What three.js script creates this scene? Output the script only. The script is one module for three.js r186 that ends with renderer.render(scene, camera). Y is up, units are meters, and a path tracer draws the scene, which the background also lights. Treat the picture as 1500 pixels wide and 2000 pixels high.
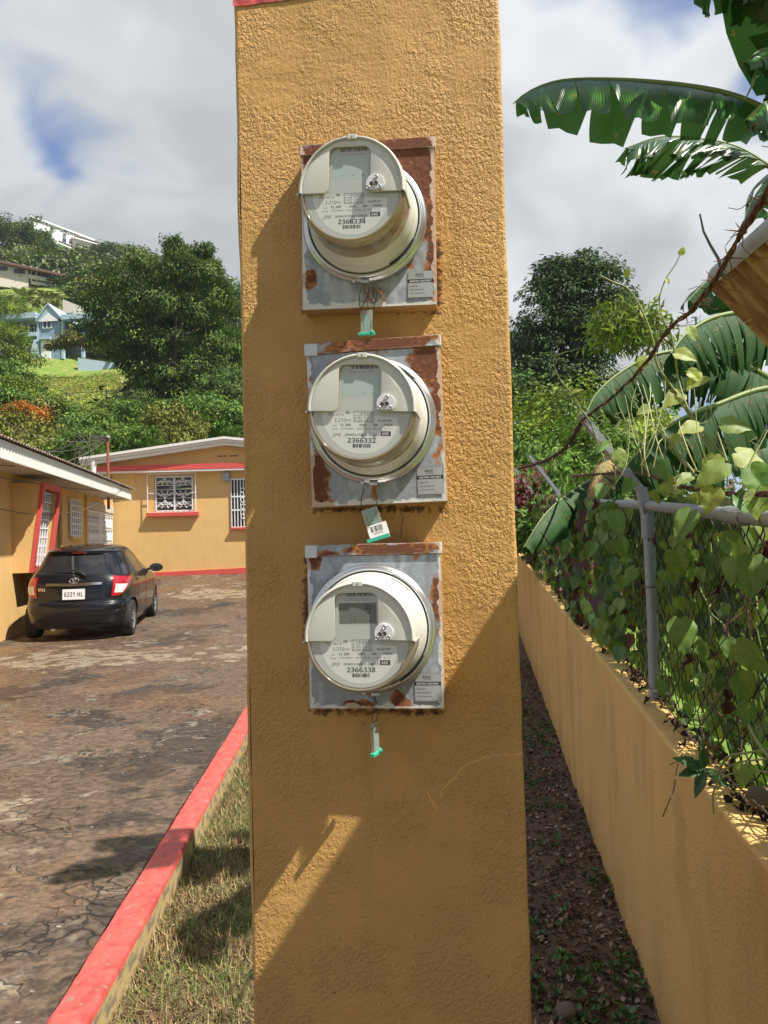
import * as THREE from 'three';
import { RoundedBoxGeometry } from 'three/addons/geometries/RoundedBoxGeometry.js';
import { mergeGeometries, mergeVertices, toCreasedNormals } from 'three/addons/utils/BufferGeometryUtils.js';

// ---------------------------------------------------------------- camera, sky, sun, exposure
const scene = new THREE.Scene();
const EYE = 1.45, FOCAL = 1502;                       // metres; pixels of the 1500 x 2000 photograph
const camera = new THREE.PerspectiveCamera(2 * Math.atan(1000 / FOCAL) * 180 / Math.PI, 0.75, 0.02, 2500);
camera.position.set(0, EYE, 0);
camera.rotation.order = 'YXZ';
camera.rotation.set(2.2 * Math.PI / 180, 0, -1.5 * Math.PI / 180);
camera.updateMatrixWorld(true);
const renderer = new THREE.WebGLRenderer({ antialias: true });
renderer.toneMapping = THREE.LinearToneMapping;
renderer.toneMappingExposure = 1.9;
renderer.shadowMap.enabled = true;
renderer.setSize(768, 1024);

const SUN = new THREE.Vector3(2.223, 3.6, 1.239).normalize();
const sun = new THREE.DirectionalLight(new THREE.Color(1.0, 0.94, 0.83), 4.3);
sun.position.copy(SUN).multiplyScalar(60).add(new THREE.Vector3(-4, 0, -12));
sun.target.position.set(-4, 0, -12);
sun.castShadow = true;
sun.shadow.mapSize.set(4096, 4096);
Object.assign(sun.shadow.camera, { left: -32, right: 32, top: 32, bottom: -32, near: 1, far: 160 });
sun.shadow.radius = 1;
scene.add(sun, sun.target);

// ---- seeded noise
function rng(seed) { let s = seed | 0; return () => { s = (s + 0x6d2b79f5) | 0; let t = Math.imul(s ^ (s >>> 15), 1 | s); t = (t + Math.imul(t ^ (t >>> 7), 61 | t)) ^ t; return ((t ^ (t >>> 14)) >>> 0) / 4294967296; }; }
const clamp = (x, a = 0, b = 1) => Math.min(b, Math.max(a, x)), mixn = (a, b, t) => a + (b - a) * t;
const smooth = (a, b, x) => { const t = clamp((x - a) / (b - a)); return t * t * (3 - 2 * t); };
function hash(x, y, z) { let h = Math.imul(x, 374761393) ^ Math.imul(y, 668265263) ^ Math.imul(z, 2147483647 - 58); h = Math.imul(h ^ (h >>> 13), 1274126177); h ^= h >>> 16; return (h >>> 0) / 4294967296; }
// value noise in two dimensions, repeating every px by py cells
function vn(x, y, seed, px = 4096, py = 4096) {
  const ix = Math.floor(x), iy = Math.floor(y), fx = x - ix, fy = y - iy, u = fx * fx * (3 - 2 * fx), v = fy * fy * (3 - 2 * fy);
  const x0 = ((ix % px) + px) % px, x1 = (x0 + 1) % px, y0 = ((iy % py) + py) % py, y1 = (y0 + 1) % py;
  const a = hash(x0, y0, seed), b = hash(x1, y0, seed), c = hash(x0, y1, seed), d = hash(x1, y1, seed);
  return a + (b - a) * u + (c - a) * v + (a - b - c + d) * u * v;
}
function fbm(x, y, seed, oct = 4, px = 4096, py = 4096, gain = 0.5) { let s = 0, a = 1, n = 0; for (let i = 0; i < oct; i++) { s += a * vn(x, y, seed + i * 17, px, py); n += a; a *= gain; x *= 2; y *= 2; px *= 2; py *= 2; } return s / n; }
function vn3(x, y, z, seed) {
  const iz = Math.floor(z), fz = z - iz, w = fz * fz * (3 - 2 * fz);
  return mixn(vn(x, y, seed + iz * 131), vn(x, y, seed + (iz + 1) * 131), w);
}
function fbm3(x, y, z, seed, oct = 4) { let s = 0, a = 1, n = 0; for (let i = 0; i < oct; i++) { s += a * vn3(x, y, z, seed + i * 1009); n += a; a *= 0.5; x *= 2.03; y *= 2.03; z *= 2.03; } return s / n; }
// distance to the nearest cell border, repeating
function cellEdge(x, y, seed, p = 4096) {
  const ix = Math.floor(x), iy = Math.floor(y); let d1 = 9, d2 = 9;
  for (let j = -1; j <= 1; j++) for (let i = -1; i <= 1; i++) {
    const cx = (((ix + i) % p) + p) % p, cy = (((iy + j) % p) + p) % p;
    const dx = ix + i + hash(cx, cy, seed) - x, dy = iy + j + hash(cx, cy, seed + 7) - y, d = Math.hypot(dx, dy);
    if (d < d1) { d2 = d1; d1 = d; } else if (d < d2) d2 = d;
  }
  return d2 - d1;
}

// ---- the sky: broken trade-wind cloud over blue, computed for every direction
{
  const W = 1536, H = 768, data = new Float32Array(W * H * 4);
  for (let r = 0; r < H; r++) {
    const el = ((r + 0.5) / H - 0.5) * Math.PI, y = Math.sin(el), ce = Math.cos(el);
    for (let c = 0; c < W; c++) {
      const az = ((c + 0.5) / W - 0.5) * 2 * Math.PI, x = -Math.cos(az) * ce, z = Math.sin(az) * ce, o = (r * W + c) * 4;
      const yy = Math.max(y, 0), hz = Math.pow(1 - yy, 3);
      let cr = mixn(0.085, 0.56, hz), cg = mixn(0.22, 0.69, hz), cb = mixn(0.58, 0.88, hz);
      // cloud layer seen in perspective: warped billows, brighter where thin or facing the sun, grey where thick
      const k = 1 / (yy + 0.28), px = x * k * 1.15, pz = z * k * 1.15;
      const warp = fbm3(px * 1.6 + 5, pz * 1.6, 3.1, 77, 4) - 0.5, warp2 = fbm3(px * 1.6 + 15, pz * 1.6 + 3, 6.1, 78, 4) - 0.5;
      const f = fbm3(px * 1.9 + warp * 1.3 + 31.2, pz * 1.9 + warp2 * 1.3 + 4.45, 0.7, 21, 7);
      const big = fbm3(px * 0.75 + 31.2, pz * 0.75 + 7.5, 1.7, 5, 2);
      const dens = f + (big - 0.5) * 0.5 + 0.13 * Math.exp(-yy * 3.2) - 0.004;
      const cover = smooth(0.395, 0.54, dens);
      const puff = fbm3(px * 4.2 + warp * 3, pz * 4.2 + warp2 * 3 + 1.5, 2.2, 91, 5), thick = smooth(0.50, 0.80, dens), low = fbm3(px * 1.2 + 3.3 + warp, pz * 1.2 + 1, 4.4, 33, 4);
      const l = clamp(1.06 - 0.24 * thick - 0.24 * smooth(0.45, 0.68, low) + (puff - 0.5) * 0.6, 0.70, 1.12) * 0.93;
      const grey = clamp((0.95 - l) * 0.5);
      cr = mixn(cr, l * (0.965 - grey * 0.2), cover); cg = mixn(cg, l * (1.0 - grey * 0.07), cover); cb = mixn(cb, l * 1.03, cover);
      if (y < 0) { const g = smooth(0, -0.05, y); cr = mixn(cr, 0.16, g); cg = mixn(cg, 0.16, g); cb = mixn(cb, 0.12, g); }
      data[o] = cr * 0.45; data[o + 1] = cg * 0.45; data[o + 2] = cb * 0.45; data[o + 3] = 1;
    }
  }
  const t = new THREE.DataTexture(data, W, H, THREE.RGBAFormat, THREE.FloatType);
  t.mapping = THREE.EquirectangularReflectionMapping; t.magFilter = THREE.LinearFilter; t.needsUpdate = true;
  scene.background = t; scene.environment = t;
}

// ---------------------------------------------------------------- helpers
const V = (x, y, z) => new THREE.Vector3(x, y, z);
// the point d metres in front of the camera (measured along level depth) that shows at pixel (px, py) of the photograph
const CAMQ = camera.quaternion.clone();
const ray = (px, py) => V((px - 750) / FOCAL, (1000 - py) / FOCAL, -1).applyQuaternion(CAMQ);
const at = (px, py, d) => { const r = ray(px, py); return r.multiplyScalar(d / -r.z).add(V(0, EYE, 0)); };

const taken = new Map();
function numbered(n) { const k = taken.get(n) || 0; taken.set(n, k + 1); return k ? n + '_' + String(k).padStart(3, '0') : n; }
function shadows(o) { o.castShadow = o.receiveShadow = true; return o; }
function tag(o, label, category, group) { o.userData.label = label; o.userData.category = category; if (group) o.userData.group = group; return o; }
function thing(name, label, category, pos = [0, 0, 0], turn = 0, group) {
  const o = new THREE.Group(); o.name = numbered(name); scene.add(o); o.position.set(...pos); o.rotation.y = turn; return tag(o, label, category, group);
}
function part(name, geo, mat, parent, label) { const m = shadows(new THREE.Mesh(geo, mat)); m.name = name; parent.add(m); if (label) m.userData.label = label; return m; }
function struct(name, geo, mat) { const m = shadows(new THREE.Mesh(geo, mat)); m.name = numbered(name); m.userData.kind = 'structure'; scene.add(m); return m; }
function copyOf(o, name, label) { const c = o.clone(); c.name = numbered(name || o.name.replace(/_\d+$/, '')); c.userData = { ...o.userData }; if (label) c.userData.label = label; scene.add(c); return c; }

class MB {                                            // collects triangles into one geometry, uv in metres
  constructor() { this.p = []; this.uv = []; this.i = []; this.c = null; }
  get n() { return this.p.length / 3; }
  v(x, y, z, u = 0, w = 0) { this.p.push(x, y, z); this.uv.push(u, w); return this.n - 1; }
  quad(a, b, c, d, uv) {                              // four corners, counter-clockwise
    const k = this.n, e = Math.hypot(b[0] - a[0], b[1] - a[1], b[2] - a[2]), f = Math.hypot(d[0] - a[0], d[1] - a[1], d[2] - a[2]);
    uv = uv || [[0, 0], [e, 0], [e, f], [0, f]];
    [a, b, c, d].forEach((q, j) => this.v(q[0], q[1], q[2], uv[j][0], uv[j][1]));
    this.i.push(k, k + 1, k + 2, k, k + 2, k + 3); return this;
  }
  tri(a, b, c) { const k = this.n; [a, b, c].forEach((q) => this.v(q[0], q[1], q[2], q[0], q[1])); this.i.push(k, k + 1, k + 2); return this; }
  hexa(q) {                                           // eight corners: bottom four counter-clockwise seen from above, then the top four
    const [a, b, c, d, e, f, g, h] = q;
    return this.quad(a, b, f, e).quad(b, c, g, f).quad(c, d, h, g).quad(d, a, e, h).quad(e, f, g, h).quad(d, c, b, a);
  }
  box(x0, x1, y0, y1, z0, z1) { return this.hexa([[x0, y0, z1], [x1, y0, z1], [x1, y0, z0], [x0, y0, z0], [x0, y1, z1], [x1, y1, z1], [x1, y1, z0], [x0, y1, z0]]); }
  bar(a, b, w, h, up = [0, 1, 0]) {                   // a square bar from a to b, w across and h along up
    const A = V(...a), B = V(...b), d = B.clone().sub(A).normalize(); let u = V(...up); if (Math.abs(u.dot(d)) > 0.99) u = V(1, 0, 0);
    const s = d.clone().cross(u).normalize(), t = s.clone().cross(d).normalize();
    const c = (P, i, j) => P.clone().addScaledVector(s, i * w / 2).addScaledVector(t, j * h / 2).toArray();
    return this.hexa([c(A, -1, -1), c(A, 1, -1), c(B, 1, -1), c(B, -1, -1), c(A, -1, 1), c(A, 1, 1), c(B, 1, 1), c(B, -1, 1)]);
  }
  tube(points, r, sides = 5, closed = false) {        // round bar through points; r a number or a function of 0..1
    const P = points.map((q) => (q.isVector3 ? q : V(...q))), n = P.length, k = this.n; let side = null, len = 0;
    for (let j = 0; j < n; j++) {
      const d = P[Math.min(j + 1, n - 1)].clone().sub(P[Math.max(j - 1, 0)]).normalize();
      if (!side) { side = Math.abs(d.y) < 0.9 ? V(0, 1, 0).cross(d) : V(1, 0, 0).cross(d); } else side.addScaledVector(d, -side.dot(d));
      side.normalize(); const o = d.clone().cross(side), rr = typeof r === 'function' ? r(j / (n - 1)) : r;
      if (j) len += P[j].distanceTo(P[j - 1]);
      for (let s = 0; s < sides; s++) { const a = s / sides * 2 * Math.PI, q = P[j].clone().addScaledVector(side, Math.cos(a) * rr).addScaledVector(o, Math.sin(a) * rr); this.v(q.x, q.y, q.z, s / sides * rr * 6.28, len); }
    }
    for (let j = 0; j + 1 < n; j++) for (let s = 0; s < sides; s++) { const a = k + j * sides + s, b = k + j * sides + (s + 1) % sides; this.i.push(a, b, b + sides, a, b + sides, a + sides); }
    if (!closed) for (let s = 1; s + 1 < sides; s++) { this.i.push(k, k + s + 1, k + s); const e = k + (n - 1) * sides; this.i.push(e, e + s, e + s + 1); }
    return this;
  }
  add(geo, m) { const g = m ? geo.clone().applyMatrix4(m) : geo, k = this.n, p = g.attributes.position, u = g.attributes.uv; for (let j = 0; j < p.count; j++) this.v(p.getX(j), p.getY(j), p.getZ(j), u ? u.getX(j) : 0, u ? u.getY(j) : 0); if (g.index) for (const q of g.index.array) this.i.push(q + k); else for (let j = 0; j < p.count; j++) this.i.push(j + k); return this; }
  geo(crease = 0.6) {
    let g = new THREE.BufferGeometry();
    g.setAttribute('position', new THREE.Float32BufferAttribute(this.p, 3)); g.setAttribute('uv', new THREE.Float32BufferAttribute(this.uv, 2));
    if (this.c) g.setAttribute('color', new THREE.Float32BufferAttribute(this.c, 3));
    g.setIndex(this.i);
    if (crease === 0) { g.computeVertexNormals(); return g; }
    return toCreasedNormals(g, crease);
  }
}
function gridGeo(nu, nv, fn, keep) {                  // a sheet: fn(i / nu, j / nv) gives [x, y, z, u, v]; keep(u, v) may drop cells
  const p = [], uv = [], ix = [];
  for (let j = 0; j <= nv; j++) for (let i = 0; i <= nu; i++) { const q = fn(i / nu, j / nv); p.push(q[0], q[1], q[2]); uv.push(q[3] ?? i / nu, q[4] ?? j / nv); }
  for (let j = 0; j < nv; j++) for (let i = 0; i < nu; i++) { if (keep && !keep((i + 0.5) / nu, (j + 0.5) / nv)) continue; const a = j * (nu + 1) + i, b = a + nu + 1; ix.push(a, a + 1, b + 1, a, b + 1, b); }
  const g = new THREE.BufferGeometry(); g.setAttribute('position', new THREE.Float32BufferAttribute(p, 3)); g.setAttribute('uv', new THREE.Float32BufferAttribute(uv, 2)); g.setIndex(ix); g.computeVertexNormals(); return g;
}
const lathe = (pts, seg = 48) => new THREE.LatheGeometry(pts.map(([r, y]) => new THREE.Vector2(r, y)), seg);
const toB = (x) => Math.max(0, Math.min(255, Math.round(x * 255)));
const s8 = (l) => (l <= 0.0031308 ? l * 12.92 : 1.055 * Math.pow(Math.max(l, 0), 1 / 2.4) - 0.055);
function tex(w, h, fn, srgb, rx = 1, ry = 1) {        // fn(x, y) in pixels gives [r, g, b] linear if srgb, else one value
  const d = new Uint8Array(w * h * 4);
  for (let y = 0; y < h; y++) for (let x = 0; x < w; x++) { const c = fn(x, y), o = (y * w + x) * 4; if (typeof c === 'number') d[o] = d[o + 1] = d[o + 2] = toB(c); else for (let k = 0; k < 3; k++) d[o + k] = srgb ? toB(s8(c[k])) : toB(c[k]); d[o + 3] = 255; }
  const t = new THREE.DataTexture(d, w, h); t.wrapS = t.wrapT = THREE.RepeatWrapping; t.magFilter = THREE.LinearFilter; if (srgb) t.colorSpace = THREE.SRGBColorSpace; t.repeat.set(rx, ry); t.needsUpdate = true; return t;
}
function canvasTex(w, h, draw) { const c = document.createElement('canvas'); c.width = w; c.height = h; draw(c.getContext('2d'), w, h); const t = new THREE.CanvasTexture(c); t.colorSpace = THREE.SRGBColorSpace; return t; }
const mat = (r, g, b, rough = 0.8, more = {}) => new THREE.MeshStandardMaterial({ color: new THREE.Color().setRGB(r, g, b), roughness: rough, side: THREE.DoubleSide, ...more });
const phys = (r, g, b, rough = 0.8, more = {}) => new THREE.MeshPhysicalMaterial({ color: new THREE.Color().setRGB(r, g, b), roughness: rough, side: THREE.DoubleSide, ...more });
const leafMat = (r, g, b, rough = 0.6, trans = 0.35, more = {}) => phys(r, g, b, rough, { transmission: trans, thickness: 0, ...more });
// ---------------------------------------------------------------- ground, driveway, kerb, lawn, soil, hill
const slopeUp = (d) => (d > 11.5 ? Math.min(0.0066 * (d - 11.5) ** 2, 0.70) : 0);
const PROFILE = [[0, 0], [22, 0.6], [27, 1.0], [34, 3.1], [45, 6.8], [55, 9.6], [70, 13.4], [95, 23.9], [112, 35], [130, 46], [165, 63], [200, 77], [250, 96], [300, 104], [420, 108], [900, 100], [1600, 90]];
function profile(d) { for (let i = 1; i < PROFILE.length; i++) if (d < PROFILE[i][0]) { const [a, b] = PROFILE[i - 1], [c, e] = PROFILE[i]; const t = (d - a) / (c - a); return b + (e - b) * t; } return 90; }
function hillY(x, d) {
  if (d < 14) return -0.3;
  const u = x / d, f = 1 - smooth(-0.36, 0.14, u) * (0.93), h = profile(d);
  const low = 0.3 + 0.9 * smooth(30, 200, d);
  const rough = (fbm(x * 0.11 + 40, d * 0.11 + 9, 3, 4) - 0.5) * Math.min(5, Math.max(0, (d - 26) * 0.02));
  return mixn(-0.3, mixn(low, h, f) - 0.25, smooth(14, 26, d)) + rough * f;
}
{
  const grassTex = tex(512, 512, (x, y) => {
    const a = fbm(x / 32, y / 32, 1, 5, 16, 16), b = fbm(x / 8, y / 8, 9, 3, 64, 64), dry = smooth(0.48, 0.68, a);
    const k = 0.65 + 0.7 * b; return [mixn(0.13, 0.25, dry) * k, mixn(0.22, 0.25, dry) * k, mixn(0.025, 0.07, dry) * k];
  }, true, 1, 1);
  const m = mat(1, 1, 1, 0.95, { map: grassTex, side: THREE.FrontSide });
  const ds = []; for (let d = -10; d < 14; d += 2) ds.push(d);
  for (let d = 14; d < 1600; d *= 1.035) ds.push(d);
  const n = ds.length - 1, g = gridGeo(180, n, (u, v) => { const d = ds[Math.round(v * n)], s = (u - 0.5) * 2, e = Math.max(d, 14), x = e * 1.5 * s * (0.55 + 0.45 * s * s); return [x, hillY(x, d), -d, x / 5, d / 5]; });
  struct('terrain', g, m);
}
// driveway: old poured concrete, stained and cracked
const kerbX = (d) => -0.958 - 0.0455 * d;             // driveway-side edge of the kerb
{
  const N = 2048, S = 8, P = 64;                      // texture tile of 8 m
  const hgt = new Float32Array(N * N);
  const t = tex(N, N, (x, y) => {
    const X = x / N * S, Y = y / N * S;
    const wx = (fbm(X * 4, Y * 4, 4, 5, 32, 32, 0.6) - 0.5) * 1.6, wy = (fbm(X * 4, Y * 4, 14, 4, 32, 32) - 0.5) * 1.5;
    const stain = fbm(X * 0.5 + wx * 0.25, Y * 0.5 + wy * 0.25, 31, 5, 4, 4), stain2 = fbm(X * 1 + wx * 0.3, Y * 1, 47, 5, 8, 8), fine = fbm(X * 32, Y * 32, 8, 3, 256, 256), mid = fbm(X * 6 + wx, Y * 6 + wy, 61, 5, 48, 48);
    const dark = smooth(0.5, 0.6, stain2 + (mid - 0.5) * 0.5), pale = smooth(0.53, 0.64, stain + (mid - 0.5) * 0.45);
    let c = [0.115, 0.077, 0.050];
    c = c.map((q, k) => mixn(q, [0.042, 0.030, 0.022][k], dark * 0.9));
    c = c.map((q, k) => mixn(q, [0.26, 0.205, 0.145][k], pale * 0.95 * smooth(0.35, 0.55, mid)));
    const rust = smooth(0.55, 0.68, fbm(X * 0.75 + 2, Y * 0.75, 71, 4, 6, 6)); c = c.map((q, k) => mixn(q, [0.17, 0.09, 0.042][k], rust * 0.4));
    const flake = fbm(X * 24 + wx * 2, Y * 36 + wy * 2, 121, 5, 192, 288, 0.75); let k = 0.42 + 0.35 * fine + 1.0 * smooth(0.3, 0.7, flake) * 0.75; const gran = hash(x, y, 5); k *= 0.78 + 0.44 * gran;
    const e1 = cellEdge(X * 0.75 + wx * 0.55, Y * 0.75 + wy * 0.55, 3, 6), gate1 = smooth(0.52, 0.6, fbm(X * 1, Y * 1, 83, 3, 8, 8));
    const e2 = cellEdge(X * 3 + wx * 1.0, Y * 3 + wy * 1.0, 13, 24), gate2 = smooth(0.6, 0.66, fbm(X * 0.75, Y * 0.75, 97, 4, 6, 6));
    const e3 = cellEdge(X * 9 + wx * 1.2, Y * 9 + wy * 1.2, 23, 72), gate3 = smooth(0.6, 0.66, fbm(X * 1.25, Y * 1.25, 101, 4, 10, 10));
    const crack = Math.max((1 - smooth(0.003, 0.012, e1)) * gate1, (1 - smooth(0.01, 0.035, e2)) * gate2, (1 - smooth(0.03, 0.12, e3)) * gate3 * 0.9);
    const edge = Math.max((1 - smooth(0.02, 0.09, e1)) * gate1, (1 - smooth(0.05, 0.14, e2)) * gate2 * 0.6) - crack;
    c = c.map((q, j) => mixn(q, [0.27, 0.235, 0.19][j], clamp(edge) * smooth(0.5, 0.62, mid) * 0.75));
    const chip = hash(x >> 2, y >> 1, 77) > 0.9985 ? 1 : 0; c = c.map((q) => mixn(q, 0.5, chip * 0.7));
    hgt[y * N + x] = clamp(0.55 + (fine - 0.5) * 0.25 + (mid - 0.5) * 0.5 - crack * 0.28 - dark * 0.05);
    return c.map((q) => q * k * (1 - 0.80 * crack * smooth(0.36, 0.52, mid + (fine - 0.5) * 0.4)));
  }, true, 1 / S, 1 / S);
  const b = tex(N, N, (x, y) => hgt[y * N + x], false, 1 / S, 1 / S);
  const r = tex(512, 512, (x, y) => { const X = x / 512 * S, Y = y / 512 * S; return clamp(0.42 + 0.5 * smooth(0.42, 0.6, fbm(X * 0.75, Y * 0.75, 71, 4, 6, 6) + (fbm(X * 3, Y * 3, 61, 4, 24, 24) - 0.5) * 0.3)); }, false, 1 / S, 1 / S);
  const m = mat(1, 1, 1, 1, { map: t, bumpMap: b, bumpScale: 0.03, roughnessMap: r });
  const x0 = (d) => -4.6 - 0.1485 * Math.max(d, 9);
  struct('driveway', gridGeo(40, 120, (u, v) => { const d = -6 + v * 27.9, L = x0(d), R = d < 16 ? kerbX(d) - 0.012 : 3, x = mixn(L, R, u); return [x, slopeUp(d) + 0.0 + (fbm(x * 0.8 + 20, d * 0.8 + 20, 55, 3) - 0.5) * 0.03, -d, x + 0.35, d + 3.4]; }), m);
}
// kerb: red paint over concrete, its lawn side left yellowish and bare
const redPaint = (() => { const t = tex(512, 512, (x, y) => { const f = fbm(x / 64, y / 64, 6, 5, 8, 8), s = fbm(x / 8, y / 8, 16, 3, 64, 64), k = 0.86 + 0.2 * f + 0.08 * s; const worn = smooth(0.62, 0.76, fbm(x / 40 + 3, y / 40, 26, 5, 13, 13)), chip = smooth(0.735, 0.745, fbm(x / 18, y / 18, 36, 4, 28, 28)), dirt = 1 - 0.35 * smooth(0.5, 0.75, fbm(x / 30, y / 30, 46, 5, 17, 17)); if (chip > 0.5) return [0.26, 0.17, 0.13].map((q) => q * k); return [mixn(0.62, 0.5, worn) * k, mixn(0.094, 0.12, worn) * k, mixn(0.080, 0.09, worn) * k].map((q) => q * dirt); }, true, 1.6, 1.6);
  return mat(1, 1, 1, 0.55, { map: t, bumpMap: tex(256, 256, (x, y) => fbm(x / 16, y / 16, 3, 4, 16, 16), false, 3, 3), bumpScale: 0.004 }); })();
{
  const bare = mat(1, 1, 1, 0.9, { map: tex(512, 256, (x, y) => { const s = fbm(x / 16, y / 64, 5, 5, 32, 4), g = smooth(0.45, 0.6, s); return [mixn(0.42, 0.20, g), mixn(0.31, 0.17, g), mixn(0.14, 0.11, g)]; }, true, 1, 4) });
  const n = 400, d0 = -3, d1 = 15, W = 0.134;
  const wob = (d, s) => (fbm(d * 5 + 50, s * 9.3, 8, 4) - 0.5) * 0.014;
  const sect = (d) => { const b = slopeUp(d), xl = kerbX(d) + wob(d, 1), xr = kerbX(d) + W + wob(d, 2); const h = 0.026 + (fbm(d * 3 + 9, 2.2, 12, 3) - 0.5) * 0.008;
    return [[xl, b - 0.2], [xl, b + h - 0.014], [xl + 0.004, b + h - 0.004], [xl + 0.014, b + h], [xl + W * 0.5, b + h + 0.001], [xr - 0.012, b + h], [xr - 0.003, b + h - 0.005], [xr, b + h - 0.018 - 0.012 * fbm(d * 9, 3.3, 2, 3)], [xr + 0.003 * fbm(d * 6, 1, 9, 2), b - 0.3]]; };
  const kerb = new THREE.Group(); kerb.name = 'kerb'; kerb.userData.kind = 'structure'; scene.add(kerb);
  const strip = (a, b) => gridGeo(b - a, n, (u, v) => { const d = mixn(d0, d1, v), q = sect(d)[Math.round(a + u * (b - a))]; return [q[0], q[1], -d, q[0] + q[1], d]; });
  part('painted_top', strip(0, 7), redPaint, kerb); part('side', strip(7, 8), bare, kerb);
}
// lawn between kerb and column, the soil strip by the wall
const LAWN = -0.105;
const lawnY = (x, d) => LAWN + 0.012 * (fbm(x * 3 + 30, d * 3 + 30, 4, 3) - 0.5) + slopeUp(d);
const wallX = (d) => 0.474 + 0.131 * d;               // near face of the low wall
const wallTop = (d) => 0.815 + 0.034 * d;
const soilY = (x, d) => -0.004 + 0.05 * (fbm(x * 5 + 30, d * 5 + 30, 44, 4) - 0.5) + slopeUp(d) * 0.6;
{
  const dirt = mat(1, 1, 1, 0.95, { map: tex(512, 512, (x, y) => { const f = fbm(x / 16, y / 16, 3, 5, 32, 32), k = 0.5 + f; return [0.15 * k, 0.105 * k, 0.055 * k]; }, true, 1, 1) });
  struct('lawn', gridGeo(40, 180, (u, v) => { const d = -4 + v * 19, x = mixn(kerbX(d) + 0.1, 0.12 + Math.max(0, d - 1.2) * 0.02, u); return [x, lawnY(x, d), -d, x, d]; }), dirt);
  const soilTex = tex(1024, 1024, (x, y) => { const f = fbm(x / 32, y / 32, 13, 6, 32, 32, 0.65), g = fbm(x / 8, y / 8, 23, 3, 128, 128), peb = 1 - smooth(0.10, 0.22, 0.32 - cellEdge(x / 10, y / 10, 5, 102)); const k = 0.45 + 1.1 * (f - 0.2) + 0.5 * (g - 0.5);
    return [0.125 * k + 0.03 * peb, 0.078 * k + 0.022 * peb, 0.048 * k + 0.016 * peb]; }, true, 1, 1);
  struct('soil_strip', gridGeo(60, 300, (u, v) => { const d = -1 + v * 15, x = mixn(-0.1 + Math.max(0, d - 1.2) * 0.02, wallX(d) + 0.02, u); return [x, soilY(x, d), -d, x * 1.4, d * 1.4]; }), mat(1, 1, 1, 0.95, { map: soilTex, bumpMap: soilTex, bumpScale: 0.02 }));
}
const rockGeo = (r, s, sq = [1, 0.7, 1]) => { const g = mergeVertices(new THREE.IcosahedronGeometry(r, 4).deleteAttribute('normal').deleteAttribute('uv'), r * 1e-3), p = g.attributes.position; for (let i = 0; i < p.count; i++) { const v = V(p.getX(i), p.getY(i), p.getZ(i)).divideScalar(r), k = 0.75 + 0.5 * fbm3(v.x * 1.3 + 9 + s, v.y * 1.3 + 9, v.z * 1.3 + 9, s, 4); p.setXYZ(i, v.x * r * k * sq[0], v.y * r * k * sq[1], v.z * r * k * sq[2]); } g.computeVertexNormals(); return g; };
function instances(name, geo, m, list, parent, kind = 'stuff') {   // list of [matrix, color]
  const im = shadows(new THREE.InstancedMesh(geo, m, list.length)); list.forEach(([M, c], i) => { im.setMatrixAt(i, M); if (c) im.setColorAt(i, c); });
  im.name = parent ? name : numbered(name); im.userData.kind = kind; (parent || scene).add(im); return im;
}
const M4 = (p, q, s) => new THREE.Matrix4().compose(p, q, typeof s === 'number' ? V(s, s, s) : s);
const Q = (x, y, z) => new THREE.Quaternion().setFromEuler(new THREE.Euler(x, y, z, 'YXZ'));
{ // grass: dry straw over green blades
  const R = rng(11), blade = gridGeo(1, 3, (u, v) => { const w = 0.0022 * (1 - v * 0.85); return [(u - 0.5) * 2 * w, v * 0.05 * (1 - 0.25 * v), 0.03 * v * v]; });
  const list = [], straw = [];
  for (let k = 0; k < 90000; k++) {
    const d = 1.0 + 7 * R() ** 0.8, t = R(), x = mixn(kerbX(d) + 0.135, -0.1, t); if (x > -0.18 - (d - 2) * 0.045) continue;
    const patch = fbm(x * 5 + 60, d * 5 + 60, 19, 4), green = smooth(0.42, 0.6, patch + (R() - 0.5) * 0.25);
    const p = V(x, lawnY(x, d) - 0.004, -d);
    if (R() < 0.22 + green * 0.55) list.push([M4(p, Q((R() - 0.5) * 0.9, R() * 6.28, (R() - 0.5) * 0.9), 0.45 + R() * 0.8), new THREE.Color().setRGB(...(R() < 0.3 ? [0.36, 0.32, 0.13] : [0.085 + R() * 0.09, 0.13 + R() * 0.09, 0.02 + R() * 0.02]))]);
    else straw.push([M4(p.setY(p.y + 0.004 + R() * 0.012), Q((R() < 0.5 ? 1 : -1) * (1.1 + R() * 0.45), R() * 6.28, (R() - 0.5) * 0.5), 0.6 + R() * 0.9), new THREE.Color().setRGB(...[[0.24, 0.16, 0.07], [0.16, 0.09, 0.04], [0.36, 0.27, 0.13], [0.08, 0.042, 0.02]][Math.floor(R() * 4)])]);
  }
  const gm = leafMat(1, 1, 1, 0.7, 0.25); const im = instances('grass', blade, gm, list); im.userData.label = 'sparse green grass blades of the lawn beside the red kerb'; im.userData.category = 'grass';
  const sm = instances('dry_grass', blade, mat(1, 1, 1, 0.85), straw); sm.userData.label = 'dry straw coloured cut grass lying over the lawn'; sm.userData.category = 'dry grass';
}
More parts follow.
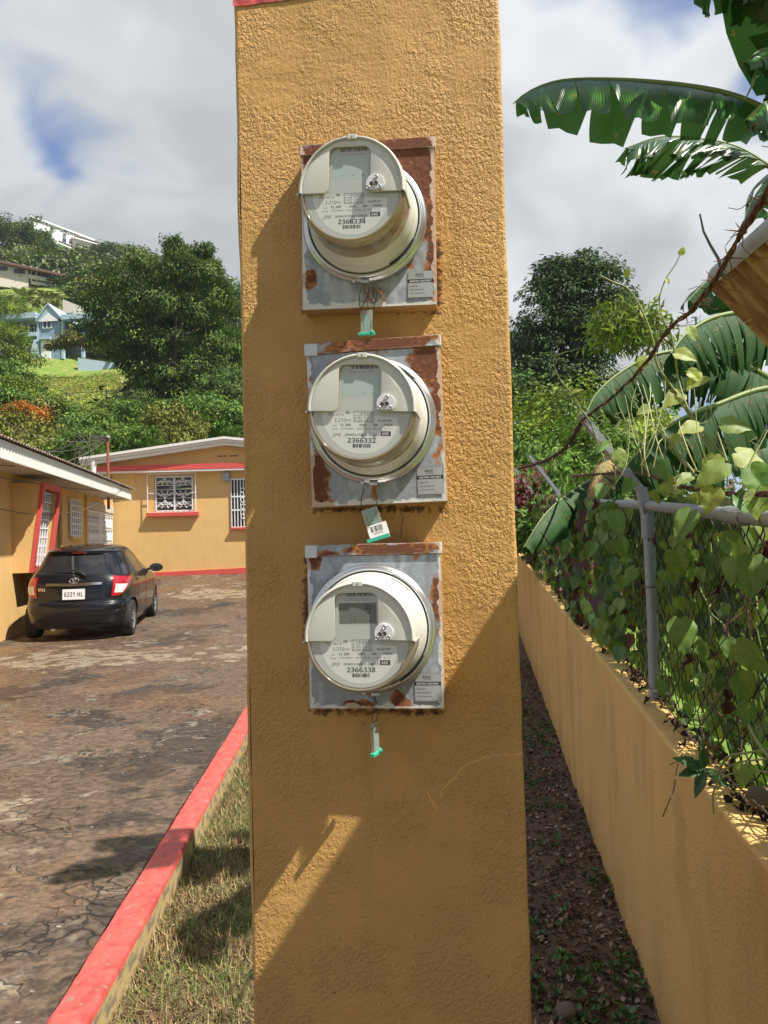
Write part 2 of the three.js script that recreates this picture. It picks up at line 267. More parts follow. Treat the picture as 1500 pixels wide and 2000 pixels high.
{ // weeds, dead leaves and pebbles on the soil strip
  const R = rng(23), leaf = gridGeo(2, 3, (u, v) => { const w = 0.010 * Math.sin(Math.PI * clamp(v * 0.92 + 0.06)), s = (u - 0.5) * 2; return [s * w, 0.004 * s * s + 0.008 * v * v, v * 0.026]; });
  const weeds = [], litter = [], peb = [];
  const spot = () => { const d = 1.25 + 8 * R() ** 1.5, x = mixn(0.14 + (d - 1.2) * 0.02, wallX(d), R()); return [x, d]; };
  for (let k = 0; k < 3000; k++) { const [x, d] = spot(), c = fbm(x * 8 + 5, d * 8 + 5, 9, 3); if (c < 0.5) continue; const b = V(x, soilY(x, d), -d), nl = 3 + Math.floor(R() * 5), h = 0.004 + R() * 0.022, g = new THREE.Color().setRGB(0.06 + R() * 0.05, 0.13 + R() * 0.08, 0.035);
    for (let j = 0; j < nl; j++) weeds.push([M4(b.clone().add(V((R() - 0.5) * 0.02, h, (R() - 0.5) * 0.02)), Q(-0.2 - R() * 0.5, R() * 6.28, 0), 0.35 + R() * 0.6), g]); }
  for (let k = 0; k < 9000; k++) { const [x, d] = spot(); litter.push([M4(V(x, soilY(x, d) + 0.003, -d), Q((R() - 0.5) * 0.8, R() * 6.28, (R() - 0.5) * 0.8), V(0.3 + R() * 0.7, 1, 0.4 + R() * 0.8)), new THREE.Color().setRGB(...[[0.16, 0.085, 0.045], [0.24, 0.14, 0.08], [0.06, 0.035, 0.022], [0.36, 0.27, 0.19]][Math.floor(R() * 4)])]); }
  const stone = new THREE.IcosahedronGeometry(0.006, 1);
  for (let k = 0; k < 2600; k++) { const [x, d] = spot(); peb.push([M4(V(x, soilY(x, d) + 0.001, -d), Q(R() * 6, R() * 6, R() * 6), V(0.4 + R(), 0.4 + R() * 0.7, 0.4 + R())), new THREE.Color().setRGB(...(R() < 0.1 ? [0.4, 0.36, 0.3] : [0.12 + R() * 0.08, 0.09 + R() * 0.05, 0.07]))]); }
  Object.assign(instances('ground_weeds', leaf, leafMat(1, 1, 1, 0.6, 0.25), weeds).userData, { label: 'tiny weeds sprouting in the dark soil by the low wall', category: 'weeds' });
  Object.assign(instances('leaf_litter', leaf, mat(1, 1, 1, 0.9), litter).userData, { label: 'brown leaf litter on the soil strip between column and wall', category: 'leaf litter' });
  Object.assign(instances('gravel', stone, mat(1, 1, 1, 0.9), peb).userData, { label: 'small stones scattered over the soil strip', category: 'gravel' });
  const P = at(1106, 1962, 2.4), o = shadows(new THREE.Mesh(rockGeo(0.036, 5), mat(0.15, 0.115, 0.08, 0.9))); o.name = 'stone'; o.position.set(P.x, soilY(P.x, 2.4) + 0.012, P.z); scene.add(o); tag(o, 'fist sized round brown stone on the dark soil strip', 'stone');
  const b2 = copyOf(o, 'stone', 'small grey stone lying on the wall top under the wire mesh'); b2.scale.setScalar(0.8); const q2 = at(1486, 1578, 1.62); b2.position.copy(q2); b2.position.y = wallTop(1.62) + 0.03;
  // one seedling by the foot of the wall
  const sp = at(1222, 1905, 2.32), pl = thing('seedling', 'little green seedling with broad leaves at the foot of the low wall', 'seedling', [sp.x, soilY(sp.x, 2.32), sp.z]);
  part('stem', new MB().tube([[0, 0, 0], [0.004, 0.03, 0], [0, 0.06, 0.004]], 0.0015, 5).geo(), mat(0.2, 0.25, 0.08), pl);
  for (let j = 0; j < 8; j++) { const l = part('leaf', leaf, leafMat(0.09, 0.2, 0.06, 0.5, 0.3), pl); l.position.set(0, 0.03 + j * 0.004, 0); l.rotation.set(-0.2 - (j % 3) * 0.25, j * 2.4, 0, 'YXZ'); l.scale.set(1.3, 1, 1.4); }
}
// ---------------------------------------------------------------- the rendered gate column with its meters
const ochre = [0.52, 0.298, 0.093];
const stuccoBump = (() => { // squiggly trowelled stucco, 0.44 m to the tile
  const N = 1024, T = 66;
  return tex(N, N, (x, y) => {
    const X = x / N * T, Y = y / N * T, wx = fbm(X, Y, 2, 2, 66, 66) - 0.5, wy = fbm(X, Y, 12, 2, 66, 66) - 0.5;
    // sand-and-cement grain: irregular raised crumbs, patchy where the trowel smoothed it, with a few coarse sweeps
    const a = fbm(X * 2 + wx * 1.1 - Y * 0.5, Y * 1.5 + wy * 1.1, 22, 4, 132, 99, 0.72), grain = clamp((a - 0.5) * 2.6 + 0.5);
    const gate = 0.30 + 0.70 * smooth(0.3, 0.6, fbm(X / 11, Y / 11, 32, 5, 6, 6)), trowel = fbm(X / 6 + wx * 0.3, Y / 3, 61, 5, 11, 22);
    return clamp(0.5 * grain * gate + 0.4 * (trowel - 0.25));
  }, false, 1 / 0.44, 1 / 0.44);
})();
const COL_YAW = 6 * Math.PI / 180, COL_W = 0.424, COL_D = 0.40;
const column = thing('gate_column', 'tall ochre stucco column carrying three electricity meters, red at its top', 'column', [-0.011, -0.15, -1.19], -COL_YAW);
// local frame: x to the right along the face, y up, z out of the face; toColumn gives local x, y for a pixel at depth p out of the face
column.updateMatrixWorld(true);
const colInv = column.matrixWorld.clone().invert();
function onColumn(px, py, p = 0) { const o = V(0, EYE, 0).applyMatrix4(colInv), d = ray(px, py).transformDirection(colInv); const t = (p - o.z) / d.z; return o.addScaledVector(d, t); }
const colWorld = (v) => v.clone().applyMatrix4(column.matrixWorld);
{
  const w = COL_W / 2, r = 0.006, H = 2.85, wav = (y, s) => (fbm(y * 7 + 3, s * 5.5, 71, 4) - 0.5) * 0.006;
  // ring of points round the column, front face finely divided
  const ring = [];
  for (let i = 0; i <= 40; i++) ring.push([mixn(-w + r, w - r, i / 40), 0, 0]);
  for (let i = 1; i <= 5; i++) { const a = Math.PI / 2 * (1 - i / 5); ring.push([w - r + Math.cos(a) * r, -r + Math.sin(a) * r, 1]); }
  for (let i = 1; i <= 12; i++) ring.push([w, -r - (COL_D - r) * i / 12, 1]);
  for (let i = 1; i <= 8; i++) ring.push([w - 2 * w * i / 8, -COL_D, 0]);
  for (let i = 1; i <= 12; i++) ring.push([-w, -COL_D + (COL_D - r) * i / 12, -1]);
  for (let i = 1; i <= 5; i++) { const a = Math.PI - Math.PI / 2 * i / 5; ring.push([-w + r + Math.cos(a) * r, -r + Math.sin(a) * r, -1]); }
  let acc = 0; ring.forEach((q, i) => { if (i) acc += Math.hypot(q[0] - ring[i - 1][0], q[1] - ring[i - 1][1]); q.push(acc); });
  const n = ring.length - 1, nv = 160;
  const shell = (y0, y1, grow) => gridGeo(n, nv, (u, v) => { const q = ring[Math.round(u * n)], y = mixn(y0, y1, v); const g = 1 + grow; return [q[0] * g + q[2] * wav(y, q[2] + 2), y, (q[1] > -r - 1e-6 ? (fbm(q[0] * 6 + 5, y * 6 + 5, 17, 3) - 0.5) * 0.006 : 0) + q[1] + grow * 0.2, q[3], y]; });
  // cracks and chips of paint, drawn on the front face
  const map = canvasTex(1024, 2048, (c, W, H2) => {
    const id = c.createImageData(W, H2);
    for (let y = 0; y < H2; y++) for (let x = 0; x < W; x++) { const f = fbm(x / 90, y / 90, 7, 5), g = fbm(x / 22, y / 60, 9, 3), run = smooth(0.55, 0.8, fbm(x / 14, y / 400, 29, 4)), k = 0.86 + 0.2 * f + 0.06 * (g - 0.5) - 0.07 * run, o = (y * W + x) * 4; for (let j = 0; j < 3; j++) id.data[o + j] = toB(s8(ochre[j] * k)); id.data[o + 3] = 255; }
    c.putImageData(id, 0, 0);
    const X = (v) => v.x / acc * W + (w - r) / acc * W, Y = (v) => H2 - v.y / H * H2;
    const line = (pts, col, lw, seed) => { const R = rng(seed); c.strokeStyle = col; c.lineWidth = lw; c.lineJoin = 'round'; c.beginPath(); pts.forEach(([a, b], i) => { const q = onColumn(a, b); if (!i) return c.moveTo(X(q), Y(q)); const [a0, b0] = pts[i - 1]; for (let s = 1; s <= 6; s++) { const e = onColumn(mixn(a0, a, s / 6) + (R() - 0.5) * 3, mixn(b0, b, s / 6) + (R() - 0.5) * 4); c.lineTo(X(e), Y(e)); } }); c.stroke(); };
    line([[1024, 1472], [990, 1474], [940, 1482], [905, 1497], [893, 1515], [868, 1535], [858, 1560]], 'rgba(222,176,102,0.8)', 1.3, 1);
    line([[775, 1585], [765, 1605], [745, 1625], [735, 1665]], 'rgba(205,160,90,0.7)', 1.2, 2);
    line([[833, 1548], [843, 1565], [856, 1582]], 'rgba(226,182,104,0.9)', 1.5, 3);
    line([[783, 990], [786, 1010], [782, 1050]], 'rgba(90,62,25,0.7)', 1, 4);
    line([[740, 103], [770, 108], [800, 102], [838, 106], [890, 104]], 'rgba(120,82,35,0.35)', 1.2, 5);
    line([[620, 190], [624, 225], [622, 262]], 'rgba(110,75,30,0.5)', 1, 6);
    const R = rng(5); for (let i = 0; i < 34; i++) { const q = onColumn(490 + R() * 540, 1380 + R() * 620); c.fillStyle = R() < 0.6 ? 'rgba(60,40,20,0.8)' : 'rgba(215,175,110,0.8)'; c.fillRect(X(q), Y(q), 0.6 + R() * 0.9, 0.8 + R() * 2); }
    // dark stains where the boxes were let into the stucco
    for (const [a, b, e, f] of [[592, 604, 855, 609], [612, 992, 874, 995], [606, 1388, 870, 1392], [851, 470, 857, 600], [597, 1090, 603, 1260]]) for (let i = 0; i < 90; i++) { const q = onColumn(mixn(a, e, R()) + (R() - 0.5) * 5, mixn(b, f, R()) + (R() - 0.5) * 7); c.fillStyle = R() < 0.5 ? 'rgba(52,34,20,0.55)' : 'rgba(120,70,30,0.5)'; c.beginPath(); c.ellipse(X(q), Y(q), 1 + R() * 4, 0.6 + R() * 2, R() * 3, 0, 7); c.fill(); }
  });
  map.wrapS = map.wrapT = THREE.RepeatWrapping; map.repeat.set(1 / acc, 1 / H);
  const RED = Math.max(onColumn(974, 0).y, onColumn(562, 0).y) + 0.012;
  part('body', shell(0, RED, 0), mat(1, 1, 1, 0.72, { map, bumpMap: stuccoBump, bumpScale: 0.0034 }), column);
  // the red band begins on a slant at the left corner: a painted wedge over the top
  const p0 = onColumn(456, 14), p1 = onColumn(562, 0);
  part('red_band', shell(RED + 0.001, H, 0.0), redPaint, column);
  const sl = (p1.y - p0.y) / (p1.x - p0.x);
  part('red_band_edge', gridGeo(30, 4, (u, v) => { const x = mixn(-w - 0.001, w, u), yb = p0.y + sl * (x - p0.x) + 0.003 * (fbm(x * 60, 3, 4, 3) - 0.5), y = mixn(yb, Math.max(RED + 0.01, yb + 0.004), v); return [x, y, (fbm(x * 6 + 5, y * 6 + 5, 17, 3) - 0.5) * 0.006 + 0.002, x, y]; }), redPaint, column);
  const cap = part('cap', new THREE.BoxGeometry(COL_W + 0.08, 0.06, COL_D + 0.08), redPaint, column); cap.position.set(0, H + 0.03, -COL_D / 2);
}
// ---------------------------------------------------------------- meter sockets, meters and seals
const M = {
  beige: mat(0.60, 0.595, 0.545, 0.38, { bumpMap: tex(256, 256, (x, y) => fbm(x / 6, y / 6, 3, 3, 43, 43), false, 1, 1), bumpScale: 0.0006 }),
  beige2: mat(0.58, 0.575, 0.53, 0.36),
  chrome: mat(0.62, 0.63, 0.65, 0.28, { metalness: 0.9 }),
  steel: mat(0.52, 0.53, 0.55, 0.35, { metalness: 0.85 }),
  slot: mat(0.02, 0.02, 0.02, 0.8),
  clear: phys(0.94, 0.95, 0.96, 0.03, { transmission: 1, thickness: 0, ior: 1.25 }),
  amber: phys(0.74, 0.66, 0.52, 0.08, { transmission: 0.82, thickness: 0, ior: 1.4 }),
  dark: mat(0.10, 0.085, 0.07, 0.55),
  wire: mat(0.11, 0.085, 0.07, 0.6, { metalness: 0.4 }),
  rustWire: mat(0.16, 0.075, 0.04, 0.85),
};
const PX = 0.000645;                                  // metres per photograph pixel at the meters' faces
function facePlate(number, serial, lcd) {
  return canvasTex(1024, 1024, (c) => {
    c.fillStyle = 'rgb(198,198,193)'; c.fillRect(0, 0, 1024, 1024);
    c.setTransform(1.0694, 0, 0, 1.0694, -186.3, -455.2);
    // the pale printed plate
    c.fillStyle = 'rgb(226,225,218)'; c.beginPath(); c.moveTo(300, 925); c.lineTo(965, 985); c.bezierCurveTo(990, 1040, 960, 1120, 905, 1190); c.bezierCurveTo(820, 1290, 740, 1300, 650, 1300); c.bezierCurveTo(480, 1300, 300, 1130, 300, 925); c.fill();
    c.fillStyle = 'rgb(200,200,194)'; c.beginPath(); c.moveTo(455, 560); c.quadraticCurveTo(620, 470, 812, 560); c.lineTo(812, 925); c.lineTo(455, 925); c.fill();
    // top notice and bar code
    c.fillStyle = 'rgb(196,196,196)'; c.fillRect(490, 515, 300, 82);
    const R = rng(+number); c.fillStyle = 'rgb(70,68,72)';
    for (let x = 545; x < 778; x += 3 + R() * 8) c.fillRect(x, 527, 1.5 + R() * 5, 30);
    const t = (s, x, y, size, o = {}) => { c.fillStyle = o.color || 'rgb(58,56,56)'; c.font = (o.style || '') + ' ' + size + 'px sans-serif'; if (o.w) { c.save(); c.translate(x, y); c.scale(o.w / c.measureText(s).width, 1); c.fillText(s, 0, 0); c.restore(); } else c.fillText(s, x, y); };
    for (const [y, x, w] of [[572, 520, 240], [586, 535, 220]]) { c.fillStyle = 'rgb(120,118,120)'; for (let q = x; q < x + w; q += 4 + R() * 12) c.fillRect(q, y, 3 + R() * 8, 5); }
    t('Aclara', 356, 972, 44, { w: 142, color: 'rgb(120,118,114)' });
    c.strokeStyle = 'rgb(60,58,58)'; c.lineWidth = 7; c.beginPath(); c.arc(528, 948, 14, 2.6, 6.6); c.stroke(); c.beginPath(); c.arc(530, 950, 6, 0, 7); c.fillStyle = 'rgb(60,58,58)'; c.fill();
    t('I-210+c', 417, 1024, 44, { w: 145, color: 'rgb(52,50,50)' });
    // register map of small squares
    c.lineWidth = 3.4; c.strokeStyle = 'rgb(64,62,62)'; c.strokeRect(586, 930, 174, 94);
    for (let r = 0; r < 4; r++) for (let k = 0; k < 3; k++) { if (!r && !k) continue; c.fillStyle = 'rgb(60,58,58)'; c.beginPath(); c.arc(598 + k * 56, 946 + r * 22, 6, 0, 7); if (r === 2 && k === 1) { c.lineWidth = 2; c.stroke(); } else c.fill(); c.lineWidth = 2; c.strokeStyle = 'rgb(90,88,88)'; c.strokeRect(617 + k * 54, 939 + r * 22, 13, 13); c.strokeRect(632 + k * 54, 939 + r * 22, 11, 13); }
    t(serial, 802, 1018, 21, { style: 'bold', w: 118 });
    t('6.0', 398, 1064, 20, { w: 34 }); t('0418', 390, 1094, 20, { w: 52 });
    t('CL 200', 466, 1060, 30, { w: 94, style: 'bold' }); t('240V', 633, 1060, 28, { w: 64, style: 'bold' }); t('3W', 755, 1060, 28, { w: 42, style: 'bold' }); t('FM2S', 853, 1060, 28, { w: 77, style: 'bold' });
    t('T2TXCMM011', 470, 1090, 20, { w: 122 }); t('50HZ', 612, 1090, 20, { w: 52 }); t('TA 30', 684, 1090, 20, { w: 58 }); t('Kh 10.0', 760, 1090, 20, { w: 76 }); t('Kt 1.0', 857, 1090, 20, { w: 60 });
    c.lineWidth = 3; c.strokeStyle = 'rgb(110,108,106)'; c.font = 'italic bold 46px sans-serif'; c.save(); c.translate(400, 1150); c.scale(1.05, 0.8); c.strokeText('JPS', 0, 0); c.restore();
    t('JAMAICA PUBLIC SERVICE', 508, 1146, 26, { style: 'bold', w: 308, color: 'rgb(84,82,82)' });
    c.fillStyle = 'rgb(62,62,64)'; c.fillRect(824, 1104, 90, 42); t('AMI', 836, 1139, 36, { style: 'bold', w: 60, color: 'rgb(214,214,208)' });
    t(number, 532, 1206, 58, { style: 'bold', w: 254, color: 'rgb(52,50,50)' });
    c.fillStyle = 'rgb(66,64,64)'; for (let x = 580; x < 738; x += 5 + R() * 5) c.fillRect(x, 1216, 3 + R() * 3.5, 33);
    // the display
    c.fillStyle = 'rgb(190,190,184)'; c.fillRect(470, 604, 340, 200);
    c.fillStyle = lcd ? 'rgb(118,122,112)' : 'rgb(186,200,194)'; c.fillRect(480, 614, 324, 178);
    if (lcd) { c.strokeStyle = 'rgb(64,68,60)'; c.lineWidth = 9; c.beginPath(); c.moveTo(748, 700); c.lineTo(716, 700); c.moveTo(748, 700); c.lineTo(750, 634); c.lineTo(716, 634); c.lineTo(716, 668); c.lineTo(748, 668); c.stroke();
      c.lineWidth = 5; c.strokeStyle = 'rgb(88,92,84)'; c.beginPath(); c.moveTo(585, 732); c.lineTo(585, 772); c.moveTo(602, 732); c.lineTo(624, 732); c.lineTo(624, 772); c.lineTo(602, 772); c.moveTo(606, 752); c.lineTo(624, 752); c.stroke(); c.fillStyle = 'rgb(60,64,58)'; c.fillRect(742, 764, 20, 10); c.fillStyle = 'rgb(96,100,92)'; c.fillRect(656, 758, 14, 14); }
    else { c.fillStyle = 'rgba(110,120,116,0.7)'; c.fillRect(742, 764, 16, 12); c.fillRect(660, 762, 10, 12); }
    c.setTransform(1, 0, 0, 1, 0, 0);
  });
}
const faceMat = (t) => mat(1, 1, 1, 0.5, { map: t });
// outlines of the hood over the upper half of the meter's face, x and y in photograph pixels from its centre
function hoodShapes() {
  const Rr = 103, s = new THREE.Shape(), L = -47, T = 86, Rt = 38, B = -7;
  const edge = (a) => [Math.cos(a) * Rr, Math.sin(a) * Rr];
  s.moveTo(-Math.sqrt(Rr * Rr - B * B), B); s.lineTo(L - 12, B); s.quadraticCurveTo(L, B, L, B + 12); s.lineTo(L, T - 16); s.quadraticCurveTo(L, T - 3, L + 14, T); s.lineTo(Rt - 14, T); s.quadraticCurveTo(Rt, T - 3, Rt, T - 16); s.lineTo(Rt, B + 2); s.lineTo(Rt + 4, B); s.lineTo(Math.sqrt(Rr * Rr - B * B), B);
  const a0 = Math.asin(B / Rr); for (let i = 1; i <= 40; i++) { const a = a0 + (Math.PI - 2 * a0) * i / 40; s.lineTo(...edge(a)); }
  return s;
}
function makeMeter(plate, label, tint) {
  const t = thing('electricity_meter', label, 'electricity meter', [0, 0, 0], 0, 'electricity meters on the column');
  const turn = (g) => g.rotateX(Math.PI / 2);         // lathe axis y becomes the meter's axis z
  part('mounting_ring', turn(lathe([[0.080, 0], [0.0885, 0], [0.0893, 0.002], [0.0893, 0.008], [0.0875, 0.0105], [0.0855, 0.0110], [0.0848, 0.0125], [0.0853, 0.0145], [0.0838, 0.017], [0.0815, 0.0172], [0.080, 0.0155]], 96)), M.chrome, t);
  part('base', turn(lathe([[0.0800, 0.003], [0.0790, 0.006], [0.0775, 0.020], [0.0765, 0.0225], [0.0755, 0.0235], [0.0752, 0.026], [0.0750, 0.038], [0.0742, 0.0415], [0.0728, 0.044], [0.0722, 0.056], [0.0714, 0.0585], [0.0695, 0.0598], [0.060, 0.06]], 96)), M.beige, t);
  for (const [a0, a1] of [[0.75, 1.15], [-1.05, -0.45]]) { const g = gridGeo(14, 1, (u, v) => { const a = mixn(a0, a1, u), r = 0.0792 + v * 0.0024; return [Math.cos(a) * r, Math.sin(a) * r, 0.0245 - v * 0.0012]; }); part('slot', g, M.slot, t); }
  // inner works: the printed face on a drum, seen through the clear lower cover
  part('drum', turn(lathe([[0.0625, 0.058], [0.0645, 0.085], [0.0640, 0.1045], [0.0632, 0.1058]], 72)), M.beige2, t);
  const fg = new THREE.CircleGeometry(0.0634, 72); { const u = fg.attributes.uv, p = fg.attributes.position; for (let i = 0; i < p.count; i++) u.setXY(i, 0.5 + p.getX(i) / (1024 / 4.718 * PX), 0.5 + p.getY(i) / (1024 / 4.718 * PX)); }
  const face = part('face_plate', fg, faceMat(plate), t); face.position.z = 0.1062;
  part('band', turn(lathe([[0.0660, 0.066], [0.0666, 0.0662], [0.0666, 0.0755], [0.0660, 0.0757]], 72)), mat(0.30, 0.22, 0.15, 0.35, { metalness: 0.5 }), t);
  // clear cover, lower half only; beige hood over the upper half
  const half = (pts, a0, a1, seg) => gridGeo(seg, pts.length - 1, (u, v) => { const a = mixn(a0, a1, u), [r, z] = pts[Math.round(v * (pts.length - 1))]; return [Math.cos(a) * r, Math.sin(a) * r, z]; });
  const aL = Math.PI + 0.068, aR = 2 * Math.PI - 0.068;
  part('clear_cover', half([[0.0716, 0.058], [0.0708, 0.075], [0.0702, 0.098]], aL, aR, 60), M.amber, t);
  part('cover_rim', half([[0.0702, 0.098], [0.0700, 0.104], [0.0692, 0.1085], [0.0678, 0.111], [0.0660, 0.1115], [0.0645, 0.1105], [0.0640, 0.1085]], aL, aR, 60), M.amber, t);
  const lens = part('lens', new THREE.CircleGeometry(0.0641, 64), M.clear, t); lens.position.z = 0.1076;
  const shell = half([[0.0728, 0.044], [0.0722, 0.060], [0.0714, 0.080], [0.0708, 0.099], [0.0706, 0.1055], [0.0698, 0.1105], [0.0684, 0.1134], [0.0667, 0.1138], [0.0652, 0.1120]], -0.068, Math.PI + 0.068, 72);
  part('hood', shell, M.beige, t);
  const hf = new THREE.ExtrudeGeometry(hoodShapes(), { depth: 2.0, bevelEnabled: true, bevelThickness: 1, bevelSize: 1.1, bevelOffset: -1.1, bevelSegments: 3, curveSegments: 10 }); hf.scale(PX, PX, PX); hf.translate(0, 0, 0.1090);
  part('hood_face', toCreasedNormals(hf, 0.7), M.beige2, t);
  part('hood_edge', new MB().bar([-0.0712, -0.0052, 0.086], [-0.0712, -0.0052, 0.112], 0.0016, 0.0022).geo(), M.beige2, t); part('hood_edge', new MB().bar([0.0712, -0.0052, 0.06], [0.0706, -0.0052, 0.112], 0.0018, 0.0022).geo(), M.beige2, t);
  const tab = new THREE.Group(); tab.name = 'reset_tab'; tab.position.set(0, 0.0668, 0.1120); t.add(tab);
  part('reset_tab', new RoundedBoxGeometry(0.0125, 0.0062, 0.005, 2, 0.0008), M.beige2, tab); const dot = part('catch', new THREE.CylinderGeometry(0.0011, 0.0011, 0.0006, 12).rotateX(Math.PI / 2), mat(0.25, 0.24, 0.2), tab); dot.position.z = 0.0027;
  // optical port
  const port = new THREE.Group(); port.name = 'optical_port'; port.position.set(0.0318, 0.0052, 0.1108); t.add(port);
  const ps = new THREE.Shape(); ps.absarc(0, 0, 0.0116, -0.72, Math.PI + 0.72); ps.closePath();
  const pg = new THREE.ExtrudeGeometry(ps, { depth: 0.0026, bevelEnabled: true, bevelThickness: 0.0005, bevelSize: 0.0005, bevelSegments: 2, curveSegments: 24 }); part('port_plate', pg, mat(0.63, 0.62, 0.66, 0.4), port);
  for (const [x, y, c] of [[0.0012, 0.0078, 0], [-0.0048, -0.0008, 1], [0.0014, -0.0002, 1], [-0.0086, -0.0056, 0], [0.0060, -0.0052, 0]]) { const s = part('screw', turn(lathe([[0, 0.0004], [0.0017, 0.0004], [0.0017, 0.0014], [0.0024, 0.0016], [0.0026, 0]], 16)), c ? M.dark : M.steel, port); s.position.set(x, y, 0.0030); }
  const eye = part('sealing_tab', new RoundedBoxGeometry(0.012, 0.0045, 0.009, 2, 0.001), M.steel, t); eye.position.set(0.004, -0.0895, 0.010);
  const knob = part('latch', new THREE.SphereGeometry(0.0028, 14, 10), M.chrome, t); knob.position.set(-0.012, -0.0885, 0.012);
  return t;
}
function rustSheet(seed, spots, W = 512, H = 608) {   // zinc-coated steel, repainted, rusting where the spots say: [x, y (up), radius, strength] in 0..1
  const rough = new Float32Array(W * H);
  const t = tex(W, H, (x, y) => {
    const u = x / W, v = y / H, f = fbm(x / 60, y / 60, seed, 6), g = fbm(x / 14, y / 14, seed + 5, 4), st = fbm(x / 22, y / 120, seed + 3, 4);
    let rust = 0; for (const [sx, sy, r, k, ry] of spots) rust = Math.max(rust, k * (1 - Math.hypot((u - sx) / r, (v - sy) / (ry || r))));
    const m = smooth(0.02, 0.20, rust * 0.8 + (f - 0.5) * 1.1 - 0.15), deep = smooth(0.15, 0.55, rust * 0.8 + (g - 0.5) * 1.3);
    const zk = 0.78 + 0.4 * (st - 0.2) + 0.25 * (g - 0.5); let c = [0.30 * zk, 0.325 * zk, 0.36 * zk];
    const wash = smooth(0.55, 0.7, fbm(x / 40 + 9, y / 90, seed + 9, 4)); c = c.map((q) => mixn(q, q * 1.35, wash));
    c = c.map((q, k) => mixn(q, mixn([0.36, 0.145, 0.05][k], [0.13, 0.045, 0.022][k], deep) * (0.7 + 0.6 * g), m));
    const wl = 0.012 + 0.03 * Math.max(0, fbm(y / 30, 3, seed + 30, 4) - 0.3) * 2, wr = 0.012 + 0.03 * Math.max(0, fbm(y / 30, 8, seed + 31, 4) - 0.35) * 2, wb = 0.012 + 0.035 * Math.max(0, fbm(x / 30, 13, seed + 32, 4) - 0.35) * 2;
    if (u < wl || u > 1 - wr || v < wb) c = c.map((q, k) => mixn([0.66, 0.65, 0.63][k] * (0.85 + 0.2 * g), [0.40, 0.15, 0.05][k], m * 0.55));
    rough[y * W + x] = mixn(0.42, 0.92, m); return c;
  }, true);
  return mat(1, 1, 1, 1, { map: t, roughnessMap: tex(W, H, (x, y) => rough[y * W + x]), bumpMap: tex(256, 304, (x, y) => clamp(0.5 + (fbm(x / 9, y / 9, seed + 2, 4) - 0.5) * rough[(y * 2) * W + x * 2])), bumpScale: 0.0012 });
}
const stickerTex = canvasTex(384, 400, (c) => {
  c.fillStyle = 'rgb(158,159,161)'; c.fillRect(0, 0, 384, 400); c.strokeStyle = 'rgb(120,120,120)'; c.lineWidth = 4; c.strokeRect(4, 4, 376, 392);
  c.fillStyle = 'rgb(35,33,35)'; c.font = 'italic bold 58px sans-serif'; c.fillText('MAX', 108, 76); c.lineWidth = 1.6; c.strokeStyle = 'rgb(60,60,60)'; c.font = 'italic 36px sans-serif'; c.strokeText('GUARD', 132, 104);
  c.fillRect(0, 122, 384, 54); c.fillStyle = 'rgb(210,210,210)'; c.font = 'bold 38px sans-serif'; c.save(); c.translate(26, 164); c.scale(330 / c.measureText('METER SOCKET').width, 1); c.fillText('METER SOCKET', 0, 0); c.restore();
  c.fillStyle = 'rgb(40,38,40)'; c.font = 'bold 26px sans-serif'; c.fillText('HSMB-100', 26, 236); c.fillText('100A 120/240V AC', 26, 290); c.fillText('1 Ph. 3 wire 4 jaws', 26, 342); c.font = '18px sans-serif'; c.fillText('Made in', 244, 382);
});
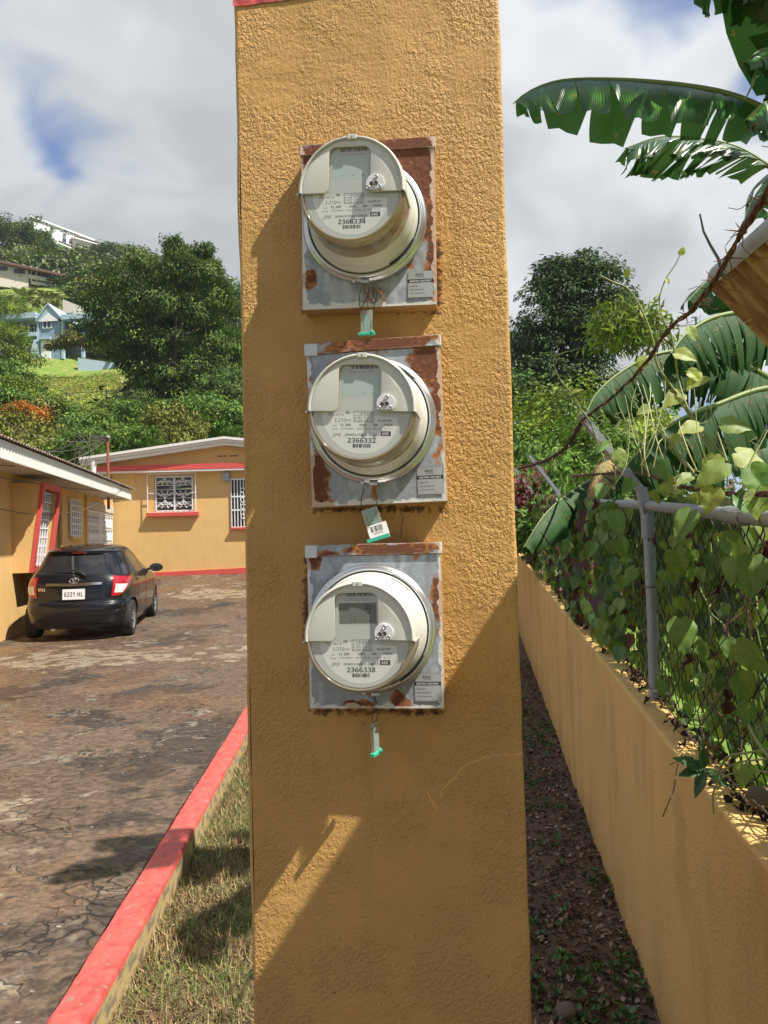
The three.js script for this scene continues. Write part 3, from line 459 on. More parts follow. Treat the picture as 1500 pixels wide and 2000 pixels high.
function makeSocket(TL, TR, BL, BR, rust, topRust, label, P) {
  const q = [TL, TR, BL, BR].map(([x, y]) => onColumn(x, y, P)), c = q[0].clone().add(q[1]).add(q[2]).add(q[3]).multiplyScalar(0.25);
  const w = (q[0].distanceTo(q[1]) + q[2].distanceTo(q[3])) / 2, h = (q[0].distanceTo(q[2]) + q[1].distanceTo(q[3])) / 2;
  const tilt = Math.atan2(q[1].y - q[0].y + q[3].y - q[2].y, q[1].x - q[0].x + q[3].x - q[2].x);
  const t = thing('meter_socket', label, 'meter socket', [0, 0, 0], 0, 'meter sockets on the column');
  t.matrix.copy(column.matrixWorld); t.position.copy(colWorld(c)); t.rotation.set(0, -COL_YAW, tilt, 'YXZ'); t.updateMatrixWorld(true);
  const zinc = mat(0.34, 0.36, 0.39, 0.5), white = mat(0.62, 0.61, 0.58, 0.6);
  const bodyG = new RoundedBoxGeometry(w, h, P + 0.004, 2, 0.0016); bodyG.translate(0, 0, -(P + 0.004) / 2 - 0.001); part('box', bodyG, mat(0.36, 0.215, 0.085, 0.85), t);
  const strip = 0.0155, sheet = rustSheet(rust.seed, rust.spots);
  const pg = gridGeo(24, 28, (u, v) => { const x = (u - 0.5) * (w - 0.001), y = -h / 2 + 0.0005 + v * (h - strip - 0.001); return [x, y, 0.0003 + 0.0012 * Math.sin(u * Math.PI) * Math.sin(v * Math.PI) + 0.0006 * (fbm(u * 5, v * 5, rust.seed, 3) - 0.5), u, v]; });
  part('front_panel', pg, sheet, t);
  const lid = new RoundedBoxGeometry(w + 0.0035, strip + 0.001, P * 0.7, 2, 0.0012); { const p = lid.attributes.position, u = lid.attributes.uv; for (let i = 0; i < p.count; i++) u.setXY(i, p.getX(i) / w + 0.5, p.getY(i) / strip + 0.5); } lid.translate(0, h / 2 - strip / 2 + 0.001, -P * 0.35 + 0.004);
  part('top_flange', lid, rustSheet(rust.seed + 50, topRust, 512, 64), t);
  const lb = gridGeo(6, 6, (u, v) => [(u - 0.5) * 0.0385, (v - 0.5) * 0.0405, 0.0006 * Math.sin(u * 3.1), u, v]);
  const st = part('label_sticker', lb, mat(1, 1, 1, 0.45, { map: stickerTex }), t); st.position.set(w / 2 - 0.0235, -h / 2 + 0.0315, 0.0016);
  const gasket = part('collar', lathe([[0.090, 0], [0.0915, 0.001], [0.0905, 0.0035], [0.086, 0.0042]], 72).rotateX(Math.PI / 2), zinc, t);
  return { t, c, w, h, tilt, P, gasket };
}
function seat(meter, s, ringPx, face, roll) {          // put a meter on its socket: ring centre at that pixel, its face turned by (yaw, pitch)
  const r = onColumn(ringPx[0], ringPx[1], s.P + 0.008); r.z = s.P + 0.0012; meter.position.copy(colWorld(r)); meter.scale.setScalar(1.06); meter.rotation.set(face[1], -COL_YAW + face[0], roll, 'YXZ'); meter.updateMatrixWorld(true);
  s.gasket.position.copy(meter.position.clone().applyMatrix4(s.t.matrixWorld.clone().invert()));
  return meter;
}
const S1 = makeSocket([585, 290], [849, 268], [594, 604], [851, 597], { seed: 5, spots: [[0.96, 0.9, 0.42, 1.35], [0.7, 1.02, 0.5, 1.2, 0.22], [1.02, 0.45, 0.16, 1.2, 0.7], [0.0, 0.98, 0.22, 1.2], [0.06, 0.2, 0.09, 1.1]] }, [[0.8, 0.4, 0.5, 1.1, 2], [0.12, 0.2, 0.2, 1.1, 2]], 'grey meter socket box, uppermost of the three, rusted at its top and along its edge', 0.034);
const S2 = makeSocket([596, 676], [860, 655], [611, 990], [872, 980], { seed: 8, spots: [[0.93, 0.95, 0.27, 1.3, 0.3], [1.0, 0.66, 0.12, 1.1, 0.4], [0.05, 0.16, 0.14, 1.35, 0.34], [0.02, 0.62, 0.06, 1.2, 0.3]] }, [[0.62, 0.5, 0.6, 1.05, 3]], 'grey meter socket box between the other two, rust streaks along its edges', 0.042);
const S3 = makeSocket([596, 1066], [860, 1062], [608, 1385], [868, 1383], { seed: 12, spots: [[0.04, 0.97, 0.10, 1.2], [0.97, 0.72, 0.07, 1.1, 0.25], [0.36, 0.02, 0.16, 1.3, 0.05], [0.68, 0.07, 0.10, 1.0, 0.1]] }, [[0.62, 0.4, 0.5, 1.2, 1.1], [0.18, 0.1, 0.12, 1.0, 0.6]], 'grey meter socket box, lowest of the three, mostly clean zinc with a rusty top strip', 0.048);
const m1 = makeMeter(facePlate('2366334', '84 569 251', false), 'round beige electricity meter numbered 2366334 in the uppermost socket', 1);
seat(m1, S1, [712, 431], [-0.035, 0.012], -0.052);
const m2 = makeMeter(facePlate('2366332', '84 569 249', false), 'round beige electricity meter numbered 2366332 in the socket between the others', 1);
seat(m2, S2, [728, 821], [-0.02, 0.0], -0.05);
const m3 = makeMeter(facePlate('2366338', '84 569 255', true), 'round beige electricity meter numbered 2366338 with figures on its display, lowest', 1);
seat(m3, S3, [726, 1227], [-0.03, -0.005], -0.0);
// painted-over corner of each socket flange
for (const [s, k] of [[S2, 0.02], [S3, 0.018]]) { const g = new RoundedBoxGeometry(k, 0.0185, 0.004, 2, 0.0018); const o = part('paint_patch', g, mat(0.56, 0.6, 0.64, 0.55), s.t); o.position.set(-s.w / 2 + k / 2 - 0.002, s.h / 2 - 0.0085, 0.0035); }
// seals: loops of wire through the ring's tab, each with a small clear and green plastic lock
const green = phys(0.03, 0.42, 0.30, 0.3, { transmission: 0.25, thickness: 0 }), clearP = phys(0.8, 0.82, 0.78, 0.12, { transmission: 0.75, thickness: 0 });
const tagTex = canvasTex(160, 110, (c) => { c.fillStyle = '#eee'; c.fillRect(0, 0, 160, 110); c.fillStyle = '#222'; const R = rng(4); for (let x = 26; x < 120; x += 4 + R() * 6) c.fillRect(x, 14, 2 + R() * 4, 52); c.font = 'bold 20px sans-serif'; c.fillText('2423748', 36, 88); });
function makeSeal(label, mtr, top, locks, lockAt, ang, len, wd, thin, tagged, P = 0.045) {
  const W = (p, off) => colWorld(onColumn(p[0], p[1], off));
  const c = W(lockAt, P), t = thing('meter_seal', label, 'meter seal', c.toArray(), 0, 'wire seals under the meters'); t.rotation.set(0, -COL_YAW + (thin ? 1.25 : 0), ang, 'YXZ'); t.updateMatrixWorld(true);
  const loc = (v) => v.clone().applyMatrix4(t.matrixWorld.clone().invert());
  const A = loc(W(top[0], P + 0.01)), B = loc(W(top[1], P + 0.01));
  const R = rng(31 + len * 1000 | 0);
  for (const [s, P] of [[-1, A], [1, B]]) { const e = V(s * wd * 0.36, len * 0.46, 0), pts = []; for (let i = 0; i <= 10; i++) { const u = i / 10; pts.push(P.clone().lerp(e, u).add(V(s * 0.004 * Math.sin(u * 3.14) + (R() - 0.5) * 0.0012, 0, (R() - 0.5) * 0.001))); } part('wire', new THREE.TubeGeometry(new THREE.CatmullRomCurve3(pts), 24, 0.00075, 6), M.wire, t); }
  part('case', new RoundedBoxGeometry(wd * 0.86, len, 0.0045, 2, 0.0008), clearP, t);
  const ins = part('insert', new RoundedBoxGeometry(wd * 0.42, len * 0.62, 0.0028, 2, 0.001), green, t); ins.position.set(0, locks, 0.0005);
  const dk = part('core', new RoundedBoxGeometry(wd * 0.66, len * 0.6, 0.0016, 2, 0.0004), mat(0.08, 0.10, 0.085, 0.6), t); dk.position.set(0, len * 0.04, -0.0012);
  const base = part('foot', new RoundedBoxGeometry(wd * 1.22, len * 0.12, 0.007, 2, 0.001), phys(0.06, 0.62, 0.42, 0.35, { transmission: 0.3, thickness: 0 }), t); base.position.y = -len / 2;
  if (!tagged) { const k = part('plug', new THREE.SphereGeometry(len * 0.1, 14, 10), green, t); k.position.set(wd * 0.4, -len * 0.46, 0.002); }
  else { const g = part('paper_tag', gridGeo(4, 2, (u, v) => [(u - 0.5) * wd * 1.05, (v - 0.5) * len * 0.4, 0, u, v]), mat(1, 1, 1, 0.6, { map: tagTex }), t); g.position.set(wd * 0.12, -len * 0.24, 0.0035); }
  return t;
}
makeSeal('clear and green plastic seal hanging by two rusty wires under the uppermost meter', m1, [[707, 560], [733, 562]], 0, [716, 629], -0.02, 0.036, 0.021, false, false);
makeSeal('clear plastic seal with a white bar code sticker hanging askew under the meter numbered 2366332', m2, [[712, 954], [728, 956]], 0.008, [730, 1022], 0.28, 0.047, 0.029, false, true);
makeSeal('slim seal seen edge on, green at its foot, hanging under the lowest meter', m3, [[731, 1362], [732, 1362]], -0.012, [733, 1440], 0.02, 0.047, 0.021, true, false);
{ // dry curled vine scraps caught on the uppermost meter
  const t = thing('dry_tendril', 'tangle of dry reddish tendrils caught under the uppermost meter', 'dry tendrils', colWorld(onColumn(720, 556, 0.046)).toArray(), -COL_YAW), R = rng(77);
  for (let k = 0; k < 11; k++) { const pts = [], a = -1.9 + R() * 1.4, L = 0.012 + R() * 0.035; for (let i = 0; i <= 7; i++) { const u = i / 7; pts.push([-0.012 + R() * 0.004 + k * 0.0028 + Math.cos(a) * L * u * 0.9, -0.003 + Math.sin(a) * L * u, 0.006 * Math.sin(u * 5 + k) + 0.003]); } part('tendril', new MB().tube(pts, 0.0006 + 0.0004 * R(), 5).geo(), k % 3 ? M.rustWire : mat(0.32, 0.17, 0.08, 0.8), t); }
}
// ---------------------------------------------------------------- yellow bungalow: rear wing across the drive, side wing along it
const paintTex = (r, g, b, seed) => tex(512, 512, (x, y) => { const f = fbm(x / 64, y / 64, seed, 5, 8, 8), s = fbm(x / 10, y / 100, seed + 9, 4, 51, 5), k = 0.9 + 0.14 * f + 0.06 * (s - 0.5); return [r * k, g * k, b * k * (0.97 + 0.06 * s)]; }, true, 0.4, 0.4);
const H = {
  wall: mat(1, 1, 1, 0.8, { map: paintTex(0.68, 0.435, 0.17, 3), bumpMap: tex(256, 256, (x, y) => fbm(x / 8, y / 8, 3, 4, 32, 32), false, 2, 2), bumpScale: 0.003 }),
  white: mat(0.72, 0.71, 0.68, 0.6, { bumpMap: tex(128, 128, (x, y) => fbm(x / 8, y / 8, 5, 3, 16, 16), false, 2, 2), bumpScale: 0.002 }),
  red: mat(1, 1, 1, 0.6, { map: paintTex(0.60, 0.085, 0.072, 21) }), glass: phys(0.05, 0.06, 0.075, 0.06, { clearcoat: 0.5 }), grille: mat(0.74, 0.74, 0.75, 0.45), dark: mat(0.02, 0.02, 0.022, 0.8),
  soffit: mat(0.55, 0.50, 0.42, 0.8), sheet: mat(0.30, 0.22, 0.16, 0.7, { metalness: 0.2 }), grey: mat(0.33, 0.35, 0.38, 0.5), curtain: mat(0.35, 0.37, 0.42, 0.9),
};
const SD = 21.5, K = SD / FOCAL;                       // the rear wing's front wall stands 21.5 m off
const HX = (px, d = SD) => at(px, 1060, d).x, HY = (px, py, d = SD) => at(px, py, d).y;
// curly iron grille in a w x h panel, two columns of scrolls; every scroll a part
function scrollGrille(parent, x0, x1, y0, y1, z, cols, seedRows) {
  const w = (x1 - x0) / cols, frame = new THREE.Group(); frame.name = 'grille'; parent.add(frame);
  const bar = (a, b, t) => part('bar', new MB().bar(a, b, t, t).geo(), H.grille, frame);
  bar([x0, y0, z], [x0, y1, z], 0.03); bar([x1, y0, z], [x1, y1, z], 0.03); bar([x0, y0, z], [x1, y0, z], 0.03); bar([x0, y1, z], [x1, y1, z], 0.03);
  for (let c = 1; c < cols; c++) bar([x0 + c * w, y0, z], [x0 + c * w, y1, z], 0.022);
  for (let r = 1; r < 8; r++) bar([x0, mixn(y0, y1, r / 8), z - 0.012], [x1, mixn(y0, y1, r / 8), z - 0.012], 0.012);
  const scroll = (cx, cy, r, sx, sy) => { const pts = []; for (let i = 0; i <= 22; i++) { const u = i / 22, a = u * 4.6, q = r * (1 - 0.72 * u); pts.push([cx + sx * (Math.cos(a) * q - r), cy + sy * Math.sin(a) * q, z + 0.01]); } part('scroll', new MB().tube(pts, 0.011, 5).geo(), H.grille, frame); };
  const rows = seedRows;
  for (let c = 0; c < cols; c++) {
    const mx = x0 + (c + 0.5) * w, rh = (y1 - y0) / rows;
    for (let r = 0; r < rows; r++) { const my = y0 + (r + 0.5) * rh, up = r % 2 ? -1 : 1, R = w * 0.2; for (const s of [-1, 1]) { scroll(mx + s * w * 0.42, my - up * rh * 0.12, R, s, up); scroll(mx + s * w * 0.05 + s * R * 0.9, my + up * rh * 0.22, R * 0.8, s, -up);
      const leg = [[mx, my + up * rh * 0.45, z + 0.01], [mx + s * w * 0.14, my + up * rh * 0.1, z + 0.01], [mx + s * w * 0.42, my - up * rh * 0.12, z + 0.01]]; part('scroll', new MB().tube(leg, 0.011, 5).geo(), H.grille, frame); } }
  }
  return frame;
}
{
  const t = thing('rear_wing', 'yellow rear wing of the bungalow facing the camera across the drive, low white gable', 'house', [0, 0, 0]);
  const xl = HX(221), xr = -0.8, ridge = HX(447), z = -SD, base = 0.2, eaveY = 3.72, ridgeY = HY(447, 872, SD), bandY = HY(330, 921);
  const roofAt = (x) => ridgeY - Math.abs(x - ridge) * (ridgeY - HY(222, 905)) / (ridge - xl);
  // front wall with openings: built as rectangles round the two windows
  const W1 = [HX(303), HX(380), HY(340, 999.5), HY(340, 929)], W2 = [HX(454), HX(520), HY(470, 1030), HY(470, 936)];
  const wm = new MB(), wallBox = (a, b, c, d) => wm.box(a, b, c, d, z - 0.2, z);
  wallBox(xl, W1[0], base, bandY); wallBox(W1[0], W1[1], base, W1[2]); wallBox(W1[0], W1[1], W1[3], bandY); wallBox(W1[1], W2[0], base, bandY); wallBox(W2[0], W2[1], base, W2[2]); wallBox(W2[0], W2[1], W2[3], bandY); wallBox(W2[1], xr, base, bandY);
  wm.box(xl, xl + 0.2, base, bandY, z - 8, z - 0.2).box(xr - 0.2, xr, base, bandY, z - 8, z - 0.2);
  part('wall', wm.geo(), H.wall, t);
  const gb = new MB(), gl = HX(196), y0 = bandY + 0.17; { const f = [[gl, y0], [xr + 0.1, y0], [xr + 0.1, roofAt(xr)], [ridge, ridgeY], [gl, roofAt(gl)]]; const zz = z + 0.05; for (let i = 1; i + 1 < f.length; i++) gb.tri([...f[0], zz], [...f[i], zz], [...f[i + 1], zz]); }
  part('gable', gb.geo(), H.wall, t);
  part('band', new MB().box(HX(189), xr + 0.5, bandY + 0.02, bandY + 0.17, z - 0.1, z + 0.27).geo(), H.red, t);
  part('band_soffit', new MB().box(HX(190), xr + 0.49, bandY - 0.03, bandY + 0.017, z - 0.1, z + 0.26).geo(), H.white, t);
  // roof: fascia boards in three steps and the covering behind
  const fascia = (y1, y2, zf, name) => { const m = new MB(), L = HX(168), Rr = ridge + (ridge - L), f = (x) => roofAt(x); for (const [a, b] of [[L, ridge], [ridge, Rr]]) m.hexa([[a, f(a) + y1, zf], [b, f(b) + y1, zf], [b, f(b) + y1, zf - 0.12], [a, f(a) + y1, zf - 0.12], [a, f(a) + y2, zf], [b, f(b) + y2, zf], [b, f(b) + y2, zf - 0.12], [a, f(a) + y2, zf - 0.12]]); return part(name, m.geo(), H.white, t); };
  fascia(0.0, 0.085, z + 0.36, 'fascia'); fascia(0.0875, 0.155, z + 0.42, 'fascia'); fascia(0.158, 0.225, z + 0.47, 'fascia');
  { const m = new MB(), L = HX(170), Rr = ridge + (ridge - L); for (const [a, b] of [[L, ridge], [ridge, Rr]]) m.hexa([[a, roofAt(a) + 0.005, z + 0.3], [b, roofAt(b) + 0.005, z + 0.3], [b, roofAt(b) + 0.005, z - 8], [a, roofAt(a) + 0.005, z - 8], [a, roofAt(a) + 0.2, z + 0.3], [b, roofAt(b) + 0.2, z + 0.3], [b, roofAt(b) + 0.2, z - 8], [a, roofAt(a) + 0.2, z - 8]]); part('roof', m.geo(), H.white, t); }
  { const L = xl, y = (x) => slopeUp(SD) + 0.03 * (x - xl) / 4; part('skirting', new MB().hexa([[L, -0.2, z + 0.03], [xr, -0.2, z + 0.03], [xr, -0.2, z], [L, -0.2, z], [L, HY(240, 1122), z + 0.03], [xr, HY(480, 1110) + 0.1, z + 0.03], [xr, HY(480, 1110) + 0.1, z], [L, HY(240, 1122), z]]).geo(), H.red, t); }
  for (const v of [429, 435, 441, 452, 458, 464]) part('vent', new MB().box(HX(v), HX(v) + 0.06, HY(450, 892), HY(450, 889.5), z + 0.03, z + 0.056).geo(), H.dark, t);
  // front window with its grille cage
  const win = new THREE.Group(); win.name = 'window'; t.add(win);
  const fr = (x0, x1, y0, y1, zz, k) => { for (const [a, b, c, d] of [[x0, x0 + k, y0, y1], [x1 - k, x1, y0, y1], [x0 + k, x1 - k, y0, y0 + k], [x0 + k, x1 - k, y1 - k, y1]]) part('frame', new MB().box(a, b, c, d, zz - 0.05, zz).geo(), H.grille, win); };
  fr(W1[0], W1[1], W1[2], W1[3], z - 0.04, 0.05); const mw = (W1[0] + W1[1]) / 2;
  part('frame', new MB().box(mw - 0.03, mw + 0.03, W1[2] + 0.05, W1[3] - 0.05, z - 0.09, z - 0.04).geo(), H.grille, win);
  for (const [a, b] of [[W1[0] + 0.05, mw - 0.03], [mw + 0.03, W1[1] - 0.05]]) for (let r = 0; r < 6; r++) { const ya = mixn(W1[2] + 0.05, W1[3] - 0.05, r / 6), yb = mixn(W1[2] + 0.05, W1[3] - 0.05, (r + 1) / 6); const p = part('pane', new MB().quad([a, ya, z - 0.075], [b, ya, z - 0.075], [b, yb - 0.01, z - 0.058], [a, yb - 0.01, z - 0.058]).geo(), H.glass, win); }
  scrollGrille(win, W1[0] + 0.04, W1[1] - 0.04, W1[2] + 0.03, W1[3] - 0.03, z - 0.01, 2, 3);
  const cage = new MB(), C = [HX(292), HX(386), HY(340, 1001), HY(340, 925.5)]; for (const [a, b] of [[[C[0], C[2]], [C[0], C[3]]], [[C[1], C[2]], [C[1], C[3]]], [[C[0], C[3]], [C[1], C[3]]], [[C[0], C[2]], [C[1], C[2]]], [[C[0], mixn(C[2], C[3], 0.5)], [C[0] + 0.18, mixn(C[2], C[3], 0.5)]], [[C[1] - 0.12, mixn(C[2], C[3], 0.5)], [C[1], mixn(C[2], C[3], 0.5)]]]) cage.bar([...a, z + 0.12], [...b, z + 0.12], 0.02, 0.02);
  for (let i = 0; i <= 16; i++) { const x = mixn(C[0], C[1], i / 16); cage.bar([x, W1[3] + 0.02, z + 0.115], [x, C[3], z + 0.115], 0.012, 0.012); }
  part('grille_cage', cage.geo(), H.grille, win);
  part('sill', new MB().box(HX(289.5), HX(390), HY(340, 1008), HY(340, 1001), z, z + 0.15).geo(), H.red, t);
  // second window, mostly behind the column
  const w2 = new THREE.Group(); w2.name = 'window'; t.add(w2); part('pane', new MB().box(W2[0], W2[1], W2[2], W2[3], z - 0.12, z - 0.1).geo(), H.glass, w2);
  for (let i = 0; i < 12; i++) { const x = mixn(W2[0], W2[1], i / 11); part('bar', new MB().bar([x, W2[2], z + 0.03], [x, W2[3], z + 0.03], 0.035, 0.02).geo(), H.grille, w2); }
  for (const y of [0, 0.36, 0.64, 1]) part('bar', new MB().bar([W2[0], mixn(W2[2], W2[3], y), z + 0.045], [W2[1], mixn(W2[2], W2[3], y), z + 0.045], 0.012, 0.04).geo(), H.grille, w2);
  { const R = 0.11; for (let r = 0; r < 4; r++) for (const s of [-1, 1]) { const cx = W2[0] + 0.42, cy = mixn(W2[2], W2[3], 0.24 + r * 0.17), pts = []; for (let i = 0; i <= 20; i++) { const u = i / 20, a = u * 5.2, q = R * (1 - 0.7 * u); pts.push([cx + s * (R - Math.cos(a) * q) * 0.9, cy + (r % 2 ? 1 : -1) * Math.sin(a) * q, z + 0.05]); } part('scroll', new MB().tube(pts, 0.012, 5).geo(), H.grille, w2); } }
  part('sill', new MB().box(HX(453.5), HX(522), HY(470, 1033.5), HY(470, 1030), z, z + 0.12).geo(), H.red, t);
  const mb = part('meter_box', new RoundedBoxGeometry(0.19, 0.23, 0.12, 2, 0.015), H.grey, t); mb.position.set(HX(445.5), HY(445, 931), z + 0.06);
  part('pipe', new MB().tube([[HX(266), HY(266, 923), z + 0.01], [HX(266), HY(266, 950), z + 0.01]], 0.008, 6).geo(), H.wall, t);
}
const sideX = (d) => -4.35 - 0.1485 * d;               // side wing's wall line
{
  const t = thing('side_wing', 'yellow side wing of the bungalow along the drive with deep white eaves', 'house', [0, 0, 0]);
  const dir = V(-0.1485, 0, -1).normalize(), out = V(1, 0, -0.1485).normalize();
  // local point: d metres of depth along the wall, o metres out from it, height y
  const P = (d, o, y) => [sideX(d) + out.x * o, y, -d + out.z * o];
  const slab = (m, d0, d1, o0, o1, y0, y1) => m.hexa([P(d0, o1, y0), P(d1, o1, y0), P(d1, o0, y0), P(d0, o0, y0), P(d0, o1, y1), P(d1, o1, y1), P(d1, o0, y1), P(d0, o0, y1)].map((q) => q));
  const flip = (m, d0, d1, o0, o1, y0, y1) => slab(m, d1, d0, o0, o1, y0, y1);
  const B = (name, mt, d0, d1, o0, o1, y0, y1, par = t) => part(name, flip(new MB(), d0, d1, o0, o1, y0, y1).geo(), mt, par);
  const eave = 2.74, far = 21.3, g0 = 18.15, g1 = 21.3;
  const wm = new MB(); const sw = [16.62, 17.38, 1.80, 2.50];
  flip(wm, 6, sw[0], -0.2, 0, -0.3, 2.95); flip(wm, sw[0], sw[1], -0.2, 0, -0.3, sw[2]); flip(wm, sw[0], sw[1], -0.2, 0, sw[3], 2.95); flip(wm, sw[1], g0, -0.2, 0, -0.3, 2.95); flip(wm, g0, far, -0.2, 0, 2.62, 2.95);
  part('wall', wm.geo(), H.wall, t);
  // eaves: soffit, fascia, corrugated sheet
  B('soffit', H.soffit, 6, 19.75, -0.2, 0.72, eave + 0.012, eave + 0.05);
  B('fascia', H.white, 6, 19.8, 0.722, 0.75, eave - 0.02, eave + 0.22);
  B('fascia', H.white, 19.8, 19.83, -0.2, 0.75, eave - 0.02, eave + 0.22);
  const rs = gridGeo(360, 14, (u, v) => { const d = mixn(6, 20.0, u), o = mixn(0.83, -6, v); const q = P(d, o, eave + 0.245 + (0.83 - o) * 0.17 + 0.018 * Math.cos(d * 2 * Math.PI / 0.13)); return [...q, d, o]; });
  part('roof', rs, mat(1, 1, 1, 0.7, { map: tex(256, 256, (x, y) => { const f = fbm(x / 30, y / 60, 7, 5); return [mixn(0.36, 0.2, f), mixn(0.30, 0.12, f), mixn(0.26, 0.08, f)]; }, true, 0.4, 0.4) }), t);
  { const m = new MB(), n = 110; for (let i = 0; i < n; i++) { const d = mixn(8, 20, i / n); m.bar(P(d, 0.752, eave - 0.03), P(d + 0.05, 0.752, eave - 0.03), 0.012, 0.02); } const o = part('drip_edge', m.geo(), H.white, t); o.userData.kind = 'stuff'; }
  // leaning bay window
  const bay = new THREE.Group(); bay.name = 'bay_window'; t.add(bay); const b0 = 12.94, b1 = 14.06, yb = 1.08, yt = 2.60, ob = 0.27, ot = 0.47, k = 0.10;
  const side = (d, th) => { const m = new MB(); m.hexa([P(d, 0.002, yb), P(d + th, 0.002, yb), P(d + th, ob, yb), P(d, ob, yb), P(d, 0.002, yt), P(d + th, 0.002, yt), P(d + th, ot, yt), P(d, ot, yt)]); return m.geo(); };
  part('cheek', side(b0, 0.08), H.wall, bay); part('cheek', side(b1 - 0.08, 0.08), H.wall, bay);
  const lean = (y) => mixn(ob, ot, (y - yb) / (yt - yb));
  const redBar = (d0, d1, y0, y1, e0 = 0, e1 = 0.06) => part('frame', new MB().hexa([P(d1, lean(y0) + e1, y0), P(d0, lean(y0) + e1, y0), P(d0, lean(y0) + e0, y0), P(d1, lean(y0) + e0, y0), P(d1, lean(y1) + e1, y1), P(d0, lean(y1) + e1, y1), P(d0, lean(y1) + e0, y1), P(d1, lean(y1) + e0, y1)]).geo(), H.red, bay);
  redBar(b0 - 0.01, b0 + k, yb, yt, 0.002); redBar(b1 - k, b1 + 0.01, yb, yt, 0.002); redBar(b0 + k, b1 - k, yt - k, yt, 0.002); redBar(b0 + k, b1 - k, yb, yb + k * 0.9, 0.002);
  part('floor', new MB().hexa([P(b1 - 0.08, ob, yb), P(b0 + 0.08, ob, yb), P(b0 + 0.08, 0.002, yb), P(b1 - 0.08, 0.002, yb), P(b1 - 0.08, ob, yb + 0.05), P(b0 + 0.08, ob, yb + 0.05), P(b0 + 0.08, 0.002, yb + 0.05), P(b1 - 0.08, 0.002, yb + 0.05)]).geo(), H.wall, bay);
  part('lid', new MB().hexa([P(b1 - 0.08, ot, yt - 0.05), P(b0 + 0.08, ot, yt - 0.05), P(b0 + 0.08, 0.002, yt - 0.05), P(b1 - 0.08, 0.002, yt - 0.05), P(b1 - 0.08, ot, yt), P(b0 + 0.08, ot, yt), P(b0 + 0.08, 0.002, yt), P(b1 - 0.08, 0.002, yt)]).geo(), H.wall, bay);
  const gr = new THREE.Group(); gr.name = 'grille'; bay.add(gr);
  for (let i = 0; i < 7; i++) { const d = mixn(b0 + 0.12, b1 - 0.12, i / 6); part('bar', new MB().bar(P(d, ob - 0.03, yb + 0.1), P(d, ot - 0.12, yt - 0.1), 0.022, 0.022).geo(), H.grille, gr); }
  for (let j = 0; j < 9; j++) { const y = mixn(yb + 0.14, yt - 0.14, j / 8); part('bar', new MB().bar(P(b0 + 0.1, lean(y) - 0.07, y), P(b1 - 0.1, lean(y) - 0.07, y), 0.02, 0.02).geo(), H.grille, gr); }
  part('pane', new MB().quad(P(b1 - 0.1, ob - 0.12, yb + 0.1), P(b0 + 0.1, ob - 0.12, yb + 0.1), P(b0 + 0.1, ot - 0.24, yt - 0.1), P(b1 - 0.1, ot - 0.24, yt - 0.1)).geo(), H.curtain, bay);
  // small window: frame, louvre panes, grille
  const win = new THREE.Group(); win.name = 'window'; t.add(win); B('pane', H.glass, sw[0], sw[1], -0.14, -0.12, sw[2], sw[3], win);
  for (let i = 0; i < 6; i++) { const d = mixn(sw[0] - 0.05, sw[1] + 0.05, i / 5); part('bar', new MB().bar(P(d, 0.05, sw[2] - 0.05), P(d, 0.05, sw[3] + 0.05), 0.04, 0.03).geo(), H.grille, win); }
  for (let j = 0; j < 7; j++) { const y = mixn(sw[2] - 0.05, sw[3] + 0.05, j / 6); part('bar', new MB().bar(P(sw[0] - 0.05, 0.06, y), P(sw[1] + 0.05, 0.06, y), 0.025, 0.025).geo(), H.grille, win); }
  B('sill', H.wall, sw[0] - 0.05, sw[1] + 0.05, 0, 0.1, sw[2] - 0.13, sw[2] - 0.06, t);
  part('downpipe', new MB().tube([P(15.7, 0.06, -0.1), P(15.7, 0.06, 2.7)], 0.04, 10).geo(), mat(0.42, 0.25, 0.09, 0.6), t);
  B('pilaster', H.wall, g0 - 0.12, g0, 0, 0.06, -0.2, 2.72);
  // white double gate of patterned ironwork in the porch opening
  const gate = thing('iron_gate', 'white double gate of patterned ironwork under the eave beside the rear wing', 'gate', [0, 0, 0]);
  const GB = (name, d0, d1, y0, y1, par, o0 = -0.05, o1 = -0.01) => part(name, flip(new MB(), d0, d1, o0, o1, y0, y1).geo(), H.grille, par);
  B('lintel', H.soffit, g0, g1, -0.12, 0.02, 2.42, 2.618, t);
  const gy0 = 0.25, gy1 = 2.41, mid = (g0 + g1) / 2;
  for (const [a, b] of [[g0 + 0.02, mid - 0.06], [mid + 0.06, g1 - 0.02]]) {
    const leaf = new THREE.Group(); leaf.name = 'gate_leaf'; gate.add(leaf);
    GB('stile', a, a + 0.07, gy0, gy1, leaf); GB('stile', b - 0.07, b, gy0, gy1, leaf); for (const y of [gy0, 1.0, 1.75, gy1 - 0.06]) GB('rail', a + 0.07, b - 0.07, y, y + 0.055, leaf);
    for (let i = 0; i < 7; i++) for (const ph of [0, Math.PI]) { const d = mixn(a + 0.16, b - 0.16, i / 6), pts = []; for (let j = 0; j <= 40; j++) { const y = mixn(gy0, gy1, j / 40); pts.push(P(d + 0.085 * Math.sin(j * 0.98 + ph), -0.03 + (ph ? 0.012 : 0), y)); } part('bar', new MB().tube(pts, 0.018, 4).geo(), H.grille, leaf); }
  }
  GB('post', mid - 0.06, mid + 0.06, gy0, gy1, gate, -0.08, 0.01);
  part('back_panel', flip(new MB(), g0, g1, -0.5, -0.45, -0.1, 2.6).geo(), mat(0.36, 0.34, 0.33, 0.8), t);
  // service mast, conduit, wires
  const mp = at(211, 905, 19.2), mast = thing('service_mast', 'rusty red service mast with cables standing at the end of the eaves', 'mast', [mp.x, 0, mp.z]);
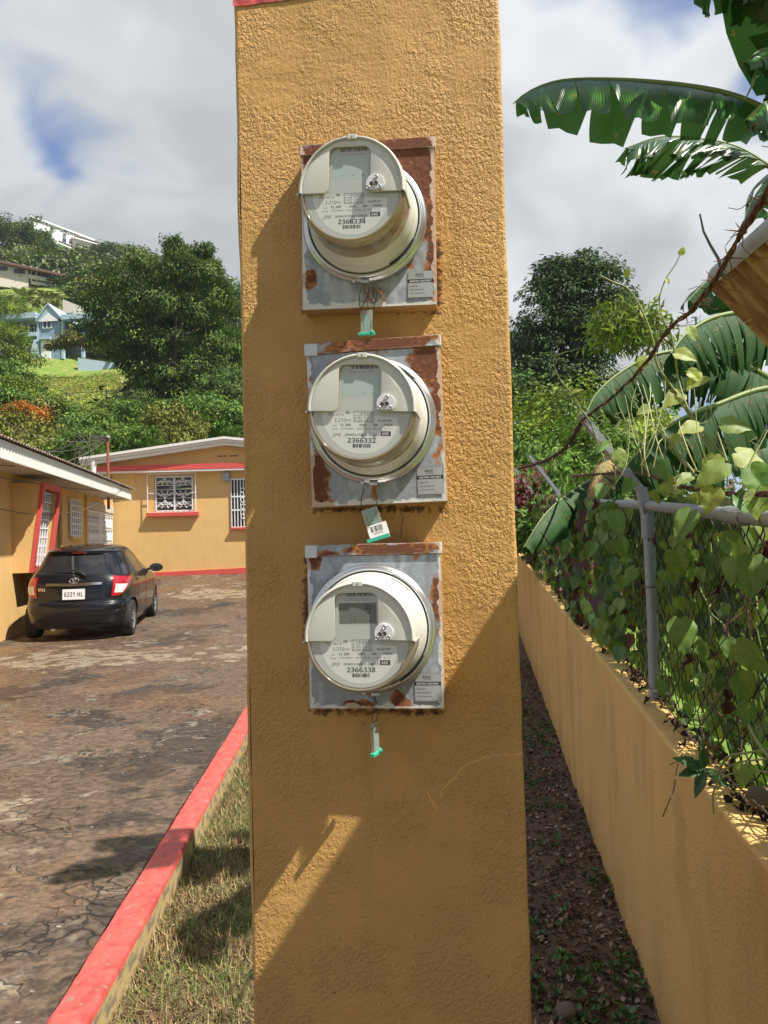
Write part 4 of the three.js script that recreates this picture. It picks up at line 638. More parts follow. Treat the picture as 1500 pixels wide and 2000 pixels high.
  part('pole', new MB().tube([[0, eave - 0.3, 0], [0, at(211, 860, 19.2).y, 0]], 0.035, 10).geo(), mat(0.26, 0.075, 0.05, 0.6), mast);
  part('head', new MB().tube([[0, at(211, 861, 19.2).y, 0], [0, at(211, 856, 19.2).y, 0], [0.04, at(211, 853, 19.2).y, 0.05]], 0.05, 10).geo(), M.dark, mast);
  const R = rng(8); for (let k2 = 0; k2 < 9; k2++) { const top = at(211, 858, 19.2).y, pts = []; const ex = -0.3 - R() * 1.0, drop = 0.3 + R() * 1.1; for (let i = 0; i <= 12; i++) { const u = i / 12; pts.push([ex * u, top + 0.25 * Math.sin(u * 3) * R() - drop * u * u, 0.4 * u * (R() * 0.2 + 0.9)]); } part('cable', new MB().tube(pts, 0.008, 4).geo(), M.dark, mast); }
  const cp = at(183, 915, 19.4), cd = thing('vent_pipe', 'white vertical vent pipe fixed to the eaves beside the rusty mast', 'pipe', [cp.x, 0, cp.z]);
  part('pipe', new MB().tube([[0, eave - 0.03, 0], [0, at(183, 901, 19.4).y, 0]], 0.07, 14).geo(), H.white, cd); part('bracket', new MB().box(-0.5, 0.05, eave - 0.02, eave + 0.05, -0.05, 0.05).geo(), H.white, cd);
  const wires = thing('overhead_wires', 'thin black service wires running along the eaves to the mast', 'wires', [0, 0, 0]);
  const wire = (a, b, sag, r) => { const pts = []; for (let i = 0; i <= 20; i++) { const u = i / 20, p = a.clone().lerp(b, u); p.y -= sag * 4 * u * (1 - u); pts.push(p); } part('wire', new MB().tube(pts, r, 4).geo(), M.dark, wires); };
  wire(V(...P(9, 0.5, 2.62)), at(205, 862, 19.2), 0.35, 0.008); wire(V(...P(9, 0.3, 2.55)), V(...P(19, 0.7, 2.9)), 0.12, 0.008); wire(V(...P(10, 0.05, 2.3)), V(...P(18.6, 0.8, 2.95)), 0.5, 0.007);
  wire(at(140, 918, 18), at(72, 978, 13.4), -0.03, 0.007); wire(at(-40, 780, 30), at(211, 858, 19.2), 0.6, 0.012); wire(at(-60, 792, 30), at(211, 859, 19.2), 0.9, 0.012); wire(at(-60, 815, 28), at(209, 860, 19.2), 0.7, 0.012);
  const coil = new MB(); { const pts = []; for (let i = 0; i <= 60; i++) { const a = i * 0.5; const q = P(17.2 + 0.012 * i, 0.78, 2.78 + 0.06 * Math.sin(a)); q[0] += 0.05 * Math.cos(a); pts.push(q); } coil.tube(pts, 0.008, 4); } part('coil', coil.geo(), mat(0.5, 0.5, 0.5, 0.6), wires);
}
// ---------------------------------------------------------------- low wall, chain-link fence, vines, barbed wire, lean-to roof
const fenceX = (d) => 0.549 + 0.131 * d, railY = (d) => 1.39 + 0.061 * d;
{
  const t = thing('garden_wall', 'low ochre block wall under the chain-link fence', 'wall', [0, 0, 0]);
  const wm = tex(1024, 512, (x, y) => { const X = x / 1024 * 4, Y = y / 512 * 1; const f = fbm(X * 3, Y * 3, 5, 5, 12, 3), streak = fbm(X * 14, Y * 1, 15, 4, 56, 1), grime = smooth(0.5, 0.75, fbm(X * 6, Y * 3, 25, 5, 24, 3)), low = smooth(0.32, 0.02, Y + (f - 0.5) * 0.3);
    const k = 0.86 + 0.18 * f + 0.05 * (streak - 0.5); let c = [0.70, 0.45, 0.165].map((q) => q * k); c = c.map((q, j) => mixn(q, [0.42, 0.235, 0.085][j], clamp(grime * 0.4 + low * 0.75))); const sp = hash(x, y, 3) > 0.9985 ? 0.35 : 1; return c.map((q) => q * sp); }, true, 0.25, 1);
  const m = mat(1, 1, 1, 0.85, { map: wm, bumpMap: tex(512, 512, (x, y) => fbm(x / 6, y / 6, 8, 4, 85, 85), false, 2, 2), bumpScale: 0.0025 });
  const n = 260, d0 = -0.6, d1 = 15;
  const sect = (d) => { const x = wallX(d), y = wallTop(d), w = (s) => (fbm(d * 4 + s * 7, s * 3.1, 6, 4) - 0.5) * 0.014; return [[x + w(1) * 0.4, -0.25, 0], [x + w(2) * 0.3, y * 0.5, 0.45], [x + w(3) * 0.4, y - 0.012, 0.88], [x + 0.006, y - 0.003, 0.893], [x + 0.014, y, 0.9], [x + 0.05, y + w(5) * 0.3, 0.94], [x + 0.094 + w(6), y - 0.002, 0.985], [x + 0.106 + w(6), y - 0.02, 1.0], [x + 0.108, y - 0.4, 1.4], [x + 0.108, -0.25, 1.9]]; };
  part('wall_body', gridGeo(9, n, (u, v) => { const d = mixn(d0, d1, v), q = sect(d)[Math.round(u * 9)]; return [q[0], q[1], -d, d, q[2]]; }), m, t);
}
const galv = mat(0.30, 0.32, 0.36, 0.5, { metalness: 0.35, bumpMap: tex(128, 128, (x, y) => fbm(x / 8, y / 8, 5, 4, 16, 16), false, 8, 8), bumpScale: 0.0015 });
const fence = thing('chain_link_fence', 'chain-link fence on the low wall with galvanised posts and top rail, overgrown', 'fence', [0, 0, 0]);
{
  const posts = [-0.05, 2.59, 5.56, 8.5, 11.5];
  for (const d of posts) {
    const g = new THREE.Group(); g.name = 'post'; fence.add(g); const x = fenceX(d), b = wallTop(d) - 0.03, r = railY(d);
    part('pole', new MB().tube([[x, b, -d], [x + 0.003, (b + r) / 2, -d], [x, r + 0.015, -d]], 0.019, 16).geo(), galv, g);
    part('sleeve', new MB().tube([[x, r - 0.11, -d], [x, r - 0.03, -d]], 0.0235, 16).geo(), galv, g);
    part('tie', new MB().tube([[x, b + 0.055, -d], [x, b + 0.062, -d]], 0.0215, 14).geo(), mat(0.6, 0.58, 0.55, 0.7), g);
    part('tie', new MB().tube([[x, b + 0.40, -d], [x, b + 0.403, -d]], 0.0208, 14).geo(), M.dark, g);
    // the slanting arm for the barbed wire
    const arm = part('arm', new MB().bar([x + 0.004, r - 0.07, -d], [x - 0.02, r + 0.06, -d], 0.032, 0.03).bar([x - 0.02, r + 0.05, -d], [x - 0.215, r + 0.315, -d], 0.036, 0.022).geo(), galv, g);
  }
  const rail = (a, b) => part('rail', new MB().tube([[fenceX(a), railY(a), -a], [fenceX((a + b) / 2), railY((a + b) / 2) - 0.008, -(a + b) / 2], [fenceX(b), railY(b), -b]], 0.0165, 14).geo(), galv, fence);
  for (let i = 0; i + 1 < posts.length; i++) rail(posts[i], posts[i + 1]);
  part('coupling', new MB().tube([[fenceX(1.62), railY(1.62) - 0.006, -1.62], [fenceX(1.74), railY(1.74) - 0.006, -1.74]], 0.0205, 14).geo(), galv, fence);
  // the mesh: interlocked zigzag wires
  const m = new MB(), P = 0.085; let k = 0;
  for (let d = 0.1; d < 8.6; d += P / 2) { k++; const pts = [], b = wallTop(d) + 0.01, top = railY(d) - 0.02, n = Math.round((top - b) / 0.029), ph = k % 2; for (let i = 0; i <= n; i++) { const e = d + ((i + ph) % 2 ? P / 4 : -P / 4) * 1.08, y = b + (top - b) * i / n, bow = 0.012 * (fbm(d * 2, y * 5, 7, 2) - 0.5) + ((i + ph) % 2 ? 0.0022 : -0.0022); pts.push([fenceX(e) + 0.022 + bow, y, -e]); } m.tube(pts, d < 3 ? 0.0019 : 0.0013, d < 3 ? 5 : 3); }
  const o = part('wire_mesh', m.geo(0), mat(0.045, 0.04, 0.045, 0.55, { metalness: 0.4 }), fence); o.userData.kind = 'stuff';
  part('bottom_wire', new MB().tube(Array.from({ length: 40 }, (_, i) => { const d = 0.1 + i * 0.28; return [fenceX(d) - 0.02, wallTop(d) + 0.03 + 0.012 * Math.sin(i * 1.7), -d]; }), 0.002, 5).geo(), M.dark, fence);
}
// barbed strands wound with dead vine
{
  const tw = (name, label, pts, r, hairs, seed) => {
    const t = thing(name, label, 'barbed wire', [0, 0, 0]), R = rng(seed), c = new THREE.CatmullRomCurve3(pts), L = c.getLength(), n = Math.round(L / 0.008);
    const frame = (u) => { const p = c.getPointAt(clamp(u)), d = c.getTangentAt(clamp(u)), s = d.clone().cross(V(0, 1, 0)).normalize(), b = s.clone().cross(d); return [p, s, b]; };
    for (const [ph, rr, off] of [[0, 0.0016, 0.0016], [Math.PI, 0.0016, 0.0016]]) { const q = []; for (let i = 0; i <= n; i++) { const [p, s, b] = frame(i / n), a = i * 0.42 + ph; q.push(p.addScaledVector(s, Math.cos(a) * off).addScaledVector(b, Math.sin(a) * off)); } part('strand', new MB().tube(q, rr, 5).geo(), M.rustWire, t); }
    const vineM = mat(0.085, 0.05, 0.045, 0.9);
    for (let k = 0; k < 5; k++) { const q = [], ph = R() * 6, w = 0.18 + R() * 0.2; for (let i = 0; i <= n; i++) { const [p, s, b] = frame(i / n), a = i * w + ph, o = r * (0.45 + 0.8 * fbm(i * 0.11, k * 5.1, seed, 3)); q.push(p.addScaledVector(s, Math.cos(a) * o).addScaledVector(b, Math.sin(a) * o)); } part('dead_vine', new MB().tube(q, (u) => r * (0.22 + 0.3 * fbm(u * L * 40, k * 3.3, seed + 1, 2)), 6).geo(0), vineM, t); }
    for (let i = 1; i < L / 0.11; i++) { const [p, s, b] = frame(i * 0.11 / L); const g = new MB(); for (let j = 0; j < 4; j++) { const a = R() * 6.28, e = p.clone().addScaledVector(s, Math.cos(a) * 0.02).addScaledVector(b, Math.sin(a) * 0.02).add(V((R() - 0.5) * 0.012, 0, (R() - 0.5) * 0.012)); g.tube([p, e], (u) => 0.0016 * (1 - u * 0.7), 5); } g.tube([p.clone().addScaledVector(b, -0.003), p.clone().addScaledVector(b, 0.003)], 0.006, 6); part('barb', g.geo(), M.rustWire, t); }
    for (let i = 0; i < hairs; i++) { const [p] = frame(R()), q = [p], l = 0.015 + R() * 0.045; let a = R() * 6.28, cur = p.clone(); for (let j = 0; j < 9; j++) { a += (R() - 0.4) * 1.2; cur = cur.clone().add(V(Math.cos(a) * l / 8, Math.sin(a) * l / 8 - 0.001, (R() - 0.5) * 0.004)); q.push(cur); } part('tendril', new MB().tube(q, 0.0006, 4).geo(0), vineM, t); }
    return t;
  };
  tw('barbed_wire', 'thick barbed strand wound with dead brown vine, rising from fence arm to tin roof', [at(1545, 300, 0.92), at(1500, 374, 1.0), at(1446, 460, 1.15), at(1404, 535, 1.32), at(1358, 598, 1.5), at(1303, 648, 1.72), at(1262, 708, 1.95), at(1205, 768, 2.25), at(1135, 822, 2.57)], 0.0042, 46, 4);
  tw('barbed_wire', 'barbed strand with dead vine running on from the fence arm behind the column', [at(1138, 822, 2.6), at(1108, 872, 3.0), at(1075, 895, 3.7), at(1040, 908, 4.9), at(1012, 915, 6.5)], 0.007, 40, 5);
  tw('barbed_wire', 'lower barbed strand buried in dead twigs just above the top rail', [at(1500, 965, 1.42), at(1430, 965, 1.7), at(1340, 952, 2.05), at(1270, 930, 2.4), at(1205, 925, 3.0), at(1120, 930, 4.0)], 0.005, 60, 6);
}
// lean-to with a rusting corrugated roof
{
  const near = at(1385, 565, 2.2), far = at(1385, 565, 2.9);
  const t = thing('lean_to', 'corner of a lean-to with a rusting corrugated iron roof and grey ridge flashing', 'lean-to', [0, 0, 0]);
  const rust = mat(1, 1, 1, 0.75, { map: tex(512, 512, (x, y) => { const f = fbm(x / 40, y / 90, 7, 5), g = fbm(x / 9, y / 12, 8, 3), s = smooth(0.35, 0.65, f); return [mixn(0.44, 0.27, s) * (0.8 + 0.4 * g), mixn(0.27, 0.13, s) * (0.8 + 0.4 * g), mixn(0.13, 0.06, s) * (0.8 + 0.4 * g)]; }, true, 1.6, 1.6), metalness: 0.1 });
  const zinc = mat(1, 1, 1, 0.5, { map: tex(256, 256, (x, y) => { const f = fbm(x / 24, y / 24, 17, 5, 11, 11), k = 0.6 + 0.6 * f; return [0.34 * k, 0.33 * k, 0.31 * k]; }, true, 1.5, 1.5), metalness: 0.3 });
  // two runs of sheets: the far one ends in view, the nearer one sits lower and further out
  for (const [c0, za0, zb0, lean, W, n] of [[far, far.z, -1.7, 0.05, 0.34, 2], [V(1.032, near.y, near.z), -1.28, 1.3, 0.25, 0.42, 3]]) {
    const ex = (z) => c0.x - lean * (z - c0.z), ey = c0.y, pitch = 0.076, wave = (z) => 0.012 * Math.cos((z - za0) / pitch * 2 * Math.PI);
    for (let k = 0; k < n; k++) { const za = mixn(za0, zb0, k / n), zb = mixn(za0, zb0, (k + 1) / n) + 0.03; part('roof_sheet', gridGeo(160, 8, (u, v) => { const z = mixn(za, zb, u), o = v * W, w = wave(z) + k % 2 * 0.002; return [ex(z) + o + w * 0.7, ey - o * 1.02 + w * 0.7, z - o * 0.12, z, o]; }), rust, t); }
    part('ridge_flashing', gridGeo(160, 10, (u, v) => { const z = mixn(za0 + 0.03, zb0, u), a = mixn(-0.55, 2.5, v), r = c0 === far ? 0.062 : 0.055; return [ex(z) + 0.045 - Math.cos(a) * r, ey + 0.012 + Math.sin(a) * r + 0.012 + 0.004 * Math.cos((z - za0) / 0.15), z, z, v * 0.2]; }), zinc, t);
    part('purlin', new MB().bar([ex(za0 + 0.5) + 0.2, ey - 0.265, za0 + 0.5], [ex(zb0) + 0.2, ey - 0.27, zb0], 0.05, 0.07).geo(), mat(0.22, 0.14, 0.08, 0.9), t);
    if (c0 !== far) for (const z of [-0.6, 1.0]) part('post', new MB().bar([ex(z) + 0.26, -0.2, z], [ex(z) + 0.26, ey - 0.3, z], 0.07, 0.07).geo(), mat(0.22, 0.14, 0.08, 0.9), t);
  }
}
// ---- climbing vine: heart-shaped leaves, one mesh each
function heartLeaf(n = 9, fold = 0.3, curl = 0.15, wav = 0.02) {  // stalk at the origin, tip along +y, face along +z
  const half = (v) => { const t = v; return 0.47 * Math.pow(Math.sin(Math.PI * Math.pow(clamp(t * 0.94 + 0.06), 0.62)), 0.85) * (1 - 0.12 * t) ; };
  return gridGeo(8, n, (u, v) => { const s = (u - 0.5) * 2, w = half(v), lobe = 0.10 * Math.sin(Math.PI * clamp(Math.abs(s))) * (1 - smooth(0, 0.25, v)); const x = s * w, y = v - lobe - 0.05 * (1 - v) * s * s; return [x, y, Math.abs(x) * fold - curl * v * v - curl * 0.4 * x * x * 4 + wav * Math.sin(v * 14 + s * 3) * Math.abs(s), x + 0.5, v]; });
}
const veinTex = (r, g, b, vr, vg, vb, seed) => tex(192, 192, (x, y) => { const u = x / 192 - 0.5, v = y / 192, a = Math.abs(u); let vein = 1 - smooth(0.006, 0.018, a); for (let k = 0; k < 6; k++) { const o = v - 0.03 - k * 0.13 - a * 0.95; vein = Math.max(vein, (1 - smooth(0.004, 0.016, Math.abs(o))) * 0.7); } const f = fbm(x / 16, y / 16, seed, 4), m = fbm(x / 5, y / 5, seed + 3, 3), k = 0.8 + 0.4 * f + 0.15 * (m - 0.5); return [mixn(r * k, vr, vein * 0.55), mixn(g * k, vg, vein * 0.55), mixn(b * k, vb, vein * 0.55)]; }, true);
const VL = [
  leafMat(1, 1, 1, 0.6, 0.6, { map: veinTex(0.29, 0.42, 0.05, 0.48, 0.56, 0.16, 1) }),
  leafMat(1, 1, 1, 0.6, 0.55, { map: veinTex(0.18, 0.34, 0.05, 0.32, 0.46, 0.14, 2) }),
  leafMat(1, 1, 1, 0.6, 0.6, { map: veinTex(0.42, 0.50, 0.06, 0.58, 0.6, 0.2, 3) }),
  leafMat(1, 1, 1, 0.4, 0.35, { map: veinTex(0.09, 0.21, 0.04, 0.18, 0.3, 0.1, 4) }),
];
const HL = [heartLeaf(9, 0.25, 0.12, 0.02), heartLeaf(9, 0.42, 0.25, 0.03), heartLeaf(9, 0.12, 0.32, 0.04), heartLeaf(9, 0.6, 0.1, 0.02)];
const deadLeafM = mat(0.11, 0.055, 0.032, 0.9), deadGeo = heartLeaf(7, 1.6, 0.7, 0.16);
function orient(mesh, pos, tip, face, size, wide = 1) { const y = tip.clone().normalize(), z = face.clone().addScaledVector(y, -face.dot(y)).normalize(), x = y.clone().cross(z); mesh.matrix.makeBasis(x, y, z); mesh.quaternion.setFromRotationMatrix(mesh.matrix); mesh.position.copy(pos); mesh.scale.set(size * wide, size, size); return mesh; }
{
  const R = rng(101), N = () => R() - 0.5, stemM = leafMat(0.24, 0.29, 0.10, 0.6, 0.2), brown = mat(0.13, 0.07, 0.045, 0.85), pale = mat(0.42, 0.42, 0.2, 0.6);
  const t = thing('climbing_vine', 'heart-leaved green vine hanging all over the chain-link fence', 'vine', [0, 0, 0]);
  const leaf = (p, size, kind, tip, face) => orient(part('leaf', HL[Math.floor(R() * 4)], VL[kind], t), p, tip || V(N() * 0.9, -0.8 - R() * 0.3, 0.2 + N() * 0.6), face || V(-0.45 + N() * 0.9, 0.35 + N() * 0.6, 0.75 + N() * 0.4), size * (0.8 + 0.4 * R()), 0.66 + 0.34 * R());
  for (let k = 0; k < 175; k++) {                      // leaves on and just in front of the mesh
    const px = 1085 + 415 * R(), d = 0.549 / ((px - 750) / FOCAL - 0.131); if (d < 1.3 || d > 6.2) continue;
    const hi = railY(d) + (R() < 0.25 ? 0.1 : -0.04), lo = wallTop(d) + 0.08, y = mixn(lo, hi, Math.pow(R(), 0.7)), side = R() < 0.5 ? -0.03 - R() * 0.03 : 0.02 + R() * 0.14;
    if (d > 2.3 && d < 2.85 && side < 0 && y < railY(d) - 0.05) continue;
    leaf(V(fenceX(d) + side, y, -d), 0.03 + 0.04 * R() * R() + (d > 2.4 ? 0.02 : 0), y > railY(d) - 0.08 ? (R() < 0.5 ? 2 : 0) : R() < 0.5 ? 1 : R() < 0.75 ? 0 : 3);
  }
  // hand-set sunlit leaves of the crown: [px, py, depth, size, kind, tip dx, tip dy]
  for (const [x, y, d, s, k, tx, ty] of [[1320, 690, 2.0, 0.07, 2, 0.7, -0.3], [1345, 725, 2.0, 0.075, 2, 0.6, -0.6], [1372, 735, 2.0, 0.085, 2, -0.9, -0.5], [1262, 700, 2.1, 0.06, 2, -0.6, -0.9], [1345, 640, 2.0, 0.06, 0, 0.4, -0.9], [1270, 800, 2.0, 0.07, 0, -1, -0.3], [1330, 770, 2.0, 0.085, 2, -0.8, -0.4], [1365, 832, 1.9, 0.095, 2, -1, -0.25], [1410, 826, 1.9, 0.085, 0, 0.9, -0.1], [1440, 830, 1.9, 0.09, 1, 0.8, -0.5], [1190, 868, 2.3, 0.07, 1, -0.9, -0.6], [1205, 880, 2.3, 0.075, 0, 0.3, -0.9], [1330, 850, 2.0, 0.075, 2, -0.6, -0.6], [1395, 890, 1.8, 0.105, 2, -0.2, -1], [1440, 885, 1.8, 0.10, 2, 0.8, -0.4], [1415, 905, 1.7, 0.10, 0, -0.8, -0.5], [1465, 915, 1.6, 0.11, 1, 0.5, -0.9], [1350, 930, 1.9, 0.09, 0, -0.8, -0.3], [1275, 905, 2.1, 0.085, 1, 0.5, -0.6], [1300, 940, 2.1, 0.075, 2, 0.6, -0.5], [1480, 960, 1.5, 0.11, 0, 0.1, -1], [1235, 940, 2.3, 0.085, 1, -0.6, -0.7], [1180, 950, 2.5, 0.085, 1, -0.5, -0.8], [1395, 955, 1.7, 0.10, 2, -0.5, -0.9], [1440, 970, 1.6, 0.10, 3, 0.6, -0.8], [1380, 560, 2.2, 0.0, 2, 0, -1], [1302, 545, 2.0, 0.03, 2, 0.2, -0.6], [1330, 497, 2.0, 0.038, 2, 0.1, 1], [1224, 540, 2.0, 0.038, 2, 0.1, 1], [1085, 728, 2.4, 0.03, 2, -0.7, -0.5], [1120, 764, 2.4, 0.035, 2, 0.9, 0.3], [1078, 695, 2.4, 0.025, 0, -0.3, 0.9], [1285, 610, 2.0, 0.035, 2, 0.8, -0.1], [1258, 620, 2.0, 0.03, 2, -0.4, 0.7], [1330, 1210, 1.62, 0.10, 1, -0.1, -1], [1160, 1060, 2.9, 0.11, 1, -0.5, -0.9], [1200, 1000, 2.6, 0.12, 1, 0.1, -1], [1240, 1110, 2.4, 0.11, 1, -0.7, -0.8], [1350, 1000, 1.9, 0.11, 1, -0.6, -0.8], [1410, 1050, 1.65, 0.11, 1, 0.6, -0.8], [1470, 1090, 1.5, 0.13, 1, -0.2, -1], [1305, 1080, 2.05, 0.11, 0, 0.5, -0.9], [1285, 1330, 2.25, 0.08, 1, 0.2, -1], [1440, 1260, 1.5, 0.10, 0, 0.6, -0.6]]) if (s) leaf(at(x, y, d), s * 0.72, k, V(tx + N() * 0.2, ty, 0.25 + N() * 0.3), V(N() * 0.5 - 0.2, 0.6, 0.75));
  const stem = (pts, r, m, name = 'stem') => part(name, new MB().tube(new THREE.CatmullRomCurve3(pts.map((q) => at(...q))).getPoints(pts.length * 7), (u) => r * (1 - 0.55 * u), 6).geo(0), m, t);
  stem([[1400, 905, 1.9], [1370, 850, 1.95], [1340, 800, 2.0], [1315, 760, 2.0], [1285, 715, 2.0], [1275, 665, 2.0], [1262, 625, 2.0], [1245, 590, 2.0], [1224, 562, 2.0], [1200, 552, 2.0], [1172, 538, 2.0]], 0.0042, stemM);
  stem([[1420, 900, 1.9], [1350, 810, 1.95], [1325, 740, 2.0], [1316, 680, 2.0], [1310, 650, 2.0], [1296, 626, 2.0], [1288, 590, 2.0], [1298, 550, 2.0], [1320, 515, 2.0], [1330, 495, 2.0]], 0.003, stemM);
  stem([[1180, 900, 2.4], [1150, 820, 2.4], [1135, 800, 2.4], [1118, 770, 2.4], [1090, 735, 2.4], [1082, 700, 2.4], [1098, 690, 2.4], [1130, 681, 2.4]], 0.003, stemM);
  stem([[1360, 930, 1.9], [1300, 850, 2.0], [1255, 810, 2.1], [1220, 755, 2.1]], 0.003, stemM); stem([[1420, 900, 1.8], [1400, 840, 1.9], [1388, 800, 1.9], [1392, 770, 1.9]], 0.0022, stemM); stem([[1310, 870, 2.0], [1330, 900, 2.0], [1390, 930, 1.8], [1470, 950, 1.6]], 0.003, stemM);
  for (let k = 0; k < 26; k++) { const x0 = 1190 + R() * 290, y0 = 870 + R() * 90, d = 1.6 + R() * 0.7, a = N() * 1.4; stem([[x0, y0, d], [x0 - 20 * N() - 30 * a, y0 - 30 - 20 * R(), d], [x0 - 70 * a, y0 - 60 - 50 * R(), d + 0.05], [x0 - 100 * a + 30 * N(), y0 - 90 - 80 * R(), d + 0.1]], 0.0018, k % 3 ? stemM : pale, 'stem'); }
  for (let k = 0; k < 24; k++) { const x0 = 1160 + R() * 330, y0 = 560 + (x0 - 1160) * 0.1 + R() * 360, d = 1.7 + R() * 0.6; const q = []; for (let i = 0; i < 16; i++) q.push([x0 + 7 * Math.cos(i * 0.9) * (1 - i / 20) + i * 1.5 * N(), y0 + i * 2.4, d]); stem(q, 0.0007, pale, 'tendril'); }
  for (let k = 0; k < 60; k++) { const d = 1.25 + 4.5 * R() * R(), y0 = mixn(wallTop(d), railY(d), R() * 0.9 + 0.1), q = []; let e = d, y = y0; for (let i = 0; i < 7; i++) { q.push(V(fenceX(e) + 0.01 + N() * 0.05, y, -e)); e += N() * 0.12; y -= (0.02 + R() * 0.06); if (y < wallTop(d)) break; } if (q.length > 2) part('stem', new MB().tube(new THREE.CatmullRomCurve3(q).getPoints(18), 0.0016, 5).geo(0), k % 3 ? brown : stemM, t); }
  for (let k = 0; k < 48; k++) { const d = 1.3 + 5.5 * R() * R(), y = mixn(wallTop(d) + 0.02, railY(d) - 0.04, R()); orient(part('dead_leaf', deadGeo, deadLeafM, t), V(fenceX(d) - 0.03 + R() * 0.07, y, -d), V(N() * 0.5, -1, N() * 0.5), V(N(), N(), 1), 0.024 + 0.03 * R(), 0.45 + 0.4 * R()); }
  // finer growth deeper in the hedge behind the mesh: one mass
  const small = heartLeaf(4, 0.3, 0.2, 0.02), list = [];
  for (let k = 0; k < 5200; k++) { const d = 1.1 + 9 * R() ** 1.3, near = d > 3 && R() < 0.5, y = mixn(wallTop(d) + (near ? 0.06 : -0.1), railY(d) + 0.02, R() ** 0.8), dark = d > 3.4 && R() < 0.3; const o = orient(new THREE.Object3D(), V(fenceX(d) + (near ? -0.02 - 0.04 * R() : 0.06 + R() * R() * 0.8), y, -d), V(N(), -0.8, N()), V(-0.3 + N(), 0.5 + N() * 0.5, 0.7), 0.035 + 0.045 * R()); o.updateMatrix(); list.push([o.matrix.clone(), new THREE.Color().setRGB(...(dark ? [0.09 + 0.06 * R(), 0.035, 0.03] : R() < 0.5 ? [0.16, 0.28, 0.05] : R() < 0.5 ? [0.28, 0.36, 0.06] : [0.07, 0.16, 0.04]))]); }
  instances('foliage', small, leafMat(1, 1, 1, 0.5, 0.45), list, t);
  // litter and torn leaf scraps along the wall top
  const scraps = []; for (let k = 0; k < 420; k++) { const d = 0.9 + 5 * R() ** 1.6; const o = orient(new THREE.Object3D(), V(wallX(d) + 0.1 - 0.07 * R() ** 2.4, wallTop(d) + 0.006 + 0.02 * R() * R(), -d), V(N(), N() * 0.4, N()), V(N(), 1, N()), 0.012 + 0.025 * R() * R()); o.updateMatrix(); scraps.push([o.matrix.clone(), new THREE.Color().setRGB(...(R() < 0.75 ? [0.035, 0.02, 0.015] : [0.14, 0.08, 0.04]))]); }
  Object.assign(instances('leaf_litter', deadGeo, mat(1, 1, 1, 0.9), scraps).userData, { label: 'dark dry leaf scraps along the foot of the wire mesh on the wall top', category: 'leaf litter' });
}
{ // the five-leaved seedling drooping over the wall's edge, and a dead twig
  const p = at(1392, 1510, 1.85), t = thing('creeper_shoot', 'dark green five-leaved creeper shoot drooping over the front edge of the wall', 'creeper shoot', [0, 0, 0]), lf = gridGeo(4, 8, (u, v) => { const s = (u - 0.5) * 2, w = 0.19 * Math.sin(Math.PI * Math.pow(v * 0.97 + 0.03, 0.8)); return [s * w, v, Math.abs(s) * w * 0.35 - 0.12 * v * v]; }), m = leafMat(0.05, 0.135, 0.05, 0.4, 0.3);
  const hub = at(1374, 1502, 1.72); for (const [x, y, s] of [[1318, 1478, 0.07], [1325, 1513, 0.05], [1358, 1560, 0.072], [1372, 1452, 0.068], [1430, 1538, 0.075]]) { const e = at(x, y, 1.70); orient(part('leaf', lf, m, t), hub, e.clone().sub(hub), V(0, 0.6, 0.8), e.distanceTo(hub)); }
  const st = (pts, r) => part('stem', new MB().tube(new THREE.CatmullRomCurve3(pts.map((q) => at(...q))).getPoints(24), r, 6).geo(0), leafMat(0.3, 0.36, 0.12, 0.5, 0.2), t);
  st([[1374, 1502, 1.72], [1400, 1512, 1.66], [1440, 1490, 1.58], [1500, 1482, 1.5]], 0.002); st([[1395, 1530, 1.66], [1420, 1480, 1.6], [1460, 1470, 1.55], [1500, 1465, 1.5]], 0.0024); st([[1394, 1590, 1.64], [1393, 1550, 1.64], [1410, 1520, 1.62], [1470, 1505, 1.54], [1500, 1508, 1.5]], 0.002); st([[1452, 1395, 1.6], [1475, 1440, 1.55], [1502, 1480, 1.48]], 0.004);
  const tw = thing('dead_twig', 'thin dead brown twig hanging down the face of the low wall', 'twig', [0, 0, 0]); part('twig', new MB().tube(new THREE.CatmullRomCurve3([[1330, 1476, 1.80], [1322, 1500, 1.76], [1316, 1540, 1.72], [1304, 1572, 1.70], [1294, 1596, 1.69]].map((q) => at(...q))).getPoints(24), 0.0013, 5).geo(0), M.rustWire, tw); part('twig', new MB().tube(new THREE.CatmullRomCurve3([[1308, 1494, 1.8], [1322, 1487, 1.79], [1334, 1470, 1.82]].map((q) => at(...q))).getPoints(12), 0.001, 5).geo(0), M.rustWire, tw);
}
